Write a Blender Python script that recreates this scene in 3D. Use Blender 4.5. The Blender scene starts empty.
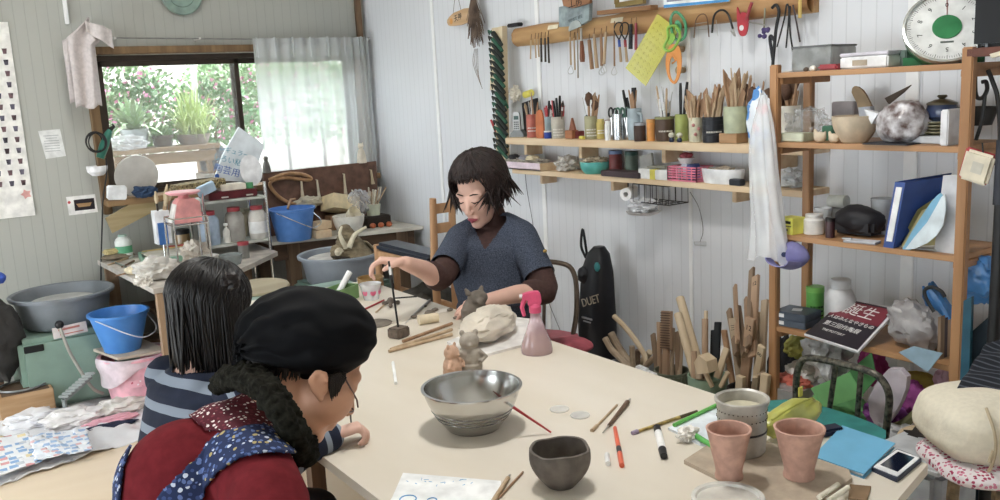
import bpy, bmesh, math, random
from mathutils import Vector as V, Matrix, Euler, noise
random.seed(7)
SC = bpy.context.scene
COL = SC.collection
PI = math.pi
# ---------------------------------------------------------------- camera: solved from the room's own vanishing points
FL = 894.0; H = 1.5
def _n(v): v = V(v); v.normalize(); return v
dn_c = _n((250, 4950, FL))
vr_c = V((-620, -130, FL)); vr_c = _n(vr_c - dn_c*vr_c.dot(dn_c))
vl_c = dn_c.cross(vr_c)
if vl_c[0] < 0: vl_c = -vl_c
RT = V((vl_c[0], vr_c[0], -dn_c[0])); DN = V((vl_c[1], vr_c[1], -dn_c[1])); FW = V((vl_c[2], vr_c[2], -dn_c[2]))
CAM = V((0, 0, H))
cd = bpy.data.cameras.new('camera'); cam = bpy.data.objects.new('camera', cd); COL.objects.link(cam)
R3 = Matrix((RT, -DN, -FW)).transposed()
cam.matrix_world = Matrix.Translation(CAM) @ R3.to_4x4()
cd.sensor_width = 36; cd.lens = 36*FL/1000; cd.clip_start = .02; cd.clip_end = 200
SC.camera = cam
def ray(px, py): return RT*(px-500) + DN*(py-250) + FW*FL
def az(px, py, z): r = ray(px, py); return CAM + r*((z-H)/r.z)
def ax(px, py, x): r = ray(px, py); return CAM + r*(x/r.x)
def ay(px, py, y): r = ray(px, py); return CAM + r*(y/r.y)
def ad(px, py, d): return CAM + ray(px, py)*(d/FL)
def mpp(p): return (V(p)-CAM).dot(FW)/FL
WX = 2.7; WY = 5.46
# ---------------------------------------------------------------- materials
def lin(c):
    c = c/255; return c/12.92 if c <= .04045 else ((c+.055)/1.055)**2.4
def rgb(h):
    c = (lin(h >> 16), lin(h >> 8 & 255), lin(h & 255)); y = .3*c[0]+.6*c[1]+.1*c[2]; k = .80
    return tuple(y+(v-y)*k for v in c)+(1,)
_mc = {}
def newmat(name):
    mt = bpy.data.materials.new(name); mt.use_nodes = True
    nt = mt.node_tree; return mt, nt, nt.nodes['Principled BSDF']
def m(h, rough=.6, metal=0., var=.10, sc=18., bump=0., alpha=1., trans=0., sheen=0., h2=None, stretch=None, spec=.4, emit=0.):
    key = (h, rough, metal, var, sc, bump, alpha, trans, sheen, h2, stretch, spec, emit)
    if key in _mc: return _mc[key]
    mt, nt, b = newmat('surface_%06x' % h)
    N = nt.nodes.new; L = nt.links.new
    b.inputs['Roughness'].default_value = rough; b.inputs['Metallic'].default_value = metal
    b.inputs['Specular IOR Level'].default_value = spec
    if alpha < 1: b.inputs['Alpha'].default_value = alpha
    if trans: b.inputs['Transmission Weight'].default_value = trans; b.inputs['IOR'].default_value = 1.3
    if sheen: b.inputs['Sheen Weight'].default_value = sheen
    c = rgb(h)
    tc = N('ShaderNodeTexCoord'); mp = N('ShaderNodeMapping'); L(tc.outputs['Object'], mp.inputs['Vector'])
    if stretch: mp.inputs['Scale'].default_value = stretch
    nz = N('ShaderNodeTexNoise'); nz.inputs['Scale'].default_value = sc; nz.inputs['Detail'].default_value = 4
    L(mp.outputs['Vector'], nz.inputs['Vector'])
    mx = N('ShaderNodeMix'); mx.data_type = 'RGBA'
    if h2 is None:
        lo = tuple(x*(1-var*1.6) for x in c[:3])+(1,); hi = tuple(min(1, x*(1+var)) for x in c[:3])+(1,)
    else: lo, hi = c, rgb(h2)
    mx.inputs[6].default_value = lo; mx.inputs[7].default_value = hi
    rp = N('ShaderNodeValToRGB'); rp.color_ramp.elements[0].position = .36; rp.color_ramp.elements[1].position = .64
    L(nz.outputs['Fac'], rp.inputs['Fac']); L(rp.outputs['Color'], mx.inputs['Factor']); L(mx.outputs[2], b.inputs['Base Color'])
    if bump:
        bp = N('ShaderNodeBump'); bp.inputs['Strength'].default_value = bump; bp.inputs['Distance'].default_value = .004
        L(nz.outputs['Fac'], bp.inputs['Height']); L(bp.outputs['Normal'], b.inputs['Normal'])
    if emit:
        b.inputs['Emission Color'].default_value = c; b.inputs['Emission Strength'].default_value = emit
    _mc[key] = mt; return mt
def wood(h, h2, along='z', sc=7., rough=.55):
    st = {'z': (1, 1, .09), 'x': (.09, 1, 1), 'y': (1, .09, 1)}[along]
    return m(h, rough, var=0, sc=sc*4, h2=h2, stretch=st, bump=.05)
def bands(h, h2, axis, period, duty=.5, rough=.8, wob=0., off=0., h3=None, spec=.3):
    """colour bands across AXIS (object space)"""
    mt, nt, b = newmat('banded_%06x' % h); N = nt.nodes.new; L = nt.links.new
    b.inputs['Roughness'].default_value = rough; b.inputs['Specular IOR Level'].default_value = spec
    tc = N('ShaderNodeTexCoord'); dt = N('ShaderNodeVectorMath'); dt.operation = 'DOT_PRODUCT'
    a = _n(axis); dt.inputs[1].default_value = a
    L(tc.outputs['Object'], dt.inputs[0])
    ad_ = N('ShaderNodeMath'); ad_.operation = 'MULTIPLY_ADD'; ad_.inputs[1].default_value = 1/period; ad_.inputs[2].default_value = 100+off
    L(dt.outputs['Value'], ad_.inputs[0]); src = ad_
    if wob:
        nz = N('ShaderNodeTexNoise'); nz.inputs['Scale'].default_value = 9; L(tc.outputs['Object'], nz.inputs['Vector'])
        w = N('ShaderNodeMath'); w.operation = 'MULTIPLY_ADD'; w.inputs[1].default_value = wob; L(nz.outputs['Fac'], w.inputs[0]); L(ad_.outputs[0], w.inputs[2]); src = w
    fr = N('ShaderNodeMath'); fr.operation = 'FRACT'; L(src.outputs[0], fr.inputs[0])
    cp = N('ShaderNodeMath'); cp.operation = 'LESS_THAN'; cp.inputs[1].default_value = duty; L(fr.outputs[0], cp.inputs[0])
    mx = N('ShaderNodeMix'); mx.data_type = 'RGBA'; mx.inputs[6].default_value = rgb(h); mx.inputs[7].default_value = rgb(h2)
    L(cp.outputs[0], mx.inputs['Factor'])
    n2 = N('ShaderNodeTexNoise'); n2.inputs['Scale'].default_value = 120; L(tc.outputs['Object'], n2.inputs['Vector'])
    bp = N('ShaderNodeBump'); bp.inputs['Strength'].default_value = .15; bp.inputs['Distance'].default_value = .003
    L(n2.outputs['Fac'], bp.inputs['Height']); L(bp.outputs['Normal'], b.inputs['Normal']); L(mx.outputs[2], b.inputs['Base Color'])
    return mt
def speckle(h, spots, sc=60., th=.34, rough=.8, ch=False):
    """voronoi flowers / print: spots = list of (hex, share)"""
    mt, nt, b = newmat('print_%06x' % h); N = nt.nodes.new; L = nt.links.new
    b.inputs['Roughness'].default_value = rough; b.inputs['Specular IOR Level'].default_value = .2
    tc = N('ShaderNodeTexCoord'); vo = N('ShaderNodeTexVoronoi'); vo.inputs['Scale'].default_value = sc
    if ch: vo.distance = 'CHEBYCHEV'
    nz = N('ShaderNodeTexNoise'); nz.inputs['Scale'].default_value = sc*.8
    va = N('ShaderNodeVectorMath'); va.operation = 'MULTIPLY_ADD'; va.inputs[1].default_value = ((.05 if ch else .6)/sc,)*3
    L(tc.outputs['Object'], nz.inputs['Vector']); L(nz.outputs['Color'], va.inputs[0]); L(tc.outputs['Object'], va.inputs[2]); L(va.outputs[0], vo.inputs['Vector'])
    rp = N('ShaderNodeValToRGB'); rp.color_ramp.interpolation = 'CONSTANT'
    e = rp.color_ramp.elements; pos = 0; e[0].position = 0; e[0].color = rgb(spots[0][0]); pos = spots[0][1]
    for i, (hh, sh) in enumerate(spots[1:]):
        if i == 0: el = e[1]; el.position = pos
        else: el = e.new(pos)
        el.color = rgb(hh); pos += sh
    sp = N('ShaderNodeSeparateColor'); L(vo.outputs['Color'], sp.inputs[0]); L(sp.outputs[0], rp.inputs['Fac'])
    cp = N('ShaderNodeMath'); cp.operation = 'LESS_THAN'; cp.inputs[1].default_value = th; L(vo.outputs['Distance'], cp.inputs[0])
    mx = N('ShaderNodeMix'); mx.data_type = 'RGBA'; mx.inputs[6].default_value = rgb(h); L(rp.outputs['Color'], mx.inputs[7])
    L(cp.outputs[0], mx.inputs['Factor']); L(mx.outputs[2], b.inputs['Base Color'])
    return mt
STEEL = m(0xc6c6c4, .28, 1, var=.05); CHROME = m(0xd8d8d8, .15, 1, var=.02); BLACKM = m(0x1b1b1d, .45, .0)
BIRCH = wood(0xe9d3ae, 0xdcc098, 'x'); OAK = wood(0xc98f4e, 0xb87a3c, 'z'); OAKY = wood(0xcf9655, 0xbd8243, 'y'); PINEY = wood(0xe9cfa6, 0xddb98a, 'y')
CLAYW = m(0xc9b195, .8); STK = wood(0xcdb08a, 0xb5956c, 'z'); STK2 = wood(0xb58b62, 0x98704b, 'z'); STKD = wood(0x7d5f46, 0x604632, 'z')
PLAS = m(0xf0f2f4, .25, alpha=.42, var=.04, spec=.8); PLAS2 = m(0xe4e6ea, .2, alpha=.6, var=.05, spec=.8)
# ---------------------------------------------------------------- mesh building
class B:
    def __init__(s): s.bm = bmesh.new()
    def _add(s, vs, fs):
        v = [s.bm.verts.new(p) for p in vs]
        for f in fs:
            try: s.bm.faces.new([v[i] for i in f])
            except ValueError: pass
        return s
    def box(s, c, sz, rot=None, bev=0.):
        bm2 = bmesh.new(); bmesh.ops.create_cube(bm2, size=1)
        bmesh.ops.scale(bm2, vec=V(sz), verts=bm2.verts)
        if bev: bmesh.ops.bevel(bm2, geom=bm2.edges[:]+bm2.verts[:], offset=bev, segments=2, affect='EDGES')
        M = Matrix.Translation(V(c)) @ (rot.to_4x4() if isinstance(rot, Matrix) else Euler(rot or (0, 0, 0)).to_matrix().to_4x4())
        return s.take(bm2, M)
    def take(s, bm2, M=None):
        if M is not None: bmesh.ops.transform(bm2, matrix=M, verts=bm2.verts)
        s._add([v.co.copy() for v in bm2.verts], (lambda ix: [[ix[v] for v in f.verts] for f in bm2.faces])({v: i for i, v in enumerate(bm2.verts)}))
        bm2.free(); return s
    def tube(s, pts, r, n=8, cap=True):
        pts = [V(p) for p in pts]; k = len(pts); rs = r if isinstance(r, (list, tuple)) else [r]*k
        t = [_n(pts[min(i+1, k-1)]-pts[max(i-1, 0)]) for i in range(k)]
        u = t[0].orthogonal().normalized(); vs = []; fs = []
        for i in range(k):
            u = (u - t[i]*u.dot(t[i])).normalized(); w = t[i].cross(u)
            for j in range(n):
                a = 2*PI*j/n; vs.append(pts[i]+(u*math.cos(a)+w*math.sin(a))*rs[i])
        for i in range(k-1):
            for j in range(n):
                a = i*n+j; b = i*n+(j+1) % n; fs.append([a, b, b+n, a+n])
        if cap: fs.append(list(range(n))[::-1]); fs.append(list(range((k-1)*n, k*n)))
        return s._add(vs, fs)
    def lathe(s, prof, n=32, c=(0, 0, 0), M=None, jit=0., sq=(1, 1)):
        c = V(c); vs = []; fs = []; idx = []
        for (r, z) in prof:
            if r < 1e-5: idx.append([len(vs)]); vs.append(V((0, 0, z)))
            else:
                idx.append(list(range(len(vs), len(vs)+n)))
                for j in range(n):
                    a = 2*PI*j/n; p = V((r*math.cos(a)*sq[0], r*math.sin(a)*sq[1], z))
                    if jit: p += V((noise.noise(p*25+c*7), noise.noise(p*25+c*7+V((9, 9, 9))), noise.noise(p*25+c*7+V((5, 1, 3)))))*jit
                    vs.append(p)
        for a, b in zip(idx, idx[1:]):
            for j in range(n):
                if len(a) == 1 and len(b) == 1: continue
                if len(a) == 1: fs.append([a[0], b[(j+1) % n], b[j]])
                elif len(b) == 1: fs.append([a[j], a[(j+1) % n], b[0]])
                else: fs.append([a[j], a[(j+1) % n], b[(j+1) % n], b[j]])
        if M is None: M = Matrix.Translation(c)
        return s._add([M @ p for p in vs], fs)
    def prism(s, poly, z0, z1, M=None):
        M = M or Matrix(); n = len(poly)
        vs = [M @ V((x, y, z0)) for x, y in poly]+[M @ V((x, y, z1)) for x, y in poly]
        ar = sum(poly[i][0]*poly[(i+1) % n][1]-poly[(i+1) % n][0]*poly[i][1] for i in range(n))
        up = (ar > 0) == (z1 > z0)
        top = list(range(n, 2*n)); bot = list(range(n))[::-1]
        if not up: top.reverse(); bot.reverse()
        side = [[i, (i+1) % n, n+(i+1) % n, n+i] if up else [(i+1) % n, i, n+i, n+(i+1) % n] for i in range(n)]
        return s._add(vs, [top, bot]+side)
    def ball(s, c, r, n=16, rot=None):
        r = (r, r, r) if isinstance(r, (int, float)) else r
        prof = [(0 if i in (0, n//2) else math.sin(PI*i/(n//2)), -math.cos(PI*i/(n//2))) for i in range(n//2+1)]
        M = Matrix.Translation(V(c)) @ (rot.to_4x4() if rot is not None else Matrix()) @ Matrix.Diagonal((r[0], r[1], r[2], 1))
        return s.lathe(prof, n, M=M)
    def grid(s, fn, nu, nv, th=0., close=False):
        P = [[V(fn(i/nu, j/nv)) for j in range(nv+1)] for i in range(nu+1)]
        vs = [p for row in P for p in row]; w = nv+1
        fs = [[i*w+j, (i+1)*w+j, (i+1)*w+j+1, i*w+j+1] for i in range(nu) for j in range(nv)]
        if th:
            n0 = len(vs); nr = []
            for i in range(nu+1):
                for j in range(nv+1):
                    a = P[min(i+1, nu)][j]-P[max(i-1, 0)][j]; b = P[i][min(j+1, nv)]-P[i][max(j-1, 0)]
                    c = a.cross(b); nr.append(c.normalized() if c.length > 1e-12 else V((0, 0, 1)))
            vs += [p-q*th for p, q in zip(vs[:n0], nr)]
            fs += [[n0+q for q in f[::-1]] for f in fs]
            for i in range(nu): fs += [[(i+1)*w, i*w, n0+i*w, n0+(i+1)*w], [i*w+nv, (i+1)*w+nv, n0+(i+1)*w+nv, n0+i*w+nv]]
            for j in range(nv): fs += [[j, j+1, n0+j+1, n0+j], [nu*w+j+1, nu*w+j, n0+nu*w+j, n0+nu*w+j+1]]
        return s._add(vs, fs)
    def lump(s, c, r, amp=.2, fq=2., n=24, seed=0, flat=None, rot=None):
        c = V(c); r = V((r, r, r)) if isinstance(r, (int, float)) else V(r); off = V((seed*3.7, seed*1.3, seed*7.1))
        bm2 = bmesh.new(); bmesh.ops.create_icosphere(bm2, subdivisions=4 if n > 16 else 3, radius=1)
        for v in bm2.verts:
            d = v.co.normalized(); k = 1+amp*(noise.noise(d*fq+off)+.6*abs(noise.noise(d*fq*2.3+off))-.2+.3*noise.noise(d*fq*5+off))
            p = V((d.x*r.x, d.y*r.y, d.z*r.z))*k
            if flat is not None and p.z < flat: p.z = flat+(p.z-flat)*.05
            v.co = p
        return s.take(bm2, Matrix.Translation(c) @ (rot.to_4x4() if rot is not None else Matrix()))
    def mesh(s, name, sharp=35):
        me = bpy.data.meshes.new(name); bmesh.ops.recalc_face_normals(s.bm, faces=s.bm.faces); s.bm.to_mesh(me); s.bm.free()
        me.shade_smooth(); me.set_sharp_from_angle(angle=math.radians(sharp)); return me
FR = {'R': Matrix(((0, 0, -1), (-1, 0, 0), (0, 1, 0))), 'W': Matrix(((1, 0, 0), (0, 0, -1), (0, 1, 0)))}   # local x = right on the wall, y = up, z = into the room
def fmat(loc, rot=None):
    if rot is None: r = Matrix.Identity(3)
    elif isinstance(rot, str): r = FR[rot]
    elif isinstance(rot, Matrix): r = rot.to_3x3()
    else: r = Euler(rot).to_matrix()
    return Matrix.Translation(V(loc)) @ r.to_4x4()
def tag(o, label=None, cat=None, group=None, kind=None):
    if label: o['label'] = label
    if cat: o['category'] = cat
    if group: o['group'] = group
    if kind: o['kind'] = kind
    return o
def ob(name, b, mat, parent=None, loc=(0, 0, 0), rot=None, label=None, cat=None, group=None, kind=None, sharp=35):
    me = b.mesh(name, sharp) if isinstance(b, B) else b
    if mat and not me.materials: me.materials.append(mat)
    o = bpy.data.objects.new(name, me); COL.objects.link(o)
    if parent: o.matrix_local = fmat(loc, rot); o.parent = parent
    else: o.matrix_world = fmat(loc, rot)
    return tag(o, label, cat, group, kind)
def E(name, label, cat, loc=(0, 0, 0), rot=None, group=None):
    o = bpy.data.objects.new(name, None); COL.objects.link(o); o.matrix_world = fmat(loc, rot); o.empty_display_size = .05
    return tag(o, label, cat, group)
def S(name, b, mat, **k): return ob(name, b, mat, kind='structure', **k)
def kids(o): return [c for c in COL.objects if c.parent == o]
def dup(root, M, label=None, group=None):
    r = root.copy(); COL.objects.link(r); r.matrix_world = M
    if label: r['label'] = label
    if group: r['group'] = group
    for ch in kids(root):
        c = ch.copy(); COL.objects.link(c); c.parent = r
        for g in kids(ch):
            d = g.copy(); COL.objects.link(d); d.parent = c
    return r
def smooth(poly, k=4):
    """closed Catmull-Rom through 2-D or 3-D points"""
    n = len(poly); out = []
    P = [V(p) for p in poly]
    for i in range(n):
        a, b, c, d = P[i-1], P[i], P[(i+1) % n], P[(i+2) % n]
        for j in range(k):
            t = j/k; out.append(.5*((2*b)+(c-a)*t+(2*a-5*b+4*c-d)*t*t+(3*b-a-3*c+d)*t**3))
    return [tuple(p) for p in out]
def spl(pts, k=5):
    P = [V(p) for p in pts]; out = []
    for i in range(len(P)-1):
        a = P[i-1] if i else P[0]*2-P[1]; b, c = P[i], P[i+1]; d = P[i+2] if i+2 < len(P) else P[-1]*2-P[-2]
        for j in range(k):
            t = j/k; out.append(.5*((2*b)+(c-a)*t+(2*a-5*b+4*c-d)*t*t+(3*b-a-3*c+d)*t**3))
    return out+[P[-1]]
def onplane(pix, plane, v): return [{'x': ax, 'y': ay, 'z': az}[plane](px, py, v) for px, py in pix]
def plate(name, pix, plane, v, th, mat, label=None, cat=None, group=None, parent=None, kind=None, sm=0):
    """a flat thing of thickness TH lying on the plane x, y or z = v; its outline is given where it is seen"""
    w = onplane(pix, plane, v); c = sum(w, V())/len(w)
    F = FR['R'] if plane == 'x' else FR['W'] if plane == 'y' else Matrix.Identity(3)
    q = [F.transposed() @ (p-c) for p in w]; poly = [(p.x, p.y) for p in q]
    if sm: poly = smooth(poly, sm)
    return ob(name, B().prism(poly, 0, th), mat, parent, c if not parent else parent.matrix_world.inverted() @ c, F if not parent else (parent.matrix_world.inverted().to_3x3() @ F), label, cat, group, kind)
def text(parent, s, size, mat, loc=(0, 0, 0), rot=None, th=.0004, name='lettering', al='CENTER', shear=0.):
    cu = bpy.data.curves.new('t', 'FONT'); cu.body = s; cu.size = size; cu.align_x = al; cu.align_y = 'CENTER'; cu.extrude = th; cu.shear = shear; cu.resolution_u = 3
    o = bpy.data.objects.new('t', cu); COL.objects.link(o)
    me = bpy.data.meshes.new_from_object(o); bpy.data.objects.remove(o)
    me.materials.clear(); me.materials.append(mat)
    return ob(name, me, None, parent, loc, rot)
def remesh(b, vox, it=6, name='body', sharp=180, fac=.6):
    me = b.mesh('tmp'); o = bpy.data.objects.new('tmp', me); COL.objects.link(o)
    r = o.modifiers.new('r', 'REMESH'); r.mode = 'VOXEL'; r.voxel_size = vox; r.use_smooth_shade = True
    if it: s_ = o.modifiers.new('s', 'SMOOTH'); s_.iterations = it; s_.factor = fac
    dg = bpy.context.evaluated_depsgraph_get(); dg.update()
    out = bpy.data.meshes.new_from_object(o.evaluated_get(dg)); bpy.data.objects.remove(o)
    out.name = name; out.shade_smooth(); return out
def vessel(r0, r1, h, th=.004, curve=0., n=32, lip=True, foot=0.):
    """open pot: base radius r0, rim radius r1"""
    k = 8; out = []; inn = []
    for i in range(k+1):
        t = i/k; r = r0+(r1-r0)*t+curve*math.sin(PI*t); out.append((r, foot+(h-foot)*t)); inn.append((max(r-th, .001), max((h)*t, foot+th)))
    pr = [(0, 0 if not foot else foot)]+([(r0*.7, foot), (r0*.7, 0), (r0*.8, 0), (r0*.82, foot)] if foot else [])+out
    pr += [(out[-1][0]-th*.5, h+th*.3)]+inn[::-1]+[(0, max(th, foot+th))]
    return B().lathe(pr, n)
# ================================================================ the room
def wallmat(h, per=.075, axis=(0, 1, 0)):
    mt, nt, b = newmat('wall_panelling'); N = nt.nodes.new; L = nt.links.new
    b.inputs['Roughness'].default_value = .45; b.inputs['Specular IOR Level'].default_value = .35
    tc = N('ShaderNodeTexCoord'); dt = N('ShaderNodeVectorMath'); dt.operation = 'DOT_PRODUCT'; dt.inputs[1].default_value = axis
    L(tc.outputs['Object'], dt.inputs[0])
    a = N('ShaderNodeMath'); a.operation = 'MULTIPLY_ADD'; a.inputs[1].default_value = 1/per; a.inputs[2].default_value = 100; L(dt.outputs['Value'], a.inputs[0])
    f = N('ShaderNodeMath'); f.operation = 'PINGPONG'; f.inputs[1].default_value = .5; L(a.outputs[0], f.inputs[0])
    r = N('ShaderNodeMapRange'); r.inputs[1].default_value = 0; r.inputs[2].default_value = .06; r.interpolation_type = 'SMOOTHSTEP'; L(f.outputs[0], r.inputs[0])
    mx = N('ShaderNodeMix'); mx.data_type = 'RGBA'; c = rgb(h); mx.inputs[6].default_value = tuple(x*.86 for x in c[:3])+(1,); mx.inputs[7].default_value = c
    L(r.outputs[0], mx.inputs['Factor'])
    nz = N('ShaderNodeTexNoise'); nz.inputs['Scale'].default_value = 1.5; nz.inputs['Detail'].default_value = 5; L(tc.outputs['Object'], nz.inputs['Vector'])
    m2 = N('ShaderNodeMix'); m2.data_type = 'RGBA'; m2.blend_type = 'MULTIPLY'; m2.inputs['Factor'].default_value = .16; L(mx.outputs[2], m2.inputs[6]); L(nz.outputs['Fac'], m2.inputs[7]); L(m2.outputs[2], b.inputs['Base Color'])
    bp = N('ShaderNodeBump'); bp.inputs['Strength'].default_value = .25; bp.inputs['Distance'].default_value = .003; L(r.outputs[0], bp.inputs['Height']); L(bp.outputs['Normal'], b.inputs['Normal'])
    return mt
XL, YB, CH = -1.3, -1.6, 2.75
S('floor', B().box(((XL+WX)/2, (YB+WY)/2, -.05), (WX-XL+.4, WY-YB+.4, .1)), wood(0xf3dcbc, 0xecd2ae, 'x', 1.2, .4))
S('ceiling', B().box(((XL+WX)/2, (YB+WY)/2, CH+.05), (WX-XL+.4, WY-YB+.4, .1)), m(0xf2f0ea, .8, var=.02))
S('wall_right', B().box((WX+.06, (YB+WY)/2, CH/2), (.12, WY-YB+.2, CH)), wallmat(0xe9ecf2, .055, (0, 1, 0)))
# window wall with the opening
wx0, wx1, wz0, wz1 = 1.02, 2.60, 1.0, 1.79
wb = B(); ym = WY+.06
wb.box(((XL-.1+wx0)/2, ym, CH/2), (wx0-XL+.1, .12, CH)); wb.box(((wx1+WX+.1)/2, ym, CH/2), (WX+.1-wx1, .12, CH))
wb.box(((wx0+wx1)/2, ym, wz0/2), (wx1-wx0, .12, wz0)); wb.box(((wx0+wx1)/2, ym, (wz1+CH)/2), (wx1-wx0, .12, CH-wz1))
S('wall_back', wb, wallmat(0xb9bab1, .055, (1, 0, 0)))
# left and camera-side walls: unseen openings added in the left one for fill light
S('wall_left', B().box((XL-.06, (YB+WY)/2, .08), (.12, WY-YB+.2, .16)).box((XL-.06, (YB+WY)/2, 2.15), (.12, WY-YB+.2, 1.2)).box((XL-.06, 5.25, .8), (.12, .6, 1.5)).box((XL-.06, 2.65, .8), (.12, 1.3, 1.5)).box((XL-.06, -1.1, .8), (.12, 1.1, 1.5)).box((XL-.06, .8, .45), (.12, 3., .75)), m(0xd8d8d2, .6))
S('wall_front', B().box(((XL+WX)/2, YB-.06, CH/2), (WX-XL+.2, .12, CH)), m(0xd8d8d2, .6))
# paler smooth patch boards beside the corner, joint strips
TR = m(0xf4f5f6, .4, var=.02)
def vstrip(n, px0, w):
    y = ax(px0, 100, WX).y; return S('trim_%d' % n, B().box((0, 0, 0), (.008, w, CH-.02), bev=.002), TR, loc=(WX-.004, y, CH/2))
for i, (p, w) in enumerate([(438, .03), (541, .03), (690, .02), (913, .045)]): vstrip(i+1, p, w)
S('trim_5', B().box((0, 0, 0), (.035, .035, CH-ay(361, 39, 5.4).z), bev=.004), wood(0x8a6a48, 0x6f5237), loc=(ay(360, 20, 5.42).x, 5.44, (CH+ay(361, 39, 5.4).z)/2))
S('trim_6', B().box((0, 0, 0), (.02, .02, CH-ay(67, 24, 5.43).z), bev=.003), TR, loc=(ay(66, 12, 5.44).x, 5.445, (CH+ay(67, 24, 5.43).z)/2))
# window: timber surround, two sliding brown aluminium sashes
WD = wood(0x7a5a32, 0x5d4325, 'x'); WDV = wood(0x8b6a3e, 0x6c4f2c, 'z'); ALU = m(0x4a4038, .35, .6, var=.05)
win = bpy.data.objects.new("window_1", None); COL.objects.link(win); win["kind"] = "structure"
ob('window_surround', B().box(((wx0+wx1)/2, WY-.03, wz1+.025), (wx1-wx0+.14, .10, .04), bev=.004).box((wx0-.03, WY-.02, (wz0+wz1)/2-.04), (.045, .09, wz1-wz0+.10), bev=.004).box((wx1+.03, WY-.02, (wz0+wz1)/2-.04), (.045, .09, wz1-wz0+.10), bev=.004), WDV, win)
ob('window_sill', B().box(((wx0+wx1)/2, WY-.06, wz0-.02), (wx1-wx0+.10, .24, .035), bev=.004), wood(0x9c7848, 0x7b5b34, 'x'), win)
f = B(); xm = ay(238, 95, WY+.03).x
f.box(((wx0+wx1)/2, WY+.05, wz1-.015), (wx1-wx0, .09, .03)).box(((wx0+wx1)/2, WY+.05, wz0+.012), (wx1-wx0, .09, .025)).box((wx0+.01, WY+.05, (wz0+wz1)/2), (.02, .09, wz1-wz0)).box((wx1-.01, WY+.05, (wz0+wz1)/2), (.02, .09, wz1-wz0))
ob('window_frame', f, ALU, win)
for (a, b_, yy) in ((wx0+.02, xm+.02, WY+.035), (xm-.02, wx1-.02, WY+.07)):
    s_ = B(); zc = (wz0+wz1)/2; hh = wz1-wz0-.055
    for x in (a+.014, b_-.014): s_.box((x, yy, zc), (.028, .025, hh), bev=.003)
    for z in (wz0+.04, wz1-.045): s_.box(((a+b_)/2, yy, z), (b_-a, .025, .03), bev=.003)
    sash = ob('sash', s_, ALU, win)
    ob('pane', B().box(((a+b_)/2, yy, zc), (b_-a-.05, .004, hh-.04)), m(0xf8fcff, .02, alpha=.10, var=0, spec=.5), sash)
# curtain wire and sheer curtain
cw = E('curtain_wire', 'thin grey curtain wire strung above the window', 'curtain wire', ay(115, 38, WY-.10))
p0, p1 = ay(112, 37, WY-.10), ay(366, 38, WY-.10)
ob('wire', B().tube([p0-p0, (p1-p0)*.5+V((0, 0, -.004)), p1-p0], .0035, 6), m(0x9a9a98, .4, .7), cw)
for q in (0, .3, 1):
    ob('wire_bracket', B().box((p1-p0)*q+V((0, .05, 0)), (.014, .11, .012), bev=.002), m(0xd8d8d4, .5), cw)
def sheer():
    mt, nt, b = newmat('sheer'); N = nt.nodes.new; L = nt.links.new
    out = nt.nodes['Material Output']; d = N('ShaderNodeBsdfDiffuse'); d.inputs[0].default_value = (.86, .88, .89, 1)
    t = N('ShaderNodeBsdfTranslucent'); t.inputs[0].default_value = (.74, .77, .78, 1); tr = N('ShaderNodeBsdfTransparent')
    m1 = N('ShaderNodeMixShader'); m1.inputs[0].default_value = .6; L(d.outputs[0], m1.inputs[1]); L(t.outputs[0], m1.inputs[2])
    m2 = N('ShaderNodeMixShader'); m2.inputs[0].default_value = .30; L(m1.outputs[0], m2.inputs[1]); L(tr.outputs[0], m2.inputs[2]); L(m2.outputs[0], out.inputs[0]); return mt
SHEER = sheer(); cx0 = ay(254, 60, WY-.11).x; cx1 = ay(368, 60, WY-.11).x; ctz = ay(300, 38, WY-.11).z; cbz = ay(330, 172, WY-.11).z
cur = E('sheer_curtain', 'white sheer curtain with pleated heading drawn across half of the window', 'curtain', (cx0, WY-.12, cbz))
def cf(u, v):
    x = (cx1-cx0)*u; g = max(0, u-.72)/.28; z = (ctz-cbz)*v
    pinch = math.exp(-((v-.95)/.04)**2)
    y = .012*math.sin(u*60)+.010*math.sin(u*23+1)*(1-v)+.03*g*math.sin(u*110)*(1-.4*v)
    return (x, y+.006*noise.noise(V((u*9, v*3, 0))), z)
ob('curtain_cloth', B().grid(cf, 150, 12), SHEER, cur, sharp=180)
ob('heading_band', B().grid(lambda u, v: V(cf(u, .87+.13*v))+V((0, -.004, 0)), 120, 3), SHEER, cur, sharp=180)
for i in range(7):
    u = (i+.15)/6.6
    ob('pleat', B().grid(lambda a, b_: V(((cx1-cx0)*u+.006*math.cos(a*PI), -.012-.012*math.sin(a*PI), (ctz-cbz)*(.86+.145*b_))), 5, 3), SHEER, cur, sharp=180)
# ---------------------------------------------------------------- the garden outside
S('garden_slope', B().grid(lambda u, v: (-6+16*u, 5.75+9*v, .2+(.25*v*9+ .35*max(0, v*9-1.2))*.75+.12*noise.noise(V((u*9, v*8, 0)))), 50, 30), m(0xb8b0a4, .95, sc=6, bump=.6, h2=0x9c9488, var=0))
def leaves(b, c, r, n, ln, wd, seed, up=.3, droop=0.):
    rnd = random.Random(seed)
    for _ in range(n):
        d = _n((rnd.gauss(0, 1), rnd.gauss(0, 1), rnd.gauss(0, 1)+up)); p = V(c)+V((d.x*r[0], d.y*r[1], d.z*r[2]))*(rnd.uniform(.55, 1.05))
        t = _n(d+V((rnd.gauss(0, .5), rnd.gauss(0, .5), rnd.gauss(0, .5)))); s_ = t.orthogonal().normalized(); s_.rotate(Matrix.Rotation(rnd.uniform(0, 6), 3, t))
        L_ = ln*rnd.uniform(.6, 1.3); w = wd*rnd.uniform(.7, 1.2)
        b._add([p, p+t*L_*.5+s_*w, p+t*L_+V((0, 0, -droop*L_)), p+t*L_*.5-s_*w], [[0, 1, 2, 3]])
    return b
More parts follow.
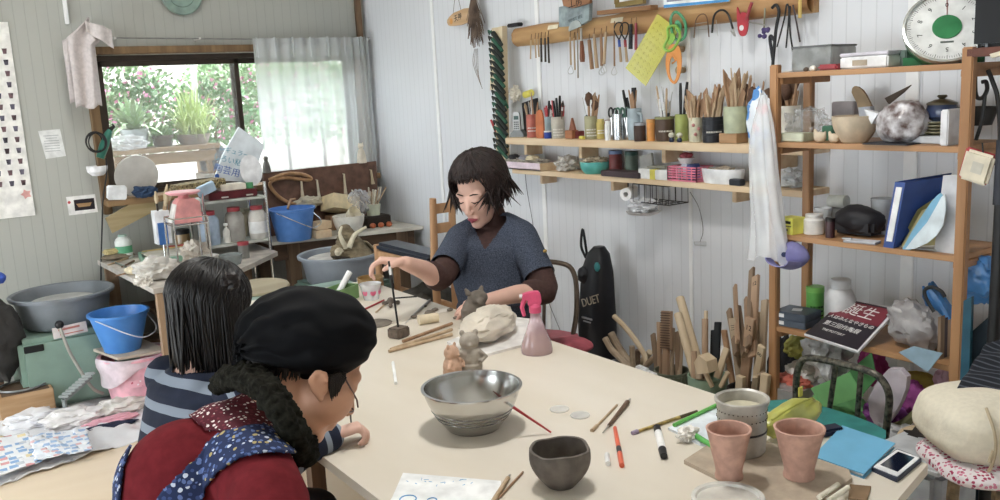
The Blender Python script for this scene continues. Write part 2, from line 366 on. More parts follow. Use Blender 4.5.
LG = [m(0x93bb7e, .6, var=.25, sc=3), m(0x78a86c, .6, var=.25, sc=3), m(0xaccb96, .6, var=.25, sc=3)]
PK = m(0xff8cc8, .6, var=.15)
bushes = [(110, 95, 6.6, .34), (140, 120, 6.3, .26), (105, 128, 6.2, .22), (228, 92, 6.7, .30), (214, 118, 6.3, .24), (250, 105, 6.5, .32), (285, 100, 6.6, .36), (320, 96, 6.7, .34), (352, 105, 6.6, .36), (390, 90, 7, .4)]
places = ['behind the leafy potted plant', 'behind the small bowl planter', 'low beside the left window edge', 'just left of the window mullion', 'behind the plain grass pot', 'just right of the window mullion', 'behind the curtain left edge', 'behind the curtain middle', 'behind the curtain right side', 'beyond the right window edge']
for i, ((px, py, y, r), pl) in enumerate(zip(bushes, places)):
    c = ay(px, py, y); e = E('azalea_shrub', 'pink flowering azalea shrub outside, '+pl, 'shrub', (c.x, c.y, c.z-r), group='azalea shrubs on the garden bank')
    ob('foliage', leaves(B(), (0, 0, r), (r*1.2, r, r), int(1300*r/.3), .045, .014, i), LG[i % 3], e)
    ob('blossom', leaves(B(), (0, 0, r), (r*1.22, r*1.05, r), 150, .03, .017, 50+i), PK, e)
    ob('stem', B().tube([(0, 0, -.35), (0, 0, r*.5), (.05, 0, r)], [.015, .012, .006], 6), STKD, e)
# plank bench and potted plants
bz = ay(170, 146, 6.0).z; bx0, bx1 = ay(112, 150, 6).x, ay(207, 150, 6).x
gb = E('plant_bench', 'weathered plank bench outside the window carrying the pots', 'bench', ((bx0+bx1)/2, 6.0, 0)); bl = (bx1-bx0+.1)
ob('bench_board', B().box((0, 0, bz-.015), (bl, .30, .03), bev=.004), wood(0xb99b78, 0x9f8464, 'x'), gb); ob('bench_apron', B().box((0, -.13, bz-.07), (bl-.06, .02, .07), bev=.003), wood(0xa98b6a, 0x8c7355, 'x'), gb)
for sx in (-1, 1): ob('leg', B().box((sx*(bl/2-.06), 0, bz/2-.05), (.06, .26, bz-.02)), wood(0xa98b6a, 0x8c7355), gb)
def pot(name, label, px, pyb, w, h, mt, y=6.0, cat='plant pot', r0=.75):
    p = ay(px, pyb, y); s = mpp(p); e = E(name, label, cat, (p.x, p.y, bz))
    r = w*s/2; ob('pot', vessel(r*r0, r, h*s, .006), mt, e); ob('soil', B().lathe([(0, h*s*.85), (r*.93, h*s*.85)], 20), m(0x4d4034, .95), e); return e, r, h*s
e, r, h = pot('potted_lily', 'broad leaved plant in a pale zinc pot on the outside bench', 136, 146, 27, 19, m(0xb9c2c6, .4, .3))
lb = B()
for i in range(26):
    a = random.uniform(0, 2*PI); t = random.uniform(.3, 1.1); L_ = random.uniform(.2, .36)
    d = V((math.cos(a)*math.sin(t), math.sin(a)*math.sin(t), math.cos(t))); s_ = V((-math.sin(a), math.cos(a), 0))*.018; p = V((0, 0, h*.9))
    lb.grid(lambda u, v: p+d*L_*v-V((0, 0, .16*v*v*t))+s_*(2*u-1)*math.sin(PI*(.12+.88*v)), 2, 5)
ob('foliage', lb, LG[2], e)
e, r, h = pot('planter_with_moss', 'small dark bowl planter with low green sprouts on the outside bench', 163, 141, 22, 11, m(0x6b625a, .6), cat='planter')
ob('foliage', leaves(B(), (0, 0, h), (r*.9, r*.6, .04), 300, .035, .01, 5), LG[0], e)
e, r, h = pot('potted_bamboo_grass', 'tall yellow green grass in a wide brown planter on the outside bench', 194, 140, 34, 10, m(0x8c8177, .6))
lb = B()
for i in range(230):
    a = random.uniform(0, 2*PI); t = random.uniform(.02, .75); L_ = random.uniform(.25, .47); d = V((math.cos(a)*math.sin(t), math.sin(a)*math.sin(t), math.cos(t))); s_ = V((-math.sin(a), math.cos(a), 0))*.006
    p = V((random.uniform(-r, r)*.6, random.uniform(-r, r)*.5, h*.8)); lb.grid(lambda u, v: p+d*L_*v-V((0, 0, .2*v*v*v*(.4+t)))+s_*(2*u-1)*(1-.85*v), 1, 4)
ob('foliage', lb, m(0xbfd676, .6, var=.2, sc=3), e)
pp = ay(192, 60, 6.25); ob('garden_pole', B().tube([(0, 0, -1.5), (0, 0, .6)], .02, 8), m(0xeef2f4, .4), loc=(pp.x, pp.y, pp.z), label='white post standing behind the yellow green grass outside', cat='post')
pp = ay(214, 160, 5.95); ob('garden_rock', B().lump((0, 0, 0), (.09, .08, .10), .35, 1.5, seed=4), m(0x6f757c, .9, sc=30), loc=pp, label='dark grey rock outside at the end of the plank bench', cat='rock')
ob('rock_support', B().box((0, 0, 0), (.2, .2, pp.z-.08)), m(0xa8a49c, .9), loc=(pp.x, pp.y, (pp.z-.08)/2), label='pale concrete block under the dark grey rock outside', cat='block')
pp = ay(128, 152, 5.85); ob('plastic_sheet_roll', B().lump((0, 0, 0), (.13, .05, .05), .3, 2.5, seed=9), PLAS2, loc=(pp.x, 5.88, bz+.04), label='crumpled translucent sheet outside below the zinc pot', cat='plastic sheet')
# ---------------------------------------------------------------- lights
w = bpy.data.worlds.new('sky'); SC.world = w; w.use_nodes = True; nt = w.node_tree; bg = nt.nodes['Background']
bg.inputs[0].default_value = (.88, .95, 1, 1); bg.inputs[1].default_value = 7.2
def area(name, loc, rot, sx, sy, pw, col=(1, 1, 1)):
    l = bpy.data.lights.new(name, 'AREA'); l.shape = 'RECTANGLE'; l.size = sx; l.size_y = sy; l.energy = pw; l.color = col
    o = bpy.data.objects.new(name, l); COL.objects.link(o); o.location = loc; o.rotation_euler = rot; return o
for (x, y, lb_) in ((1.15, 1.75, 'the work table middle'), (.9, 4.1, 'the window end of the room')):
    ff = E('ceiling_lamp', 'white square fluorescent ceiling lamp above '+lb_, 'ceiling lamp', (x, y, CH), group=None)
    ob('lamp_housing', B().box((0, 0, -.02), (.5, .5, .04), bev=.006), TR, ff)
    ob('lamp_shade', B().box((0, 0, -.05), (.44, .44, .025), bev=.01), m(0xffffff, .5, emit=1.2, var=0), ff)
area('lamp_light_table', (1.15, 1.75, CH-.09), (0, 0, 0), .20, .20, 22, (1, .985, .95))
area('lamp_light_window_end', (.9, 4.1, CH-.09), (0, 0, 0), .20, .20, 9, (1, .985, .95))
SC.view_settings.view_transform = 'Standard'; SC.view_settings.look = 'None'; SC.view_settings.exposure = .0; SC.view_settings.gamma = 1; SC.view_settings.use_curve_mapping = False
SC.cycles.use_denoising = True; SC.cycles.max_bounces = 8; SC.cycles.transparent_max_bounces = 24; SC.cycles.sample_clamp_indirect = 8
# ================================================================ main work table
TZ = .72; tx0, tx1, ty0, ty1 = .70, 1.625, .60, 2.70
tb = E('work_table', 'large plywood work table on which the people model clay', 'table', ((tx0+tx1)/2, (ty0+ty1)/2, 0)); hx, hy = (tx1-tx0)/2, (ty1-ty0)/2
PLY = m(0xd6cab4, .45, var=.0, sc=3.2, h2=0xe2d8c8, stretch=(1, .35, 1))
tp = [(-hx, -hy), (hx-.0, -hy), (hx, -hy), (hx, hy), (-hx, hy)]
q = az(928, 464, TZ)-V(((tx0+tx1)/2, (ty0+ty1)/2, 0)); q2 = az(880, 520, TZ)-V(((tx0+tx1)/2, (ty0+ty1)/2, 0))
ob('tabletop', B().prism([(-hx, q2.y-.15), (q2.x, q2.y), (q.x, q.y), (hx, hy), (-hx, hy)], TZ-.022, TZ), PLY, tb)
ob('table_frame', B().box((0, .12, TZ-.055), (hx*2-.16, hy*2-.55, .06)), wood(0xa87f50, 0x8d6539, 'y'), tb)
for sx in (-1, 1):
    for yy in (-hy+.6, hy-.12): ob('leg', B().box((sx*(hx-.1), yy, (TZ-.03)/2), (.06, .06, TZ-.03)), wood(0x6e4c30, 0x553822), tb)
t2 = E('side_table', 'narrower plywood table continuing the work table towards the window', 'table', ((1.0+tx1)/2, 3.075, 0))
ob('tabletop', B().box((0, 0, TZ-.0115), (tx1-1.0, .735, .022), bev=.002), PLY, t2)
for sx in (-1, 1):
    for sy in (-1, 1): ob('leg', B().box((sx*.25, sy*.30, (TZ-.025)/2), (.05, .05, TZ-.025)), wood(0x6e4c30, 0x553822), t2)
def on(px, py, z=TZ): return az(px, py, z)
def rz(p0, p1): d = V(p1)-V(p0); return math.atan2(d.y, d.x)
def rod(name, a, b_, r, mat, label, cat, z=TZ, r2=None, n=10, group=None, parts=()):
    """thin thing lying on the table from pixel a to pixel b"""
    A, C = on(*a, z), on(*b_, z); L_ = (C-A).length; e = E(name, label, cat, (A.x, A.y, z), (0, 0, rz(A, C)), group)
    if not parts: parts = ((None, 0, 1, r, r2 or r, mat),)
    for i, (nm, t0, t1, ra, rb, mt) in enumerate(parts):
        ob(nm or name+'_body', B().tube([(L_*t0, 0, r), (L_*t1, 0, r)], [ra, rb], n), mt, e)
    if len(parts) == 1:
        c = kids(e)[0]; c.parent = None; c.matrix_local = e.matrix_world.copy(); nm = e.name; bpy.data.objects.remove(e); c.name = name; tag(c, label, cat, group); return c
    return e
# steel bowl
p = on(482, 431); s = mpp(p); r = 48.5*s
e = E('steel_bowl', 'large stainless steel mixing bowl, empty, in the middle of the table', 'bowl', (p.x, p.y+.035, TZ))
k = 14; rr = .54*r; h = .098
out = [(rr+(r-rr)*(1-(1-t/k)**1.55), h*(t/k)**1.0) for t in range(k+1)]
pr = [(0, 0)]+out+[(r+.006, h+.001), (r+.006, h+.004), (r-.001, h+.004)]+[(max(a-.0015, .001), b_+.0015) for a, b_ in out[::-1]]+[(0, .0015)]
ob('bowl_shell', B().lathe(pr, 72), m(0xc9c8c4, .22, 1, var=.03), e, sharp=60)
for i, hz in enumerate((.030, .040, .050)): 
    t = hz/h; ra = rr+(r-rr)*(1-(1-t)**1.55)+.0006; ob('bowl_ridge', B().lathe([(ra, hz-.0012), (ra+.0015, hz), (ra, hz+.0012)], 72), m(0xb5b3ae, .25, 1, var=.03), e)
# dark clay bowl, faceted
p = on(557, 486); s = mpp(p); r = 30*s
b_ = vessel(.028, r, .078, .006, .012, 40); 
for v in b_.bm.verts:
    a = math.atan2(v.co.y, v.co.x); k_ = 1+.025*math.cos(7*a)*min(1, v.co.z/.05); v.co.x *= k_; v.co.y *= k_; v.co.z += .002*math.sin(3*a+1)*v.co.z/.07
ob('clay_bowl', b_, m(0x6c6259, .75, var=.15, sc=40, bump=.25), loc=(p.x+.010, p.y+.0, TZ), label='dark grey unfired clay bowl with uneven rim near the table front', cat='bowl')
# ware board and the cups
plate('ware_board', [(684, 464), (730, 434), (847, 470), (852, 482), (800, 522)], 'z', TZ, .009, m(0xb7a48c, .8, sc=25), 'thin grey brown ware board under the clay cups', 'board')
BZ = TZ+.0095
def cup(px, py, label, rim):
    p = az(px, py, BZ); s = mpp(p); hh = rim[1]*s*1.03; R = rim[0]*s/2; rb = rim[2]*s/2; k = 12
    out = [(rb*1.02, 0), (rb*1.04, hh*.05), (rb*.97, hh*.12)]+[(rb*.97+(R-rb*.97)*((t/k)**1.25), hh*(.12+.88*t/k)) for t in range(1, k+1)]
    th = .005; pr = [(0, 0)]+out+[(R-th*.5, hh+.0015)]+[(a-th, max(z, .012)) for a, z in out[::-1][:-2]]+[(0, .012)]
    return ob('clay_cup', B().lathe(pr, 48, jit=.0012), m(0xcc9a85, .85, sc=45, var=.10, bump=.2), loc=(p.x, p.y, BZ), label=label, cat='cup')
cup(729, 477, 'flared unglazed pink clay cup, the left of two on the board', (45, 50, 27))
cup(799, 476, 'flared unglazed pink clay cup, the right of two on the board', (50, 50, 30))
p = az(742, 451, BZ); s = mpp(p); R = 26.5*s
gp = E('glazed_water_pot', 'grey glazed pot with dark ring and cream inside behind the left cup', 'pot', (p.x, p.y+.0, BZ))
hh = 58*s*.98
ob('pot_body', B().lathe([(0, 0), (R*.78, 0), (R*.86, hh*.05), (R*.90, hh*.3), (R*.90, hh*.62), (R*.93, hh*.86), (R, hh*.93), (R*1.01, hh*.98), (R*.96, hh), (R*.88, hh*.97), (R*.82, hh*.8), (R*.8, hh*.1), (0, hh*.08)], 48, jit=.0015), m(0xb9b3a8, .3, sc=22, var=.15, spec=.6), gp)
ob('dark_ring', B().lathe([(R*.905, hh*.40), (R*.92, hh*.42), (R*.905, hh*.44)], 48), m(0x35353c, .4), gp)
db = B()
for i in range(34):
    a = i/34*2*PI
    for z_ in (.66, .80): db.ball((R*.92*math.cos(a), R*.92*math.sin(a), hh*z_), .0016, 6)
ob('dot_decoration', db, m(0x4a3f36, .5), gp)
ob('water', B().lathe([(0, hh*.80), (R*.82, hh*.80)], 40), m(0xe0d8b8, .1, spec=.8), gp)
# spray bottle
p = on(537, 352); s = mpp(p)
sb = E('spray_bottle', 'pink trigger spray bottle half full of amber liquid', 'spray bottle', (p.x, p.y, TZ), (0, 0, 2.6))
pf = [(0, 0), (15.5*s, 0), (16*s, 3*s), (15*s, 10*s), (11*s, 20*s), (7.5*s, 30*s), (5.5*s, 36*s), (5*s, 42*s), (0, 42*s)]
ob('bottle', B().lathe(pf, 32), m(0xe6bcc8, .12, alpha=.5, var=.03, spec=.9), sb)
ob('liquid', B().lathe([(0, 1*s), (14.3*s, 1*s), (14.4*s, 4*s), (13.5*s, 10*s), (10.5*s, 18*s), (0, 18*s)], 32), m(0xa68a50, .15, alpha=.85, spec=.8), sb)
pk = m(0xf0407c, .3); 
ob('collar', B().lathe([(0, 41*s), (6*s, 41*s), (6.2*s, 47*s), (4*s, 50*s), (0, 50*s)], 20), pk, sb)
ob('spray_head', B().prism(smooth([(-7*s, 49*s), (5*s, 49*s), (6*s, 57*s), (4*s, 62*s), (-4*s, 62*s), (-12*s, 60*s), (-12*s, 55*s), (-7*s, 54*s)], 2), -3.5*s, 3.5*s, Matrix(((-1, 0, 0, 0), (0, 0, 1, 0), (0, 1, 0, 0), (0, 0, 0, 1)))), pk, sb)
ob('trigger', B().tube([(10*s, 0, 55*s), (13*s, 0, 47*s), (11*s, 0, 38*s)], [2.6*s, 2.2*s, 1.8*s], 8), pk, sb)
ob('nozzle', B().tube([(11*s, 0, 58*s), (15*s, 0, 58*s)], 2*s, 8), m(0xf7f2f2, .4), sb)
# clay block wrapped in plastic on a white board
p = on(500, 350); wbz = TZ+.008
plate('plaster_board', [(447, 344), (478, 359), (530, 345), (540, 322), (505, 318)], 'z', TZ, .008, m(0xece8e4, .5), 'thin white board under the bagged clay', 'board')
bc = az(492, 340, wbz); 
ob('bagged_clay', B().lump((0, 0, .044), (.135, .068, .048), .20, 1.8, seed=3, flat=-.04).lump((.02, 0, .062), (.10, .05, .040), .22, 2.2, seed=8), m(0xe0d4c0, .35, var=.12, sc=12, spec=.7, bump=.5), loc=(bc.x, bc.y+.02, wbz), rot=(0, 0, rz(on(455, 350), on(525, 318))), label='lump of pale clay wrapped in crumpled clear plastic', cat='clay bag')
# two clay figures
def figure(px, py, hh, col, label, fl):
    p = on(px, py); s = mpp(p); h_ = hh*s; e = B()
    e.ball((0, 0, h_*.32), (h_*.30, h_*.26, h_*.36), 16); e.ball((0, 0, h_*.72), (h_*.24, h_*.22, h_*.22), 16); e.lathe([(0, 0), (h_*.27, 0), (h_*.28, h_*.2), (0, h_*.3)], 20)
    for d in (-1, 1): e.tube([(d*h_*.2, -.1*h_, h_*.5), (d*h_*.36, -.14*h_, h_*.36), (d*h_*.22, -.24*h_, h_*.28)], [h_*.07, h_*.06, h_*.05], 8); e.ball((d*h_*.16, 0, h_*.93), (h_*.07, h_*.04, h_*.08), 8)
    e.ball((0, -h_*.22, h_*.68), (h_*.07, h_*.06, h_*.05), 8)
    return ob('clay_figure', remesh(e, .0022, 4), m(col, .8, sc=50, bump=.3), loc=(p.x, p.y, TZ), rot=(0, 0, fl), label=label, cat='figurine')
figure(453, 377, 35, 0xcfa283, 'small peach coloured clay animal figure behind the steel bowl', .4)
figure(471, 371, 43, 0xa69b8c, 'small grey clay animal figure beside the peach one', -.5)
# clay stand with thin black rod, held by the woman
pb = on(399, 337); ST_BASE = pb.copy()
cs = E('clay_stand', 'dark clay cube holding an upright black rod', 'clay stand', pb, (0, 0, .35))
ob('clay_block', B().box((0, 0, .017), (.058, .052, .034), bev=.005), m(0x6f5f52, .8, var=.2, sc=60, bump=.5), cs)
ST_TOP = ad(395, 262, (pb-CAM).dot(FW)-.02); ST_TOP = V((pb.x-.012, pb.y+.01, ST_TOP.z+.008))
Ml = cs.matrix_world.inverted(); ob('black_rod', B().tube([(0, 0, .03), Ml @ ST_TOP], .0035, 8), BLACKM, cs)
a = Ml @ ST_TOP; ob('rod_sleeve', B().tube([V((0, 0, .03)).lerp(a, .80), V((0, 0, .03)).lerp(a, .92)], .0048, 8), m(0xe4e4e4, .4), cs)
for q, (a, b_, lab) in enumerate([((391, 351), (452, 331), 'first'), ((389, 353), (452, 336), 'second'), ((403, 343), (452, 325), 'third')]):
    rod('wooden_dowel', a, b_, .0055, STK2 if q == 2 else STK, 'pale wooden dowel lying in the row of three by the clay cube', 'dowel', group='dowels beside the clay cube')
rod('cork_cylinder', (419, 325), (438, 322), .017, m(0xe4d2ae, .7), 'short cream coloured cylinder lying right of the clay cube', 'cylinder', n=20)
rod('white_crayon', (393, 364), (396, 385), .0045, m(0xf2f4f2, .5), 'white chalk stick lying alone on bare table by the black headscarf', 'chalk')
p = on(376, 324); ob('clay_slab', B().lathe([(0, 0), (.055, 0), (.056, .004), (0, .005)], 28), m(0x857a6e, .85, sc=30), loc=p, label='thin round grey clay slab beside the black headscarf', cat='clay slab')
for (px, py, r_) in ((414, 318, .010), (430, 315, .017), (435, 311, .011), (450, 311, .010), (456, 319, .009), (425, 307, .007)):
    ob('clay_pellet', B().lump((0, 0, r_*.5), (r_*1.2, r_, r_*.6), .2, 2, n=10, seed=px), m(0x74685c, .85), loc=on(px, py), label='small dark lump of clay scattered between woman and clay cube', cat='clay lump', group='scattered clay lumps')
# tripod clay thing with a wire handle
p = on(391, 306); tl = E('clay_jack', 'small dark clay piece with knobs and a thin dark rod', 'clay piece', p)
tbm = B().ball((0, 0, .02), .014, 10)
for a in (0, 2.1, 4.2): tbm.tube([(0, 0, .02), (.028*math.cos(a), .028*math.sin(a), .008)], .007, 8).ball((.03*math.cos(a), .03*math.sin(a), .009), .009, 8)
ob('clay_knobs', tbm, m(0x6a5e54, .85, sc=60), tl); ob('thin_rod', B().tube([(.01, -.01, .03), (.085, -.05, .03)], .003, 6), BLACKM, tl)
rod('needle_tool', (412, 318), (430, 301), .004, None, 'metal needle tool with pale grey handle lying near the far table edge', 'needle tool', parts=(('needle', -.35, 0, .0012, .0018, STEEL), ('handle', 0, 1, .0045, .0045, m(0xa9a9a5, .4))))
rod('red_pencil', (365, 310), (384, 301), .0035, m(0xb3262b, .5), 'dark red pencil lying next to the plastic cup', 'pencil')
rod('thin_dowel', (376, 313), (388, 302), .003, STK, 'thin natural wood skewer lying by the red pencil', 'skewer')
p = on(371.5, 299); s = mpp(p); pc = E('plastic_cup', 'clear plastic cup printed with pink faces', 'plastic cup', p)
ob('cup_wall', vessel(7.5*s, 11*s, 16*s, .0012, n=28), m(0xf2f4f6, .15, alpha=.5, spec=.8), pc)
pb_ = B()
for i in range(7):
    a = i/7*2*PI; M_ = Matrix.Translation((9.4*s*math.cos(a), 9.4*s*math.sin(a), 8*s)) @ Matrix.Rotation(a, 4, 'Z') @ Matrix.Rotation(PI/2, 4, 'Y')
    pb_.take((lambda q: (bmesh.ops.create_circle(q, cap_ends=True, radius=3*s, segments=12), q)[1])(bmesh.new()), M_)
ob('pink_print', pb_, m(0xe85a86, .5), pc)
p = on(371, 289); s = mpp(p); ob('amber_bowl', vessel(9*s, 13.5*s, 12*s, .005, 1*s), m(0x9a7434, .2, spec=.7), loc=p, label='shallow amber glazed bowl behind the plastic cup', cat='bowl')
p = on(342, 300); s = mpp(p); gx = E('green_box', 'small open green box with a rolled white paper in it', 'box', p, (0, 0, .5))
gb_ = B(); L_, W_, h_ = 30*s, 20*s, 14*s
for (x, y, a, c) in ((0, W_/2, L_, .003), (0, -W_/2, L_, .003), (L_/2, 0, .003, W_), (-L_/2, 0, .003, W_)): gb_.box((x, y, h_/2), (a, c, h_))
gb_.box((0, 0, .002), (L_, W_, .004)); ob('box_shell', gb_, m(0x6f9a55, .5), gx)

ob('rolled_paper', B().lathe([(.010, 0), (.012, 0), (.012, .11), (.010, .11), (.010, 0)], 16), m(0xf5f5f3, .6), loc=p+V((-.02, 0, .02)), rot=(.0, .75, .3), label='rolled white paper sticking out of the green box', cat='paper roll')
# things at the front half of the table
for px, py, lab in ((559.5, 410, 'clear glass disc lying on the table, the left of two'), (580, 416, 'clear glass disc lying on the table, the right of two')):
    p = on(px, py); r_ = 9.5*mpp(p); ob('glass_disc', B().lathe([(0, 0), (r_, 0), (r_+.001, .002), (r_, .004), (0, .0035)], 28), m(0xf4f6f4, .05, alpha=.45, spec=.9), loc=p, label=lab, cat='glass disc')
rod('clay_spatula', (592, 432), (617, 406), .003, None, 'thin bamboo tool with squared end right of the glass discs', 'modelling tool', parts=(('spatula_end', 0, .18, .005, .0045, STK), ('handle', .18, 1, .0026, .0026, STK)))
rod('loop_tool', (603, 435), (630, 401), .0055, None, 'dark handled tool with thin metal point right of the bamboo tool', 'modelling tool', parts=(('metal_point', 0, .2, .0012, .0018, STEEL), ('handle', .2, .9, .0035, .006, STKD), ('metal_tip', .9, 1, .003, .0022, STEEL)))
om = m(0xf05a20, .35)
rod('orange_pen', (615, 430), (622, 468), .0055, None, 'uncapped orange pen lying on the table', 'pen', parts=(('pen_barrel', 0, .55, .0045, .0052, om), ('pen_label', .55, .70, .0055, .0055, m(0x30343c, .4)), ('pen_cap', .70, 1, .0058, .0055, om)))
rod('pen_top', (607, 457), (608, 466), .0055, m(0xf4f4f2, .4), 'small white cap lying left of the orange pen', 'cap')
rod('purple_tipped_brush', (632, 435), (697, 413), .0042, None, 'yellow painted brush with pale purple tip left of the notepad', 'brush', parts=(('purple_tip', 0, .08, .0045, .0055, m(0xa795b5, .6)), ('handle', .08, .72, .0035, .0042, m(0xb79a3e, .5, var=.3, sc=60)), ('dark_end', .72, 1, .0042, .0035, m(0x5a4a2e, .6))))
rod('marker_pen', (657, 431), (664, 460), .0085, None, 'white marker pen with black ends', 'marker pen', parts=(('black_cap', 0, .2, .0085, .0085, BLACKM), ('pen_barrel', .2, .78, .0085, .0085, m(0xf2f2f0, .4)), ('black_end', .78, 1, .0088, .0075, BLACKM)), n=16)
np_ = plate('notepad', [(668, 430), (716, 407), (735, 424), (713, 447), (700, 446)], 'z', TZ, .006, m(0xe4edf5, .6), 'pale blue white notepad between the tissue and the glazed pot', 'notepad')
rod('green_pencil', (674, 427), (716, 407), .0045, m(0x57c43a, .4), 'bright green pencil lying along the notepad, the far one', 'pencil', z=TZ+.0062)
rod('green_marker', (694, 437), (713, 449), .006, m(0x46b83a, .4), 'bright green marker lying at the near corner of the notepad', 'marker pen', z=TZ+.0062)
p = on(688, 440); ob('crumpled_tissue', B().lump((0, 0, .014), (.026, .018, .015), .6, 2.6, seed=6, flat=-.017), m(0xf3eee6, .8), loc=(p.x, p.y, TZ+.0005), label='crumpled white tissue beside the notepad', cat='tissue')
plate('drawing_paper', [(403, 473), (501, 481), (500, 530), (375, 520), (392, 498)], 'z', TZ, .0006, m(0xf2f4f4, .7), 'white sheet of paper with blue drawn circles at the front table edge', 'paper')
dp = COL.objects['drawing_paper']; Mi = dp.matrix_world.inverted(); bl_ = m(0x3a9ad8, .5)
db = B()
for (px, py, rx) in ((408, 499, 9), (432, 500, 5)):
    c = Mi @ az(px, py, TZ+.0009); db.tube([V((c.x+math.cos(a/16*2*PI)*rx*.0018, c.y+math.sin(a/16*2*PI)*rx*.0018, .001)) for a in range(17)], .0014, 5)
for i in range(14):
    c = Mi @ az(412+i*4.5+random.uniform(-4, 4), 482+random.uniform(-3, 3), TZ+.0009); db.tube([V((c.x, c.y, .0009)), V((c.x+random.uniform(-.012, .012), c.y+random.uniform(-.01, .01), .0009))], .0006, 4)
ob('drawn_lines', db, bl_, dp)
rod('wooden_tool', (489, 510), (510, 477), .0045, None, 'round wooden tool with metal tip on the front paper', 'modelling tool', z=TZ+.0008, parts=(('handle', 0, .9, .005, .0045, STK), ('metal_tip', .9, 1, .004, .002, STEEL)))
rod('wooden_skewer', (498, 500), (523, 473), .0022, STK2, 'thin wooden skewer right of the wooden tool on the front paper', 'skewer', z=TZ+.0008)
rb = E('red_stirrer', 'red handled brush leaning over the steel bowl rim', 'brush', (0, 0, 0)); A = on(551, 434); A.z = TZ+.004; C_ = ad(513, 407, (on(513, 430)-CAM).dot(FW)-.05); D_ = ad(508, 403, (on(508, 430)-CAM).dot(FW)-.05)
rb.location = A; ob('handle', B().tube([(0, 0, 0), (C_-A)], [.0022, .0035], 8), m(0xc2232b, .35), rb); ob('ferrule', B().tube([(C_-A), (C_-A).lerp(D_-A, 2)], [.0035, .004], 8), STEEL, rb); ob('bristles', B().tube([(C_-A).lerp(D_-A, 2), (C_-A).lerp(D_-A, 4)], [.004, .001], 8), m(0x6a3a30, .8), rb)
p = az(728, 505, TZ); s = mpp(p); ob('plastic_disc', B().lathe([(0, .001), (36*s*.85, .001), (36*s*.88, .006), (36*s, .007), (36*s, .0), (36*s*.97, 0), (36*s*.95, .005), (36*s*.9, .004), (36*s*.86, 0)], 40), m(0xf0f0ea, .1, alpha=.5, spec=.9), loc=p+V((0, 0, .0095)), label='round clear plastic lid at the front edge of the ware board', cat='lid')
for a, b_ in (((819, 500), (838, 487)), ((829, 503), (848, 490))): rod('white_clay_strip', a, b_, .005, m(0xe9e2cc, .7), 'short cream clay strip lying in front of the right cup', 'clay strip', z=BZ, group='clay strips in front of the right cup')
plate('cardboard_scrap', [(850, 486), (871, 488), (867, 502), (848, 500)], 'z', TZ, .004, m(0x8a6c48, .8), 'small torn brown cardboard scrap near the phone', 'scrap')
# notebook, phone, pouch
nb = E('blue_notebook', 'light blue covered notebook left of the phone', 'notebook', az(848, 458, TZ)); Ml = nb.matrix_world.inverted()
pg = [(813, 461), (842, 430), (895, 448), (864, 479)]
def lp(pix, z): return [tuple((Ml @ az(a, b_, z)).to_2d()) for a, b_ in pix]
ob('pages', B().prism(lp([(815, 461), (842, 432), (893, 448), (862, 477)], TZ), 0, .009), m(0xf3f1ea, .7), nb)
ob('cover', B().prism(lp(pg, TZ), .009, .011).prism(lp(pg, TZ), -.0, .0012), m(0x5cb6e2, .45, var=.03), nb)
ph = E('smartphone', 'white smartphone in a dark case beside the blue notebook', 'smartphone', az(896, 467, TZ)); Ml = ph.matrix_world.inverted()
def rr4(q, k=.14):
    o = []
    for i in range(4):
        a, b_, c = V(q[i-1]), V(q[i]), V(q[(i+1) % 4]); o += [b_.lerp(a, k*.6), b_.lerp(a, k*.17).lerp(b_.lerp(c, k*.17), .5), b_.lerp(c, k)]
    return [tuple(v) for v in o]
P4 = [(871, 471), (897, 452), (922, 462), (897, 483)]
ob('case', B().prism(rr4(lp(P4, TZ)), 0, .008), m(0x2b3348, .5), ph)
ob('white_face', B().prism(rr4(lp([(873, 471), (897, 453.5), (920, 462), (897, 481)], TZ)), .008, .0095), m(0xf1f1f3, .25), ph)
ob('screen', B().prism(lp([(880, 469.5), (898, 456), (914.5, 462), (897.5, 476.5)], TZ), .0095, .0099), m(0x0c0d10, .08, spec=.7), ph)
zp = az(792, 433, TZ); pz = E('pencil_pouch', 'translucent yellow green zipped pouch behind the cups', 'pencil pouch', (zp.x, zp.y, TZ), (0, 0, rz(on(766, 440), on(822, 415))))
ob('pouch_body', B().lump((0, 0, .036), (.105, .032, .036), .16, 1.6, seed=2, flat=-.034), m(0xc9c92c, .3, alpha=.88, spec=.7), pz)
ob('zip', B().tube(spl([(-.09, -.012, .058), (-.03, -.02, .074), (.05, -.012, .07), (.085, 0, .055)]), .0022, 6), m(0xb4b418, .4), pz)
ob('zip_tab', B().box((.03, .0, .088), (.014, .004, .022), bev=.001), m(0xd6cf1a, .4), pz)
p = on(827, 434); ob('glasses_case', B().box((0, 0, .008), (.07, .035, .016), (0, 0, -.3), bev=.005), m(0x1c2440, .5), loc=p, label='small dark navy case between the pouch and the blue notebook', cat='case')
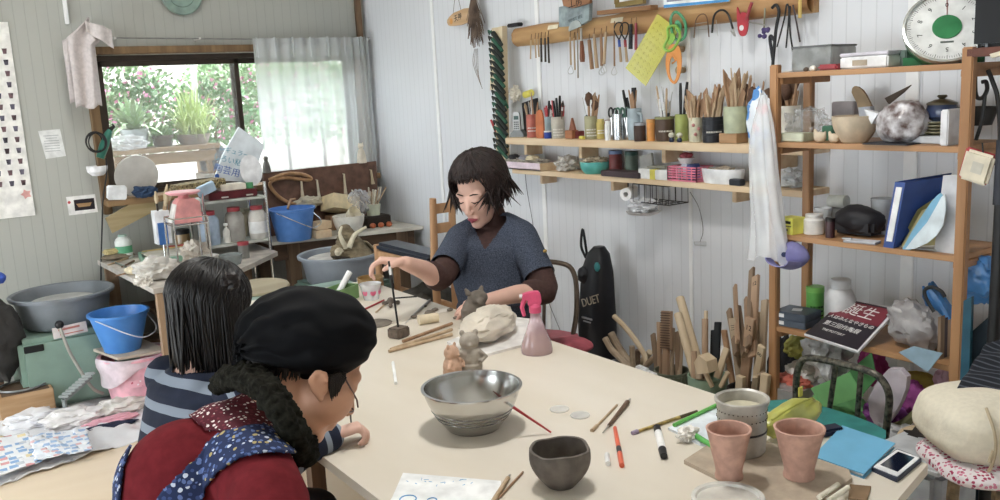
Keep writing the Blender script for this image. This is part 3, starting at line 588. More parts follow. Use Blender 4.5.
# ================================================================ people
def pxof(p):
    q = V(p)-CAM; d = q.dot(FW); return 500+FL*q.dot(RT)/d, 250+FL*q.dot(DN)/d
def inpoly(x, y, poly):
    c = False; n = len(poly)
    for i in range(n):
        x1, y1 = poly[i]; x2, y2 = poly[i-1]
        if (y1 > y) != (y2 > y) and x < (x2-x1)*(y-y1)/(y2-y1)+x1: c = not c
    return c
def limb(b, pts, rs, n=16, k=4):
    P = spl(pts, k); R = []
    for i in range(len(pts)-1):
        for j in range(k): R.append(rs[i]+(rs[i+1]-rs[i])*j/k)
    R.append(rs[-1]); b.tube(P, R, n); b.ball(pts[0], rs[0]*.98, 14); b.ball(pts[-1], rs[-1]*.98, 14); return b
def loft(b, rings, n=24):
    """rings: (centre, half-width vector, half-depth vector)"""
    vs = []; fs = []
    for c, a, d in rings:
        for j in range(n):
            t = 2*PI*j/n; ct, st = math.cos(t), math.sin(t); vs.append(V(c)+V(a)*math.copysign(abs(ct)**.85, ct)+V(d)*math.copysign(abs(st)**.85, st))
    for i in range(len(rings)-1):
        for j in range(n): fs.append([i*n+j, i*n+(j+1) % n, (i+1)*n+(j+1) % n, (i+1)*n+j])
    fs.append(list(range(n))[::-1]); fs.append(list(range((len(rings)-1)*n, len(rings)*n))); return b._add(vs, fs)
def hand(b, W, D, N, T, curl=(.5, .5, .5, .5), size=1., thumb=.5, tcurl=.5):
    W, D, N, T = V(W), _n(D), V(N), V(T); N = _n(N-D*N.dot(D)); T = _n(T-D*T.dot(D)-N*T.dot(N)); q = size
    loft(b, [(W-D*.01*q, T*.024*q, N*.017*q), (W+D*.02*q, T*.032*q, N*.016*q), (W+D*.06*q, T*.041*q, N*.014*q), (W+D*.088*q, T*.040*q, N*.012*q)], 16)
    for i, (L_, c) in enumerate(zip((.072, .080, .074, .058), curl)):
        p = W+D*(.082-.004*abs(i-1.2))*q+T*(.030-i*.0200)*q; d = (D+T*(.10-.07*i)).normalized(); pts = [p-d*.01*q, p]
        for s_, f_ in ((.45, 1.), (.30, 1.1), (.25, .7)):
            d = d.copy(); d.rotate(Matrix.Rotation(c*f_, 3, T)) if (Matrix.Rotation(.1, 3, T) @ D).dot(N) < 0 else d.rotate(Matrix.Rotation(-c*f_, 3, T))
            p = p+d*L_*s_*q; pts.append(p)
        limb(b, pts, [.0095*q, .0092*q, .0085*q, .0078*q, .0068*q], 10, 2)
    p = W+D*.025*q+T*.028*q; d = _n(D*.75+T*thumb-N*tcurl*.4); pts = [p-d*.012*q, p, p+d*.036*q]; d = _n(d+D*.25-T*.25-N*tcurl*.3); pts.append(pts[-1]+d*.030*q)
    limb(b, pts, [.014*q, .0135*q, .0105*q, .0085*q], 10, 2)
def head(b, C, f, u, k=1., ears=True):
    f = _n(f); u = _n(V(u)-f*V(u).dot(f)); s = f.cross(u); R = Matrix((s, f, u)).transposed()
    P = lambda x, y, z: V(C)+(s*x+f*y+u*z)*k
    r = lambda *a: tuple(q*k for q in a)
    b.ball(P(0, -.012, .035), r(.074, .094, .082), 24, R); b.ball(P(0, .030, -.035), r(.058, .060, .078), 20, R); b.ball(P(0, .022, -.010), r(.066, .070, .055), 20, R)
    b.ball(P(0, .062, -.097), r(.026, .026, .020), 14, R); b.ball(P(0, .035, -.080), r(.046, .048, .034), 16, R)
    for d in (-1, 1):
        b.ball(P(d*.036, .060, -.030), r(.022, .022, .024), 12, R); b.ball(P(d*.030, .068, .020), r(.026, .018, .014), 12, R)
        b.ball(P(d*.010, .100, -.040), r(.008, .009, .007), 8, R); b.ball(P(d*.029, .078, .002), r(.015, .012, .009), 10, R)
        if ears:
            b.ball(P(d*.075, -.010, -.008), r(.009, .020, .030), 12, R @ Matrix.Rotation(.25, 3, 'X')); b.tube([P(d*.074, .0, -.02), P(d*.082, -.012, .018), P(d*.083, -.026, .012), P(d*.080, -.024, -.012), P(d*.074, -.006, -.032)], [.006*k]*5, 8)
    b.tube([P(0, .084, .012), P(0, .096, -.015), P(0, .108, -.036), P(0, .098, -.046)], [.007*k, .008*k, .010*k, .006*k], 10)
    b.tube([P(-.022, .082, -.066), P(0, .092, -.063), P(.022, .082, -.066)], [.004*k, .0075*k, .004*k], 8); b.tube([P(-.018, .082, -.074), P(0, .090, -.075), P(.018, .082, -.074)], [.004*k, .0075*k, .004*k], 8)
    return P, s, f, u, R
def face_parts(root, P, k, lip=0xb5475a, brow=0x3a2c28, closed=True):
    for d in (-1, 1):
        ob('eyelid', B().tube([P(d*.016, .091, .001), P(d*.029, .0925, -.004), P(d*.043, .083, .0)], [.0012*k, .0022*k, .0012*k], 6), m(0x3c2a26, .6), root)
        ob('eyebrow', B().tube([P(d*.014, .087, .024), P(d*.030, .0875, .029), P(d*.048, .075, .024)], [.0018*k, .0028*k, .0012*k], 6), m(brow, .8), root)
    l_ = ob('lips', B().tube([P(-.021, .087, -.068), P(-.008, .0975, -.065), P(.008, .0975, -.065), P(.021, .087, -.068)], [.0015*k, .005*k, .005*k, .0015*k], 8).tube([P(-.018, .087, -.071), P(0, .0965, -.0745), P(.018, .087, -.071)], [.0015*k, .0052*k, .0015*k], 8), m(lip, .5), root)
def hairmesh(P, k, n, drop, seed, sector=.9, fringe=1.1, puff=1.0, r=.007, wild=.012, part=0., down=V((0, 0, -1)), backpull=0.):
    """strands that start at the crown, follow the skull and hang; SECTOR: half angle of the face opening"""
    rnd = random.Random(seed); b = B()
    el = lambda az_, pol, q: P(.080*q*math.sin(pol)*math.sin(az_), -.012+.102*q*math.sin(pol)*math.cos(az_), .035+.094*q*math.cos(pol))
    b.grid(lambda u, v: el(sector*.9+(2*PI-1.8*sector)*u, 1.62*v+.02, 1.0*puff), 30, 12)
    b.grid(lambda u, v: el(-sector+(2*sector)*u, fringe*.72*v+.02, 1.0*puff), 12, 8)
    for i in range(n):
        a = rnd.uniform(-PI, PI); front = abs(a) < sector; q = puff*rnd.uniform(1.0, 1.10); a0 = a+rnd.gauss(0, .25); pts = []
        pe = fringe*rnd.uniform(.85, 1.15) if front else rnd.uniform(1.45, 1.75); st = rnd.uniform(0, .8)
        for j in range(6):
            t = j/5; pol = st+(pe-st)*t; pts.append(el(a0+(a-a0)*t, pol, q*(1+.03*math.sin(t*3))))
        if not front:
            L_ = drop*rnd.uniform(.75, 1.05); o = V((rnd.gauss(0, wild), rnd.gauss(0, wild), 0)); e = pts[-1]
            pull = (P(0, -.03, 0)-e); pull.z = 0
            for j in (1, 2, 3): pts.append(e+down*L_*j/3+o*j+pull*.12*j*(1 if drop < .2 else .5))
        rr = r*rnd.uniform(.7, 1.25)*k; m_ = len(pts); b.tube(pts, [rr*(.5 if j == 0 else 1 if j < m_-2 else .8 if j < m_-1 else .15) for j in range(m_)], 5)
    return b
def cut(me, pred):
    bm = bmesh.new(); bm.from_mesh(me); bm.faces.ensure_lookup_table()
    bmesh.ops.delete(bm, geom=[f_ for f_ in bm.faces if pred(f_.calc_center_median())], context='FACES'); bm.to_mesh(me); bm.free(); return me
def patch(me, pred, off, th=.003):
    bm = bmesh.new(); bm.from_mesh(me); bm.normal_update()
    bmesh.ops.delete(bm, geom=[f_ for f_ in bm.faces if not pred(f_.calc_center_median(), f_.normal)], context='FACES')
    bmesh.ops.smooth_vert(bm, verts=bm.verts, factor=.5, use_axis_x=True, use_axis_y=True, use_axis_z=True)
    nr = {v: v.normal.copy() for v in bm.verts}
    for v in bm.verts: v.co += nr[v]*off
    ex = bmesh.ops.extrude_face_region(bm, geom=bm.faces[:]); 
    for v in [g for g in ex['geom'] if isinstance(g, bmesh.types.BMVert)]: v.co += v.normal*th if v not in nr else nr[v]*th
    out = bpy.data.meshes.new('patch'); bmesh.ops.recalc_face_normals(bm, faces=bm.faces); bm.to_mesh(out); bm.free(); out.shade_smooth(); return out
def legs(b, pel, f, s, w=.085, thigh=.40, infl=0., knee=.50, foot=True):
    for d in (-1, 1):
        hp = pel+s*w*d; kn = V((pel.x, pel.y, 0))+f*thigh+s*w*1.15*d; kn.z = knee-.03; an = kn+f*.03; an.z = .09
        limb(b, [hp, hp.lerp(kn, .5)+V((0, 0, .01)), kn], [.080+infl, .068+infl, .052+infl]); limb(b, [kn, kn.lerp(an, .35)-f*.015, an], [.050+infl, .050+infl, .036+infl])
        if foot: limb(b, [an-V((0, 0, .045))-f*.02, an-V((0, 0, .055))+f*.14], [.036+infl, .028+infl])
SKIN = m(0xe3b09a, .5, var=.06, sc=9, spec=.35); SKIN2 = m(0xe0a078, .5, var=.06, sc=9, spec=.35)
HAIRD = m(0x1c1312, .45, var=.35, sc=70, spec=.35)
def knit(h, h2, sc=230.):
    return m(h, .9, var=0, sc=sc, h2=h2, bump=.35, spec=.15)
# ---------------------------------------------------------------- 1: the woman at the far side
D0 = 3.50
A_ = lambda px, py, d: ad(px, py, d)
root = E('person', 'seated person with dark bob in grey blue sweater steadying a thin black rod', 'person', (1.98, 2.98, 0)); 
C = A_(480, 191, 3.43); f = -FW*.74-RT*.47+DN*.50; u = V((-.05, 0, 1))
fh = _n((-.80, -.60, 0)); sh = _n((.60, -.80, 0))     # she faces the table; sh = towards image right
shR, shL = A_(461, 239, 3.52), A_(522, 236, 3.42); nk = A_(493, 219, 3.52); chest = A_(490, 262, 3.50); waist = A_(497, 300, 3.50); pel = V((1.98, 2.98, .53))
elR, wrR = A_(441, 276, 3.26), A_(405, 263, 3.01); elL, wrL = A_(545, 288, 3.30), A_(489, 300, 3.12)
b = B(); P, s_, f_, u_, R_ = head(b, C, f, u, 1.07); limb(b, [P(0, -.03, -.04), nk+V((0, 0, -.02))], [.052, .056])
tor = lambda e=0.: [(nk+V((0, 0, -.015)), sh*(.06+e), fh*(.05+e)), (nk+V((0, 0, -.03)), sh*(.095+e), fh*(.062+e)), (shR.lerp(shL, .5)+V((0, 0, -.02)), sh*(.165+e), fh*(.09+e)), (chest, sh*(.155+e), fh*(.115+e)), (waist, sh*(.140+e), fh*(.105+e)), (pel+V((0, 0, .10)), sh*(.155+e), fh*(.11+e)), (pel+V((0, 0, -.04)), sh*(.16+e), fh*(.11+e))]
loft(b, tor()); limb(b, [shR, elR, elR.lerp(wrR, .5), wrR], [.050, .040, .034, .025]); limb(b, [shL, elL, elL.lerp(wrL, .5), wrL], [.050, .040, .034, .025])
hand(b, wrR, -RT*.95-DN*.12-FW*.25, -DN, -FW, (.55, .75, .65, .6), 1.0, .6, 1.0); hand(b, wrL, -RT*.9+DN*.33-FW*.15, -DN*.8-FW*.4, -FW*.3-DN, (.35, .3, .25, .3), .95, .5, .3)
legs(b, pel, fh, sh)
ob('body', remesh(b, .0042, 7), SKIN, root, loc=-root.location)
def inroot(o): o.matrix_local = Matrix.Translation(-root.location); return o
n0 = len(COL.objects); face_parts(root, P, 1.07)
for o in kids(root): o.matrix_local = Matrix.Translation(-root.location)
hb = hairmesh(P, 1.0, 1100, .095, 11, .95, 1.06, 1.13, .0036, .012, down=_n(V((0, 0, -1))-f_*.0))
ob('hair', hb, m(0x2c1d1b, .45, var=.35, sc=70, spec=.35), root, loc=-root.location, sharp=180)
b = B(); limb(b, [P(0, -.02, -.075), nk+V((0, 0, -.03))], [.058, .064]); loft(b, tor(.004)[:4]); 
for a, e_, w_ in ((shR, elR, wrR), (shL, elL, wrL)): limb(b, [a, e_, e_.lerp(w_, .28)], [.055, .050, .044])
ob('turtleneck', remesh(b, .005, 5), m(0x4a2f2a, .85, bump=.2, sc=80), root, loc=-root.location)
b = B(); loft(b, tor(.014)); 
limb(b, [shR, nk+V((0, 0, -.03)), shL], [.062, .07, .062])
for a, e_ in ((shR, elR), (shL, elL)): limb(b, [a, a.lerp(e_, .4), a.lerp(e_, .80)], [.061, .060, .062])
b.ball(waist+sh*.10, (.06, .06, .09)).ball(waist-sh*.10, (.06, .06, .09))
sw = remesh(b, .005, 14)
Vp = [(468, 200), (473, 226), (485, 250), (506, 222), (508, 200)]
sw = cut(sw, lambda c: (inpoly(*pxof(c), Vp) and (c-chest).dot(fh) > .0) or (c-nk).length < .070 or any((c-e_).dot(_n(e_-a)) > -.075*0-.055 and (c-e_).length < .10 for a, e_ in ((shR, elR), (shL, elL))))
ob('sweater', sw, knit(0x343b4c, 0x565f72, 260), root, loc=-root.location)
bp_ = A_(545, 251, 3.31); ob('brooch', B().ball(bp_-root.location, (.009, .006, .007), 10), m(0xc9a23c, .3, .8), root)
b = B(); legs(b, pel, fh, sh, infl=.012, foot=False); loft(b, [(pel+V((0, 0, .06)), sh*.175, fh*.125), (pel+V((0, 0, -.06)), sh*.175, fh*.125)])
ob('trousers', remesh(b, .008, 5), m(0x1c2433, .85), root, loc=-root.location)
W1 = root
p = A_(474, 303, 3.03); gz = TZ; cy = B()
an = on(475, 321); s = mpp(an)
cy.ball((0, 0, 12*s), (13*s, 11*s, 13*s), 16).ball((2*s, -4*s, 24*s), (11*s, 9*s, 8*s), 14).tube([(-9*s, 0, 2*s), (-9*s, 0, 14*s)], 6*s, 10).tube([(9*s, 0, 2*s), (8*s, 0, 14*s)], 6*s, 10)
for d in (-1, 1): cy.tube([(d*7*s, -2*s, 29*s), (d*10*s, -1*s, 35*s)], [3.5*s, 1.5*s], 8)
cy.ball((0, -13*s, 23*s), (4*s, 4*s, 3.5*s), 10)
ob('clay_animal', remesh(cy, .003, 4), m(0x70665b, .85, sc=50, bump=.5), loc=an, label='dark grey wet clay animal being modelled under the seated person\'s fingers', cat='figurine')
# her chair: steel tube back and red seat, and what carries the other two
ch = E('tube_chair', 'steel tube chair with dusty red seat under the person in the grey blue sweater', 'chair', (2.04, 2.96, 0), (0, 0, math.atan2(fh.y, fh.x)))
ob('seat', B().prism(smooth([(-.22, -.22), (.20, -.20), (.24, 0), (.20, .20), (-.22, .22)], 4), .405, .445), m(0xb24a58, .5), ch)
tm = m(0x6a5a4c, .35, .7)
bt = spl([(-.20, -.20, .42), (-.24, -.215, .55), (-.27, -.20, .70), (-.275, -.12, .745), (-.275, .12, .745), (-.27, .20, .70), (-.24, .215, .55), (-.20, .20, .42)], 5); ob('back_frame', B().tube(bt, .011, 10), tm, ch)
for yy in (-.07, .07): ob('back_bar', B().tube([(-.21, yy, .43), (-.275, yy, .745)], .008, 8), tm, ch)
for sx in (-1, 1):
    for sy in (-1, 1): ob('leg', B().tube([(sx*.17, sy*.18, .41), (sx*.21, sy*.21, 0)], .011, 8), tm, ch)
rs_ = az(570, 345, .60); ob('red_cushion', B().lump((0, 0, 0), (.10, .10, .03), .06, 1.2, seed=2), m(0xb8495a, .7, var=.2, sc=15), loc=ax(568, 346, 2.13), label='dusty red round cushion hanging at the tube chair by the black case', cat='cushion')
def stool(x, y, lab, h=.43):
    e = E('wooden_stool', lab, 'stool', (x, y, 0)); ob('seat', B().lathe([(0, h-.03), (.16, h-.03), (.17, h-.015), (.16, h), (0, h)], 32), OAK, e)
    for i in range(4): a = i*PI/2+.7; ob('leg', B().tube([(.11*math.cos(a), .11*math.sin(a), h-.03), (.16*math.cos(a), .16*math.sin(a), 0)], [.018, .014], 8), OAK, e)
# ---------------------------------------------------------------- 2: the girl
root = E('person', 'child with long dark hair in navy striped top writing with back turned', 'person', (.36, 2.08, 0))
fh = _n((.93, -.1, 0)); fh = _n((.95, .30, 0)); sh = _n((fh.y, -fh.x, 0))
C = A_(209, 312, 2.07); f = fh+V((0, 0, -.45)); k = .86
nk = A_(196, 366, 2.05); pel = V((.45, 2.08, .52)); shM = A_(200, 386, 2.05); shR, shL = shM+sh*.135, shM-sh*.135; chest = shM.lerp(pel, .40); waist = shM.lerp(pel, .72)
wrR = az(331, 436, TZ+.028); elR = A_(270, 462, 1.93); wrL = V((.80, 2.22, TZ+.03)); elL = shL.lerp(wrL, .5)+V((-.03, .05, -.08))
b = B(); P, s_, f_, u_, R_ = head(b, C, f, V((0, 0, 1)), k); limb(b, [P(0, -.02, -.05), nk+V((0, 0, -.03))], [.043, .046])
tor = lambda e=0.: [(nk, sh*(.045+e), fh*(.042+e)), (nk+V((0, 0, -.025)), sh*(.10+e), fh*(.055+e)), (shM, sh*(.140+e), fh*(.075+e)), (chest, sh*(.130+e), fh*(.09+e)), (waist, sh*(.105+e), fh*(.085+e)), (pel+V((0, 0, -.05)), sh*(.12+e), fh*(.105+e))]
loft(b, tor()); limb(b, [shR, elR, elR.lerp(wrR, .5), wrR], [.040, .034, .029, .022]); limb(b, [shL, elL, wrL], [.040, .032, .022])
hand(b, wrR, RT*.9-DN*.28+FW*.3, -DN, -FW*.2+FW*.9-DN*.2, (.85, .95, 1.0, 1.05), .80, .35, .6); hand(b, wrL, fh, V((0, 0, 1)), sh, (.3, .3, .3, .3), .8)
legs(b, pel, fh, sh, .07, .34, 0, .46)
ob('body', remesh(b, .0042, 6), SKIN, root, loc=-root.location)
face_parts(root, P, k, 0xc07a74)
for o in kids(root):
    if o.name.split('.')[0] != 'body': o.matrix_local = Matrix.Translation(-root.location)
ob('hair', hairmesh(P, .9, 1300, .225, 21, .75, 1.0, 1.06, .0036, .004), m(0x110c0c, .42, var=.3, sc=60, spec=.35), root, loc=-root.location, sharp=180)
hc = A_(230, 281, 1.96); ob('hair_knot', B().lump(V(hc)-root.location, (.022, .02, .02), .35, 3, 10, 4), HAIRD, root)
b = B(); loft(b, tor(.012)); b.ball(shR-V((0, 0, .01)), .05).ball(shL-V((0, 0, .01)), .048)
shirt = bands(0x20283e, 0x8b97a8, V((0, 0, 1))+fh*.22, .058, .36, .85, .15, .25)
limb(b, [shL, elL, elL.lerp(wrL, .8)], [.054, .046, .036]); b2 = cut(remesh(b, .005, 5), lambda c: (c-nk).length < .052); ob('striped_top', b2, shirt, root, loc=-root.location)
b = B(); limb(b, [shR, elR, elR.lerp(wrR, .55), elR.lerp(wrR, .97)], [.054, .046, .042, .036]); ob('sleeve', remesh(b, .005, 4), bands(0x20283e, 0x8b97a8, _n(wrR-elR), .040, .34, .85, .1), root, loc=-root.location)
b = B(); legs(b, pel, fh, sh, .07, .34, .012, .46, False); loft(b, [(pel+V((0, 0, .05)), sh*.15, fh*.12), (pel+V((0, 0, -.06)), sh*.15, fh*.12)]); ob('trousers', remesh(b, .008, 4), m(0x23262f, .9), root, loc=-root.location)
stool(.36, 2.10, 'wooden stool under the child in the striped top')
pa, pb2 = az(352, 432, TZ+.004), A_(349, 398, 1.98); ob('pencil', B().tube([V((0, 0, 0)), pb2-pa], [.0012, .0036], 7), m(0x3c3c40, .5), loc=pa, label='dark pencil held upright in the fist of the child', cat='pencil')
# ---------------------------------------------------------------- 3: the person in red, nearest
root = E('person', 'person in black headscarf, dark red top and floral apron bent over the table', 'person', (.22, 1.38, 0))
fh = _n((.93, .25, 0)); sh = _n((fh.y, -fh.x, 0)); k = 1.0
C = A_(308, 366, 1.54); f = RT*.76+DN*.50+FW*.40; u = -DN
shR, shL = A_(268, 500, 1.30), A_(232, 432, 1.62); nk = A_(258, 425, 1.50); pel = V((.20, 1.34, .54))
elR = V((.34, 1.02, .82)); wrR = V((.58, 1.12, .63)); wrL = V((.58, 1.40, .63)); elL = V((.34, 1.66, .74))
b = B(); P, s_, f_, u_, R_ = head(b, C, f, u, k, False)
e_c = A_(319, 387, 1.438); es = -FW; 
def ear(b, c, k=1.): 
    q = lambda x, y, z: c+(RT*x-DN*y-FW*z)*k
    b.tube([q(.004, -.021, -.004), q(-.009, -.004, .004), q(-.012, .014, .008), q(-.002, .026, .008), q(.011, .022, .004), q(.013, .008, .0)], [.006*k, .0062*k, .006*k, .006*k, .0055*k, .005*k], 8); b.ball(q(.001, .003, -.009), (.0155*k, .009*k, .0235*k), 12); b.ball(q(.002, -.020, -.002), .0065*k, 10)
ear(b, e_c, 1.0); b.ball(A_(324, 395, 1.52), (.052, .055, .052), 20); b.ball(A_(306, 408, 1.52), (.052, .05, .045), 20)
limb(b, [P(0, -.045, -.02), A_(276, 412, 1.51), nk+V((0, 0, -.03))], [.060, .056, .062])
balls = [((190, 486), 1.43, .108), ((226, 452), 1.46, .078), ((188, 560), 1.42, .118), ((200, 640), 1.42, .120)]
def redtorso(b, e):
    for (q, d, r_) in balls: b.ball(A_(*q, d), r_+e, 24)
    limb(b, [A_(190, 486, 1.43), A_(188, 560, 1.42), pel+V((0, 0, .05))], [.108+e, .118+e, .13+e]); limb(b, [shL, A_(238, 452, 1.46), shR], [.054+e, .075+e, .058+e]); limb(b, [A_(190, 486, 1.43), A_(226, 452, 1.46), nk], [.10+e, .076+e, .056+e])
    limb(b, [shR, elR, elR.lerp(wrR, .8)], [.060+e, .050+e, .036+e]); limb(b, [shL, elL, elL.lerp(wrL, .8)], [.055+e, .048+e, .036+e])
redtorso(b, -.012); limb(b, [elR, wrR], [.036, .024]); limb(b, [elL, wrL], [.036, .024]); hand(b, wrR, V((.9, .0, -.1)), V((0, 0, 1)), sh*-1, (.4, .4, .4, .4)); hand(b, wrL, V((.7, -.6, -.1)), V((0, 0, 1)), sh, (.4, .4, .4, .4)); legs(b, pel, fh, sh)
ob('body', remesh(b, .0042, 7), SKIN2, root, loc=-root.location)
b = B(); redtorso(b, .0); red = remesh(b, .005, 8)
red = cut(red, lambda c: (c-A_(276, 412, 1.51)).length < .05)
RT_ = lambda o: o
yoke = patch(red, lambda c, n: inpoly(*pxof(c), [(178, 396), (196, 372), (235, 366), (290, 390), (312, 440), (294, 450), (268, 440), (240, 434), (206, 432), (186, 414)]) and n.dot(FW) < .35, .002, .004)
strap = patch(red, lambda c, n: inpoly(*pxof(c), [(224, 436), (262, 429), (300, 445), (304, 458), (266, 457), (242, 462), (222, 474), (202, 500), (192, 520), (142, 520), (165, 490), (195, 460), (212, 445)]) and n.dot(FW) < .2, .007, .004)
st2 = patch(red, lambda c, n: inpoly(*pxof(c), [(100, 520), (105, 470), (120, 436), (143, 415), (150, 412), (150, 424), (136, 442), (126, 470), (121, 520)]) and n.dot(FW) < .75, .004, .004)
ob('red_top', red, m(0x74141f, .9, var=.10, sc=40, bump=.3, spec=.1), root, loc=-root.location)
ob('knitted_yoke', yoke, speckle(0x5c1a2a, [(0xe8dcd8, .42), (0x7a2a3a, .58)], 135, .36), root, loc=-root.location)
flo = speckle(0x26345c, [(0x5f78b4, .40), (0xc9d2e6, .18), (0x3a4f86, .24), (0xb8a45c, .18)], 115, .40)
ob('apron_strap', strap, flo, root, loc=-root.location); ob('apron_strap', st2, flo, root, loc=-root.location)
b = B()
for pts_, r_ in (([(220, 384, 1.58), (234, 378, 1.48), (256, 386, 1.41), (276, 408, 1.375), (292, 434, 1.375), (306, 456, 1.42)], .019), ([(228, 374, 1.58), (250, 372, 1.46), (272, 388, 1.41), (289, 412, 1.39), (302, 436, 1.40)], .017)):
    Pn = spl([A_(*q) for q in pts_], 8)
    for i, q in enumerate(Pn):
        b.ball(q, r_, 12)
b.tube(spl([A_(306, 456, 1.42), A_(304, 430, 1.60), A_(284, 408, 1.66), A_(240, 380, 1.64), A_(222, 380, 1.58)], 6), .019, 12)
sc_ = remesh(b, .0042, 1)
for v in sc_.vertices:
    c = v.co; n_ = noise.noise(c*95)+.6*noise.noise(c*190); v.co = c+v.normal*(.006*n_)
ob('scarf', sc_, m(0x22211a, .95, var=.35, sc=110, bump=.6, spec=.1), root, loc=-root.location)
# headscarf: puffed cloth gathered at the nape
b = B(); hat = m(0x0a0b0f, .8, var=.2, sc=8, spec=.15)
Rh = Matrix((RT, -DN, -FW)).transposed()
hc_ = A_(308, 336, 1.53)
hb = bmesh.new(); bmesh.ops.create_icosphere(hb, subdivisions=6, radius=1)
nape = V((-1.0, -.30, .30)).normalized()
for v in hb.verts:
    d = v.co.normalized(); g = d.dot(nape); ang = math.atan2(d.cross(nape).dot(V((0, 1, 0))), d.cross(nape).dot(V((0, 0, 1))))
    fold = .042*math.sin(ang*11+2*noise.noise(d*2))*max(0, g+.45)**.9+.010*math.sin(ang*24)*max(0, g)+.018*noise.noise(d*3.2)+.012*math.sin(d.y*16+d.x*5+noise.noise(d*2)*3)
    x, y, z = d.x*.117, d.y*.084, d.z*.098
    low = -.052-.018*d.x if d.z > -2 else 0
    if y < 0: y *= .93+.05*d.x
    v.co = V((x, y-.008*0, z))*(1+fold); v.co.y += .002
hm = B().take(hb, Matrix.Translation(hc_) @ Rh.to_4x4())
ob('headscarf', hm, hat, root, loc=-root.location, sharp=180)
ob('nape_hair', B().lump(A_(270, 366, 1.475)-root.location, (.042, .022, .020), .2, 3, 10, 7, rot=Rh), HAIRD, root)
ob('scarf_knot', B().lump(A_(246, 350, 1.50)-root.location, (.022, .022, .024), .5, 3, seed=5).lump(A_(242, 364, 1.51)-root.location, (.014, .014, .024), .5, 3, seed=6), hat, root)
sb_ = B()
for i in range(60):
    t = random.random(); a = A_(330+t*16, 374+random.uniform(-2, 4), 1.448+t*.03); e_ = A_(331+t*9+random.uniform(-2, 2), 398+random.uniform(-8, 4)-t*8, 1.462+t*.02); sb_.tube([a, a.lerp(e_, .5)+(-FW)*.004, e_], [.003, .003, .0006], 5)
ob('hair', sb_, HAIRD, root, loc=-root.location)
sb_ = B()
for i in range(50):
    t = random.random(); a = A_(262+t*38, 368, 1.445+.03*abs(t-.5)); e_ = a+V((0, 0, -.012-.012*random.random()))+RT*random.uniform(-.012, .002); sb_.tube([a, e_], [.003, .0006], 5)
ob('hair', sb_, HAIRD, root, loc=-root.location)
gp_ = B().tube([A_(346, 380, 1.48), A_(357, 400, 1.53), A_(358, 407, 1.55)], .0016, 6); gl_ = [A_(346+7*math.cos(a/14*2*PI)+3*math.sin(a/14*2*PI), 409+3.2*math.sin(a/14*2*PI), 1.53+.03*math.cos(a/14*2*PI)) for a in range(15)]
gp_.tube(gl_, .0014, 6); ob('spectacles', gp_, m(0x6e4a42, .3), root, loc=-root.location)
b = B(); legs(b, pel, fh, sh, infl=.014, foot=False); loft(b, [(pel+V((0, 0, .10)), sh*.17, fh*.14), (pel+V((0, 0, -.06)), sh*.18, fh*.14)]); ob('apron_skirt', remesh(b, .008, 4), flo, root, loc=-root.location)
stool(.20, 1.34, 'wooden stool under the person in dark red', .44)
# ================================================================ window wall and the left back corner
wy = WY-.002
# calendar
cal = E('wall_calendar', 'long paper calendar with rows of small cup photos', 'calendar', ay(10, 120, wy-.003), 'W')
Mi = cal.matrix_world.inverted(); L4 = [Mi @ ay(a, b_, wy-.003) for a, b_ in ((-40, 14), (5, 22), (38, 215), (-14, 224))]; hw = abs(L4[1].x-L4[0].x); 
x1 = (L4[1].x+L4[2].x)/2; x0 = x1-.44; zt, zb = L4[1].y, L4[2].y
ob('paper_sheet', B().box(((x0+x1)/2, (zt+zb)/2, .001), (x1-x0, zt-zb, .002)), m(0xf1eee8, .6), cal)
cc = [0x3b3a5c, 0x6a5560, 0x8e3a3f, 0x7d6a66, 0x2f3f80, 0x4a3f4a]
for r_ in range(int((zt-zb-.27)/.058)):
    cb = B(); cb2 = B()
    for c_ in range(7):
        q = cb if (r_+c_) % 2 else cb2; x = x1-.035-c_*.056; z = zt-.15-r_*.058; q.prism([(x-.008, z-.014), (x+.008, z-.014), (x+.012, z+.014), (x-.012, z+.014)], .002, .0028)
    if r_ == 0: cal_a, cal_b = cb, cb2
    else:
        cal_a._add([v.co.copy() for v in cb.bm.verts], [[v.index for v in f_.verts] for f_ in (cb.bm.verts.index_update(), cb.bm.faces)[1]]); cal_b._add([v.co.copy() for v in cb2.bm.verts], [[v.index for v in f_.verts] for f_ in (cb2.bm.verts.index_update(), cb2.bm.faces)[1]])
ob('cup_picture', cal_a, m(0x5a5566, .5, sc=14, var=.5), cal); ob('cup_picture', cal_b, m(0x7c5a60, .5, sc=14, var=.5), cal)
ob('pink_blossom', B().prism([(x1-.03+.028*math.cos(a/10*2*PI)*(1 if a % 2 else .6), zb+.12+.028*math.sin(a/10*2*PI)*(1 if a % 2 else .6)) for a in range(10)], .002, .003), m(0xe8a49c, .6), cal)
text(cal, 'XII  MMXII', .022, m(0x333333, .6), (x1-.20, zb+.05, .0025)) if False else None
kb = B()
for i in range(6): kb.box((x1-.33+i*.019, zb+.055, .0025), (.013, .014, .0006)).box((x1-.33+i*.019, zb+.055, .0028), (.005, .018, .0006))
ob('printed_caption', kb, m(0x2c2c30, .6), cal)
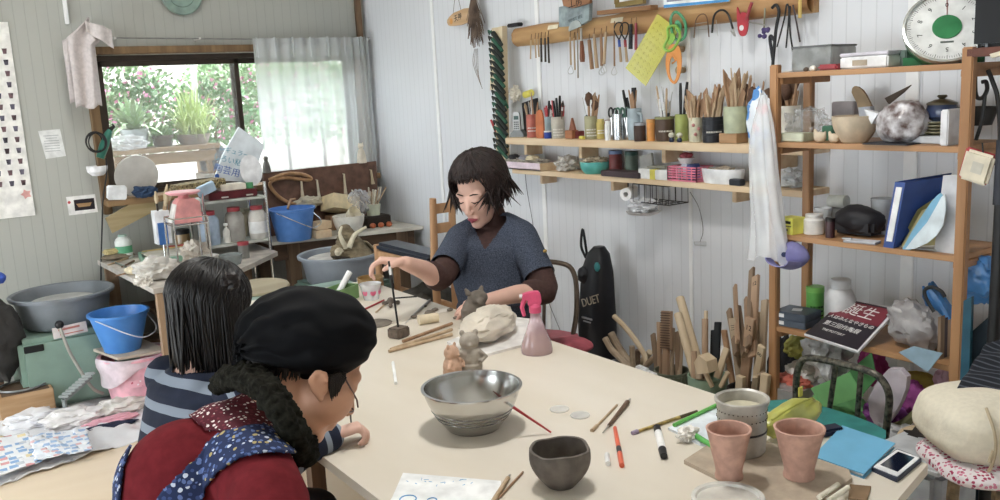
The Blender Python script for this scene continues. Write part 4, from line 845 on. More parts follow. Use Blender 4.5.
# towel hanging from the curtain wire's end
def towel(name, label, mt, pix, y, fold=7, seed=0, depth=.03):
    c = ay(*pix[0], y); w = [ay(a, b_, y) for a, b_ in pix]; cen = sum(w, V())/len(w); e = E(name, label, 'towel', (cen.x, cen.y, cen.z)); return e, [p-cen for p in w]
tw = E('towel', 'pale pinkish grey towel hung in folds beside the window', 'towel', ay(86, 60, WY-.14))
Mi = tw.matrix_world.inverted(); q = [Mi @ ay(a, b_, WY-.14) for a, b_ in ((87, 20), (66, 36), (61, 70), (66, 104), (96, 107), (97, 60), (104, 44))]
zt, zb = q[0].z, q[4].z; 
def tf(u, v):
    t = 1-v; z = zt-(zt-zb)*t; wl = q[1].x if t > .2 else q[0].x+(q[1].x-q[0].x)*(t/.2); wr = q[5].x if t > .3 else q[0].x+(q[5].x+.03-q[0].x)*min(1, t/.25)
    x = wl+(wr-wl)*u; return (x, -.03*math.sin(PI*u)-.022*math.sin(u*9+t*1.5)-.006*math.sin(u*17+t*4)*t, z+.01*math.sin(u*9))
ob('front_fold', B().grid(tf, 40, 20, .006), m(0xcfc4c2, .95, bump=.3, sc=60, var=.06), tw, sharp=180)
ob('side_fold', B().grid(lambda u, v: V(tf(u*.45, .05+.72*v))+V((-.022, .02, 0)), 20, 12, .006), m(0xc8bdbc, .95, bump=.3, sc=60, var=.06), tw, sharp=180)
ob('top_fold', B().grid(lambda u, v: (q[0].x-.02+.13*u, -.045+.012*math.sin(u*9), zt-.005-.05*u-.10*v*(.6+.4*u)), 16, 8, .006), m(0xd2c8c6, .95, bump=.3, sc=60, var=.06), tw, sharp=180)
ob('wall_hook', B().tube([(q[0].x, .14, zt-.02), (q[0].x, .0, zt-.03), (q[0].x, -.01, zt-.005)], .004, 6), CHROME, tw)
pc = ay(181, -6, wy-.02); R_r = 20.5*mpp(pc)
rd = E('round_plate', 'round grey green ceramic plate hung high above the window', 'plate', pc, 'W')
ob('plate_disc', B().lathe([(0, 0), (R_r, 0), (R_r*1.01, .006), (R_r*.95, .012), (R_r*.8, .008), (0, .006)], 48), m(0x84a093, .35, sc=12, var=.15, spec=.6), rd)
ob('incised_ring', B().lathe([(R_r*.60, .0085), (R_r*.62, .0105), (R_r*.64, .0085)], 40), m(0x6d897d, .4), rd)
plate('memo_paper', [(38, 131), (60, 129), (66, 156), (46, 159)], 'y', wy, .001, m(0xe9eae8, .7), 'white memo paper pinned on the wall right of the calendar', 'paper')
o = COL.objects['memo_paper']; lb = B()
for i in range(7): lb.box((-.003, .045-i*.014, .0014), (.075-.02*(i == 1), .003, .0005))
ob('printed_lines', lb, m(0xa9abae, .7), o)
pc_ = plate('photo_card', [(66, 197), (95, 194), (98, 212), (69, 215.5)], 'y', wy, .002, m(0xf3f1ee, .4), 'white framed card with a photo of a brown bowl on black', 'picture card')
ob('dark_picture', B().box((.012, 0, .0023), (.105, .062, .001)), m(0x221a24, .4), pc_); ob('bowl_picture', B().prism([(-.02, -.012), (.04, -.012), (.05, .008), (-.03, .008)], .0028, .0034), m(0xb58a52, .4), pc_)
ob('red_dot', B().lathe([(0, .0022), (.008, .0024), (0, .003)], 12, c=(-.065, .02, 0)), m(0xd23a3a, .5), pc_)
# green cord reel / grinder hung at the window post
gx_ = E('hand_grinder', 'green electric hand grinder with coiled black cord hung left of the window', 'power tool', ay(103, 140, WY-.10), 'W')
Mi = gx_.matrix_world.inverted(); Q = lambda a, b_: Mi @ ay(a, b_, WY-.10)
ob('tool_body', B().tube([Q(100, 158), Q(104, 146), Q(108, 134), Q(110, 130)], [.022, .026, .020, .014], 14), m(0x1f7a66, .35), gx_); ob('black_head', B().tube([Q(110, 130), Q(114, 126), Q(112, 124)], [.012, .009, .006], 10), BLACKM, gx_)
ob('red_band', B().tube([Q(102, 146.5), Q(109, 147.5)], .008, 8), m(0x8c2a30, .4), gx_)
cb = B()
for i in range(5):
    c = Q(94+i*.6, 142); a0 = .3*i; cb.tube([c+V(((.042+.004*(i % 3))*math.cos(a), (.052+.004*(i % 2))*math.sin(a), .01*i+.006*math.sin(a*2+i))) for a in [a0+j/20*2*PI for j in range(21)]], .0035, 6)
cb.tube(spl([Q(106, 158), Q(106.5, 175), Q(103, 200), Q(102, 230), Q(101, 262), Q(101, 286)]), .0045, 6)
ob('black_cord', cb, BLACKM, gx_)
wb_ = ay(97, 168, WY-.07); ob('white_cup', B().lathe([(0, -.045), (.03, -.042), (.052, -.02), (.055, .0), (.055, .012), (.05, .012), (.05, 0), (.03, -.03), (0, -.035)], 28).box((0, .045, .0), (.02, .09, .01)), m(0xf0f0f2, .3), loc=wb_, label='white rounded plastic cup fixed to the window post below the grinder', cat='cup')
# things on the sill
sz_ = wz0-.0025+.001; ys = WY-.12
def sit(px, y, z): r = ray(px, 100); t = y/r.y; return V((r.x*t, y, z))
p = ay(137, 168, ys); rr_ = 21*mpp(p); ob('plaster_disc', B().lathe([(0, -.008), (rr_, -.008), (rr_*1.01, 0), (rr_, .008), (0, .008)], 48, M=Matrix.Translation((0, 0, 0)) @ Matrix.Rotation(-1.35, 4, 'X')), m(0xc4c0b8, .8, sc=9, bump=.2), loc=(p.x, WY-.085, sz_+rr_*.98), label='large round pale plaster disc leaning against the window', cat='plaster disc')
p = ay(142, 180, ys-.04); ob('blue_cloth', B().lump((0, 0, .03), (.065, .04, .032), .4, 2.5, seed=3), m(0x2c4668, .9, bump=.4), loc=(p.x, p.y-.02, sz_), label='folded dark blue cloth on the sill before the plaster disc', cat='cloth')
p = ay(116, 187, ys-.05); ob('white_paper_pack', B().box((0, 0, .04), (.10, .05, .075), (.15, .1, 0), bev=.006), m(0xeceef0, .5), loc=(p.x, p.y, sz_), label='white paper packet at the left end of the window sill', cat='packet')
# ---- left desk
dz = .655
dk = E('corner_desk', 'paint stained low desk in the back left corner covered with clay tools', 'desk', (1.3, 4.75, 0))
Pq = [az(100, 262, dz), az(153, 289, dz), az(178, 286, dz)]; 
pol = [(Pq[0].x-1.3, 5.43-4.75), (Pq[1].x-1.3, Pq[1].y-4.75), (1.28-1.3, Pq[1].y-4.75+.02), (1.75-1.3, 4.85-4.75), (1.75-1.3, 5.43-4.75)]
ob('desktop', B().prism(pol, dz-.025, dz), m(0xc8bfb4, .7, sc=9, var=.15), dk)
for (x, y) in ((Pq[1].x+.05, Pq[1].y+.04), (Pq[0].x+.05, 5.35), (1.25, Pq[1].y+.08), (1.7, 5.3)): ob('leg', B().box((x-1.3, y-4.75, (dz-.03)/2), (.065, .05, dz-.03), bev=.003), wood(0xb39270, 0x987552), dk)
for hz in (.18, .38): ob('shelf', B().box((.12, .32, hz), (.66, .55, .018)), STKD, dk)
DT = dz+.0005
def deskp(px, py, z=DT):
    q = az(px, py, z); k = min(1, 5.36/q.y); return V((q.x*k, q.y*k, z))
def jarL(name, label, cat, base, w, h, mt, prof='jar', parent_parts=(), rot=0., group=None):
    """bottle-like thing: w, h in metres"""
    e = E(name, label, cat, base, (0, 0, rot), group); r = w/2
    P_ = {'jar': [(0, 0), (r*.92, 0), (r, h*.04), (r, h*.72), (r*.8, h*.84), (r*.62, h*.88), (r*.62, h*.92), (0, h*.92)], 'cyl': [(0, 0), (r, 0), (r, h*.9), (r*.98, h*.92), (0, h*.92)], 'bottle': [(0, 0), (r*.95, 0), (r, h*.05), (r, h*.6), (r*.5, h*.75), (r*.3, h*.8), (r*.3, h*.9), (0, h*.9)], 'cone': [(0, 0), (r, 0), (r*.9, h*.5), (r*.2, h*.9), (0, h*.92)]}[prof]
    ob('jar_body' if prof != 'bottle' else 'bottle_body', B().lathe(P_, 28), mt, e)
    for nm, z0, z1, k_, mt2 in parent_parts: ob(nm, B().lathe([(0, h*z0), (r*k_, h*z0), (r*k_, h*z1*.99), (r*k_*.95, h*z1), (0, h*z1)], 24), mt2, e)
    return e
RED = m(0xb5303c, .4)
p = deskp(124, 250); s = mpp(p); jarL('squeeze_bottle', 'white squeeze bottle with green print at the back of the corner desk', 'bottle', (p.x, p.y, DT), 16*s, 24*s, m(0xe6ebe6, .35), 'jar', (('green_print', .25, .55, 1.01, m(0x4fae7c, .4)), ('bottle_cap', .9, 1, .5, m(0xb8d8c8, .4))))
pk_ = plate('khaki_board', [(105, 218), (152, 191), (156, 210), (112, 233)], 'y', WY-.16, .012, wood(0xb09a6c, 0x97824f, 'x'), 'khaki wooden board leaning diagonally under the window sill', 'board')
p = deskp(118, 258); s = mpp(p); ob('clay_dish', B().lump((0, 0, .018), (.085, .06, .02), .2, 2, seed=1), m(0x8a7a62, .9), loc=p, label='brown lumpy clay dish under the yellow sponge', cat='dish')
ob('yellow_sponge', B().box((0, 0, .012), (.15, .055, .028), bev=.008), m(0xd8c482, .95, bump=.5, sc=60), loc=(p.x, p.y, DT+.038), rot=(0, 0, .25), label='yellow sponge bar on the brown dish', cat='sponge')
p = deskp(127, 277); ob('cream_sponge', B().lump((0, 0, .022), (.05, .035, .024), .1, 1.5, seed=4), m(0xe2d3ae, .95, bump=.3, sc=70), loc=p+V((.05, .05, 0)), label='cream block sponge left of the bagged clay', cat='sponge')
p = deskp(158, 280); ob('bagged_clay', B().lump((0, 0, .05), (.10, .075, .06), .38, 2.6, seed=12, flat=-.045), m(0xd6d0c6, .3, var=.14, sc=14, bump=.4, spec=.7), loc=(p.x, p.y+.03, DT), label='plastic bagged lump of clay on the corner desk behind the child', cat='clay bag')
p = deskp(150, 285); ob('bagged_clay', B().lump((0, 0, .028), (.04, .035, .032), .45, 3, seed=15, flat=-.026), m(0xe2dcd2, .3, var=.12, sc=14, bump=.4, spec=.7), loc=(p.x-.03, p.y-.0, DT), label='small knotted end of plastic bag at the corner desk front', cat='clay bag')
tr_ = E('papers_tray', 'green rimmed tray holding stacked papers and rulers on the corner desk', 'tray', V((deskp(160, 256).x, 5.15, DT)), (0, 0, -.15)); s = mpp(tr_.location)
ob('tray_shell', B().box((0, 0, .004), (.24, .30, .008)).box((0, .15, .015), (.25, .01, .03)).box((0, -.15, .015), (.25, .01, .03)).box((.125, 0, .015), (.01, .3, .03)).box((-.125, 0, .015), (.01, .3, .03)), m(0x8fc0a4, .5), tr_)
for i in range(5): ob('paper_stack', B().box((random.uniform(-.01, .01), random.uniform(-.01, .01), .012+i*.005), (.19, .26, .004), (0, 0, random.uniform(-.2, .2))), m(0xe6e2d4, .7), tr_)
ob('yellow_ruler', B().box((0, .10, .042), (.22, .025, .004), (0, 0, .12)), m(0xd4b860, .5), tr_); ob('red_ruler', B().box((.07, .13, .046), (.12, .02, .006), (0, 0, -.1)), m(0xb83a3c, .5), tr_)
for i, (a, b_) in enumerate((((116, 277), (137, 272)), ((108, 266), (128, 259)), ((112, 262), (126, 268)), ((122, 268), (134, 262)))):
    A1, A2 = deskp(*a), deskp(*b_); ob('clay_tool', B().tube([(0, 0, .006), A2-A1+V((0, 0, .006))], [.004, .006], 8), [STK2, STK, m(0x7a8478, .6), STKD][i], loc=A1, label='thin modelling tool lying on the messy corner desk top', cat='modelling tool', group='tools lying on the corner desk')
p = deskp(183, 246); s = mpp(p); jarL('instant_jar', 'brown glass jar with black lid beside the chrome rack', 'jar', (p.x, p.y, DT), 15*s, 21*s, m(0x9a7a48, .2, spec=.8), 'cyl', (('black_lid', .80, 1, 1.04, BLACKM),))
p = deskp(196, 262); ob('crumpled_paper_bag', B().lump((0, 0, .05), (.07, .05, .06), .55, 2.8, seed=21, flat=-.045), m(0xd9cfc0, .8, bump=.3), loc=(p.x, p.y, DT), label='crumpled cream paper bag in front of the brown glass jar', cat='paper bag')
# ---- chrome wire rack with bottles
yr0, yr1 = 4.92, 5.22
def rx(px, y=yr0): return ay(px, 200, y).x
xl, xr = rx(203), rx(266); s = mpp(V((xr, yr0, 1)))
z_top = ay(235, 197, yr0).z-.01; z_mid = ay(235, 243, yr0).z
rk = E('wire_rack', 'narrow chrome rack with three shelves in front of the window', 'rack', (xl, yr0, 0)); w_ = xr-xl; dp_ = yr1-yr0
for (x, y) in ((0, 0), (w_, 0), (0, dp_), (w_, dp_)): ob('rack_post', B().tube([(x, y, 0), (x, y, z_top+.05 if x == 0 else z_top+.08)], .009, 10), CHROME, rk)
for z in (z_top, z_mid, .38): ob('rack_shelf', B().box((w_/2, dp_/2, z-.008), (w_, dp_, .014), bev=.003), m(0xcfd4cc, .4, .3), rk)
def rackb(px, py1, y, w, h, mt, label, z=z_mid, cap=RED, name='glaze_bottle', prof='jar', extra=()):
    x = ay(px, py1, y).x; s_ = mpp(V((x, y, z))); return jarL(name, label, 'bottle', (x, y, z+.0005), w*s_, h*s_, mt, prof, (('bottle_cap', .90, 1.02, .66, cap),)+tuple(extra))
rackb(211, 240, 4.98, 19, 33, m(0x9fb4cc, .4), 'pale blue bottle with red cap on the chrome rack, far left')
rackb(227, 238, 4.97, 7, 19, m(0xe9e6dc, .4), 'tiny white glue bottle between the blue and grey bottles', cap=m(0xf4f4f0, .4), prof='bottle')
rackb(236, 236, 5.0, 19, 33, m(0xa8a49c, .5), 'grey powder bottle with red cap on the chrome rack, in the middle')
rackb(247, 234, 5.14, 14, 27, m(0xb5a888, .5), 'tan bottle behind the grey and white bottles', cap=m(0x9a9478, .5))
rackb(259, 236, 4.98, 18, 32, m(0xd6d2ca, .5), 'off white bottle with red cap and label, rightmost on the chrome rack', extra=(('bottle_label', .18, .55, 1.015, m(0xf2f2f2, .5)),))
def lowj(px, py, y, z, w, h, mt, label, cat, nm, th=.004, r0=.75):
    x = ay(px, py, y).x; s_ = mpp(V((x, y, z))); return ob(nm, vessel(w*s_/2*r0, w*s_/2, h*s_, th), mt, loc=(x, y, z), label=label, cat=cat)
lowj(211, 262, 4.70, DT, 17, 11, m(0xd8d6ce, .5), 'white plastic tub on the desk under the rack', 'tub', 'plastic_tub'); lowj(232, 268, 4.66, DT, 24, 10, m(0x9aa4a4, .2, alpha=.7), 'shallow glass bowl beside the white tub under the rack', 'bowl', 'glass_bowl')
jarL('red_cap_jar', 'clear jar with red lid in the shade under the rack', 'jar', (ay(246, 262, 4.78).x, 4.80, DT), .06, .09, m(0x8a8a84, .3, alpha=.8), 'cyl', (('red_lid', .8, 1, 1.03, RED),))
ob('card_strip', B().box((0, 0, .004), (.16, .05, .008)), m(0xe6d6bc, .7), loc=az(222, 270, .67)+V((.1, -.06, -.012)), rot=(0, 0, -.5), label='cream card strip lying above the child\'s head on the desk', cat='card') if False else None
# on top of the rack
TT = z_top+.0005
x = rx(228, 5.05); tr = E('red_drawer_tray', 'dark red lacquer tray box on top of the chrome rack', 'tray', (x, 5.04, TT)); wt = rx(252, 4.97)-rx(203, 4.97)
ob('tray_box', B().box((0, 0, .022), (wt, .20, .044), bev=.004), m(0x642028, .3), tr); 
for d in (-.05, .09): ob('tray_pull', B().box((d, -.104, .012), (.04, .008, .008), bev=.002), m(0xd8d4c8, .5), tr)
T2 = TT+.0445
def topb(px, y, z, sz_b, mt, nm, lab, cat, rot=(0, 0, 0), bev=.004): x = ay(px, 185, y).x; return ob(nm, B().box((0, 0, sz_b[2]/2), sz_b, bev=bev), mt, loc=(x, y, z), rot=rot, label=lab, cat=cat)
topb(202, 5.03, T2+.012, (.27, .13, .05), speckle(0x8d7c52, [(0x2a2620, .6), (0xc2ae74, .4)], 90, .4), 'patterned_box', 'flat gold and black patterned gift box on the rack', 'box', (0, -.06, .12)).location.x -= .02
topb(207, 4.93, T2, (.10, .03, .055), m(0xa9c6dc, .5), 'light_blue_box', 'small light blue box leaning below the patterned box', 'box', (.2, -.35, 0))
topb(231, 5.0, T2, (.14, .10, .035), m(0xe4dac8, .6), 'cream_tray', 'cream dish tray beside the green tape on the rack', 'tray')
p = V((rx(250, 4.98), 4.98, T2)); ob('green_tape', B().lathe([(.012, 0), (.026, 0), (.026, .032), (.012, .032), (.012, 0)], 24), m(0x3f9a5c, .4), loc=p, label='roll of green tape at the right end of the rack top', cat='tape')
# white carrier bag with teal print, and white disc
bgp = [(238, 127), (263, 145), (254, 172), (248, 182), (213, 180), (222, 155)]
cb_ = plate('carrier_bag', bgp, 'y', 5.16, .02, m(0xdfe8ee, .3, spec=.6, bump=.5, sc=9), 'white plastic packet printed with teal lettering leaning on the window mullion', 'bag')
Mi = cb_.matrix_world.inverted(); TEAL = m(0x2f9bb8, .4); BLU = m(0x2a66c0, .4)
for s_, a, b_, sz_, mt, r_ in (('レギュラー', 234, 152, .036, TEAL, -.35), ('しろい粘土', 231, 161, .042, TEAL, -.35), ('陶芸用', 227, 171, .052, BLU, -.35)):
    c = Mi @ ay(a, b_, 5.14); text(cb_, s_, sz_, mt, (c.x, c.y, .0205), (0, 0, r_))
c = Mi @ ay(217, 176, 5.14); ob('blue_patch', B().lathe([(0, .0205), (.013, .0205), (0, .022)], 16, c=(c.x, c.y, 0)), BLU, cb_)
p = ay(250, 168, 5.13); ob('white_disc', B().lathe([(0, 0), (.09, 0), (.091, .006), (0, .008)], 40, M=Matrix.Rotation(1.35, 4, 'X') @ Matrix.Diagonal((.72, 1, 1, 1))), m(0xf2f2f4, .4), loc=(p.x, 5.12, T2+.088), label='white oval plastic disc leaning at the right of the printed packet', cat='disc')
# brush bundle, carton, blue rag left of the rack; pink scale on a wire stand
st_ = E('wire_stand', 'chrome wire stand carrying the pink scale', 'wire stand', (0, 0, 0)); ys_ = 4.72
xa, xb = ay(169, 222, ys_).x, ay(203, 222, ys_).x; zs = ay(186, 222, ys_).z; st_.location = ((xa+xb)/2, ys_, DT); hw_ = (xb-xa)/2; hh_ = zs-DT
for sx in (-1, 1):
    for sy in (-1, 1): ob('stand_leg', B().tube([(sx*hw_, sy*.09, 0), (sx*hw_, sy*.09, hh_+.03)], .005, 8), CHROME, st_)
for z in (hh_-.006, hh_+.03): ob('stand_ring', B().tube([(-hw_, -.09, z), (hw_, -.09, z), (hw_, .09, z), (-hw_, .09, z), (-hw_, -.09, z)], .0035, 6), CHROME, st_)
gb2 = B()
for i in range(7): gb2.tube([(-hw_+i*hw_/3, -.09, hh_-.006), (-hw_+i*hw_/3, .09, hh_-.006)], .0025, 6)
ob('stand_grid', gb2, CHROME, st_)
ps = E('pink_kitchen_scale', 'pink kitchen scale with round top plate on the wire stand', 'scale', (st_.location.x, ys_, DT+hh_)); s = mpp(ps.location); PNK = m(0xf09a98, .35)
ob('scale_body', B().prism([(-14*s, 0), (14*s, 0), (13*s, 20*s), (8*s, 24*s), (-6*s, 24*s), (-9*s, 20*s)], -.045, .045, Matrix(((1, 0, 0, 0), (0, 0, 1, 0), (0, 1, 0, 0), (0, 0, 0, 1)))), PNK, ps)
ob('scale_neck', B().lathe([(0, 24*s), (6*s, 24*s), (4*s, 28*s), (0, 28*s)], 20), PNK, ps); ob('scale_plate', B().lathe([(0, 28*s), (14*s, 28*s), (17*s, 30*s), (16.5*s, 31*s), (0, 29.5*s)], 40), m(0xf7a2ac, .3), ps)
ob('white_dial', B().prism([(-15.5*s, 1*s), (-13*s, 1*s), (-8*s, 19*s), (-10*s, 19*s)], -.04, .04, Matrix(((1, 0, 0, 0), (0, 0, 1, 0), (0, 1, 0, 0), (0, 0, 0, 1)))), m(0xf0ede8, .4), ps)
ct = E('milk_carton', 'blue and white carton holding brushes beside the pink scale', 'carton', (ay(160, 212, 4.95).x, 4.95, DT+.12)); s = mpp(ct.location)
ob('carton_shell', B().box((0, 0, 16*s), (14*s, 14*s, 33*s)), m(0xeceff2, .5), ct); ob('blue_panel', B().box((-1*s, -7.2*s, 10*s), (9*s, .6*s, 22*s)), m(0x2f72c0, .5), ct)
ob('carton_stand', B().lathe([(0, 0), (.04, 0), (.04, .006), (.006, .008), (.006, .114), (.035, .116), (.035, .1195), (0, .1195)], 16), CHROME, loc=(ct.location.x, 4.95, DT), label='thin chrome stand under the blue and white carton', cat='stand')
for i in range(7):
    a = V((random.uniform(-.02, .02), random.uniform(-.02, .02), .02)); d = V((random.uniform(-.02, .09), random.uniform(-.02, .02), .26+random.uniform(-.03, .05)))
    e = E('brush', 'paintbrush sticking out of the blue and white carton', 'brush', ct.location+a, None, 'brushes in the carton'); ob('handle', B().tube([(0, 0, 0), d*.75], [.004, .005], 8), [STK, STK2, m(0x3a2c24, .5)][i % 3], e); ob('bristles', B().tube([d*.75, d*.85, d], [.007, .012, .004], 8), m(0xc9b48c, .8), e)
p = ay(166, 170, 5.1); ob('blue_rag', B().lump((0, 0, 0), (.05, .045, .055), .4, 2.2, seed=31).tube([(-.02, .01, -.02), (-.05, .03, -.09)], .02, 8), m(0x2a4f9a, .9, bump=.3), loc=(p.x, 5.31, sz_+.055), label='bright blue rag draped between the plaster disc and the rack', cat='rag')
jarL('glue_bottle', 'white glue bottle with tall blue nozzle standing on the sill', 'bottle', (ay(198, 165, WY-.12).x, WY-.12, sz_), .045, .11, m(0xeef0f4, .35), 'cyl', (('nozzle_base', .9, 1.05, .6, BLU), ('nozzle', 1.05, 1.6, .15, BLU)))
# ---- bench in the corner
bz_ = .685
bx0, bx1 = az(268, 241, bz_).x, WX-.02; by0 = az(412, 227, bz_).y-.03; bn = E('work_bench', 'old dark wooden bench with white topped board along the back right corner', 'bench', (2.2, 5.1, 0))
bf = az(271, 241, bz_).y
ob('bench_top', B().prism([(bx0-2.2, bf-5.1-.05), (bx1-2.2, by0-5.1), (bx1-2.2, 5.43-5.1), (bx0-2.2-.02, 5.43-5.1)], bz_-.02, bz_), m(0xd8d2c4, .6, sc=7, var=.12), bn)
ob('bench_apron', B().prism([(bx0-2.2+.02, bf-5.1-.02), (bx1-2.2-.04, by0-5.1+.05), (bx1-2.2-.04, by0-5.1+.08), (bx0-2.2+.02, bf-5.1+.01)], bz_-.12, bz_-.02), wood(0x5f452f, 0x4a3524, 'x'), bn)
for (x, y) in ((bx0+.13, bf-.02), (bx1-.12, by0+.09), (bx0+.06, 5.38), (bx1-.06, 5.38)): ob('leg', B().box((x-2.2, y-5.1, (bz_-.02)/2), (.07, .07, bz_-.02)), wood(0x7a5f44, 0x5d4630), bn)
ob('lower_shelf', B().box((.0, .12, .28), (.8, .35, .02)), STKD, bn)
# brown back panel
pn = plate('wooden_backboard', [(262, 173), (375, 161), (377, 212), (265, 240)], 'y', 5.26, .02, wood(0x7a5440, 0x5e4030, 'z', 4), 'dark brown wooden back panel standing on the bench under the curtain', 'panel')
pn['kind'] = 'x'; del pn['kind']
BT = bz_+.0005
def on_b(px, py): return az(px, py, BT)
p = on_b(297, 240); s = mpp(p)
def bucket(name, label, base, r0, r1, h, mt, handle=True, hang=None, hm=None):
    e = E(name, label, 'bucket', base, (0, 0, hang or 0)); ob('bucket_shell', B().lathe([(0, 0), (r0, 0), (r1*.97, h*.93), (r1*1.04, h*.94), (r1*1.04, h), (r1*.96, h), (r0*.96, .006), (0, .006)], 48), mt, e)
    if handle: ob('bail_handle', B().tube(spl([(-r1*1.02, 0, h*.93), (-r1*.6, -r1*1.1, h*.55), (0, -r1*1.22, h*.40), (r1*.6, -r1*1.1, h*.55), (r1*1.02, 0, h*.93)]), .003, 6), hm or CHROME, e)
    return e
BUK = m(0x3d7fd0, .4, var=.0, sc=22, h2=0x4a8adb); bucket('blue_bucket', 'blue bucket standing on the dark bench under the curtain', (p.x, p.y+.04, BT), 17*s, 22.5*s, 32*s, BUK, hang=.5)
ob('dipper', B().tube([(0, 0, 0), (.03, .02, .05), (.06, .02, .05)], .008, 8), STK2, loc=(p.x-.02, p.y+.05, BT+31*s), label='wooden stick end resting on the blue bucket rim on the bench', cat='stick')
for i in range(2): q = on_b(325, 238-i*1); ob('wooden_box', B().box((0, 0, .022), (.10, .09, .044), bev=.003), PINEY, loc=(q.x, q.y+.05, BT+i*.046), rot=(0, 0, .2*i), label=['pale wooden block right of the blue bucket, lower of the pair', 'pale wooden block right of the blue bucket, upper of the pair'][i], cat='block')
q = on_b(354, 234); s = mpp(q); bw = ob('white_bowl', vessel(10*s, 16*s, 18*s, .004, 1.5*s), m(0xe8e4d8, .4), loc=(q.x, q.y+.06, BT), label='white bowl on the bench below the cream carton', cat='bowl')
ob('cream_cup', B().lathe([(0, 0), (.035, 0), (.045, .05), (.042, .05), (.03, .006), (0, .006)], 24), m(0xe0d4b4, .7), loc=(q.x+.015, q.y+.06, BT+16*s), rot=(.9, .4, 0), label='cream cup tipped over in the white bowl', cat='cup')
q = ay(341, 212, 5.12); cx_ = E('cream_carton', 'open cream cardboard box with red things inside on the bench', 'box', (q.x, 5.13, BT+.02), (-.25, .25, .15)); s = mpp(q)
ob('carton_shell', B().box((0, -.07, .045), (.19, .006, .09)).box((0, .07, .045), (.19, .006, .09)).box((.093, 0, .045), (.006, .14, .09)).box((-.093, 0, .045), (.006, .14, .09)).box((0, 0, .003), (.19, .14, .006)), m(0xe4cf9e, .7), cx_)
ob('filler', B().box((0, 0, .06), (.18, .13, .02)), m(0xd8c8a8, .7), cx_)
rb_ = B()
for i in range(9): rb_.tube([(-.05+.012*i, -.04, .076), (-.05+.012*i+.02, .03, .080)], .005, 6)
ob('red_bundle', rb_, m(0xc42a4c, .5), cx_)
cx_.location.z = BT+.115; ob('carton_support', B().box((0, 0, .045), (.14, .1, .09), bev=.004), STK2, loc=(cx_.location.x, 5.17, BT), label='brown wooden block under the cream cardboard box', cat='block')
q = on_b(384, 228); ob('dark_crate', B().box((0, 0, .035), (.17, .12, .07), bev=.006), m(0x30261f, .6), loc=(q.x, q.y+.12, BT), label='low dark box at the right end of the bench', cat='box')
for i in range(3): ob('persimmon', B().ball((0, 0, .016), (.02, .02, .017), 14), m(0xc9642a, .4), loc=(q.x-.05+.05*i, q.y+.05-.012*i, BT), label='small orange fruit in front of the low dark box', cat='fruit', group='orange fruit on the bench')
vp = E('mug', 'pale green mug crowded with thin sticks on the dark box', 'mug', (q.x-.0, q.y+.13, BT+.0705)); ob('mug_shell', vessel(.04, .048, .07, .004), m(0xcfd4b8, .4), vp)
ob('plastic_bag', B().lump((0, 0, .09), (.075, .055, .08), .4, 2.5, seed=8), m(0xdde0e8, .2, alpha=.35, spec=.8), loc=(q.x-.09, q.y+.14, BT+.0705), label='thin clear plastic bag beside the mug of sticks', cat='plastic bag')
for i in range(16):
    a = V((random.uniform(-.02, .02), random.uniform(-.02, .02), .01)); d = V((random.gauss(0, .05), random.gauss(0, .03), random.uniform(.12, .17)))
    ob('thin_stick', B().tube([(0, 0, 0), d], [.0035, .0045], 6), [m(0xe4dcc8, .7), STK, m(0xcfc4ae, .7)][i % 3], loc=vp.location+a, label='thin pale stick standing in the pale green mug', cat='stick', group='thin sticks in the pale green mug')
# tools hanging on the panel, bent wooden frame, ornaments on top
for i, (a, b_, c_, d_, col) in enumerate(((301, 178, 303, 201, 0xc9b898), (317, 180, 320, 203, 0xd8ceb4), (344, 174, 346, 197, 0xd2c4a4), (371, 170, 373, 184, 0xc8b48c))):
    A1, A2 = ay(a, b_, 5.22), ay(c_, d_, 5.22); ob('hanging_tool', B().tube([(0, 0, 0), (A2-A1)*.5, A2-A1], [.006, .008, .014], 8).tube([(0, 0, 0), (0, .025, .0)], .003, 6), m(col, .7), loc=A1, label=['pale tool hanging at the left of the brown panel', 'pale forked tool hanging left of the panel centre', 'pale tool hanging right of the panel centre', 'short pale tool hanging at the right end of the brown panel'][i], cat='hanging tool')
bt_ = spl([ay(a, b_, 5.22+.0*i) for i, (a, b_) in enumerate(((269, 180), (285, 174), (301, 174), (311, 178), (306, 180), (285, 178), (270, 183), (277, 195), (290, 203), (302, 204)))], 6)
ob('bentwood_frame', B().tube([q-bt_[0] for q in bt_], .011, 8), wood(0xb98a58, 0xa2733f), loc=bt_[0], label='bent wooden hoop frame leaning against the brown panel', cat='wooden frame')
q = ay(309, 200, 5.15); ob('crumpled_cloth', B().lump((0, 0, 0), (.09, .04, .035), .4, 2.5, seed=5), m(0xc8bfa8, .85), loc=(q.x+.02, 5.2, q.z-.02), label='crumpled cream cloth behind the blue bucket on the bench', cat='cloth')
tz_ = ay(318, 167, 5.29).z
def figu(px, py0, py1, lab, nm, mt, cat_=True):
    q = ay(px, py1, 5.25); s = mpp(q); h = (py1-py0)*s; b = B().lathe([(0, 0), (h*.24, 0), (h*.22, h*.3), (h*.15, h*.6), (h*.1, h*.66), (0, h*.7)], 20).ball((0, 0, h*.80), (h*.15, h*.13, h*.14), 14)
    if cat_:
        for d in (-1, 1): b.tube([(d*h*.09, 0, h*.88), (d*h*.12, 0, h*1.0)], [h*.05, h*.01], 6)
        b.tube([(h*.1, 0, h*.1), (h*.2, -.01, h*.05)], [h*.06, h*.03], 6)
    return ob(nm, remesh(b, .004, 3), mt, loc=q, label=lab, cat='figurine')
figu(362, 142, 163, 'cream cat figurine sitting on top of the brown panel', 'cat_figurine', m(0xe2d6c0, .5)); figu(267, 155, 173, 'small grey round headed figurine at the left end of the panel', 'stone_figurine', m(0x8a8780, .8), False)
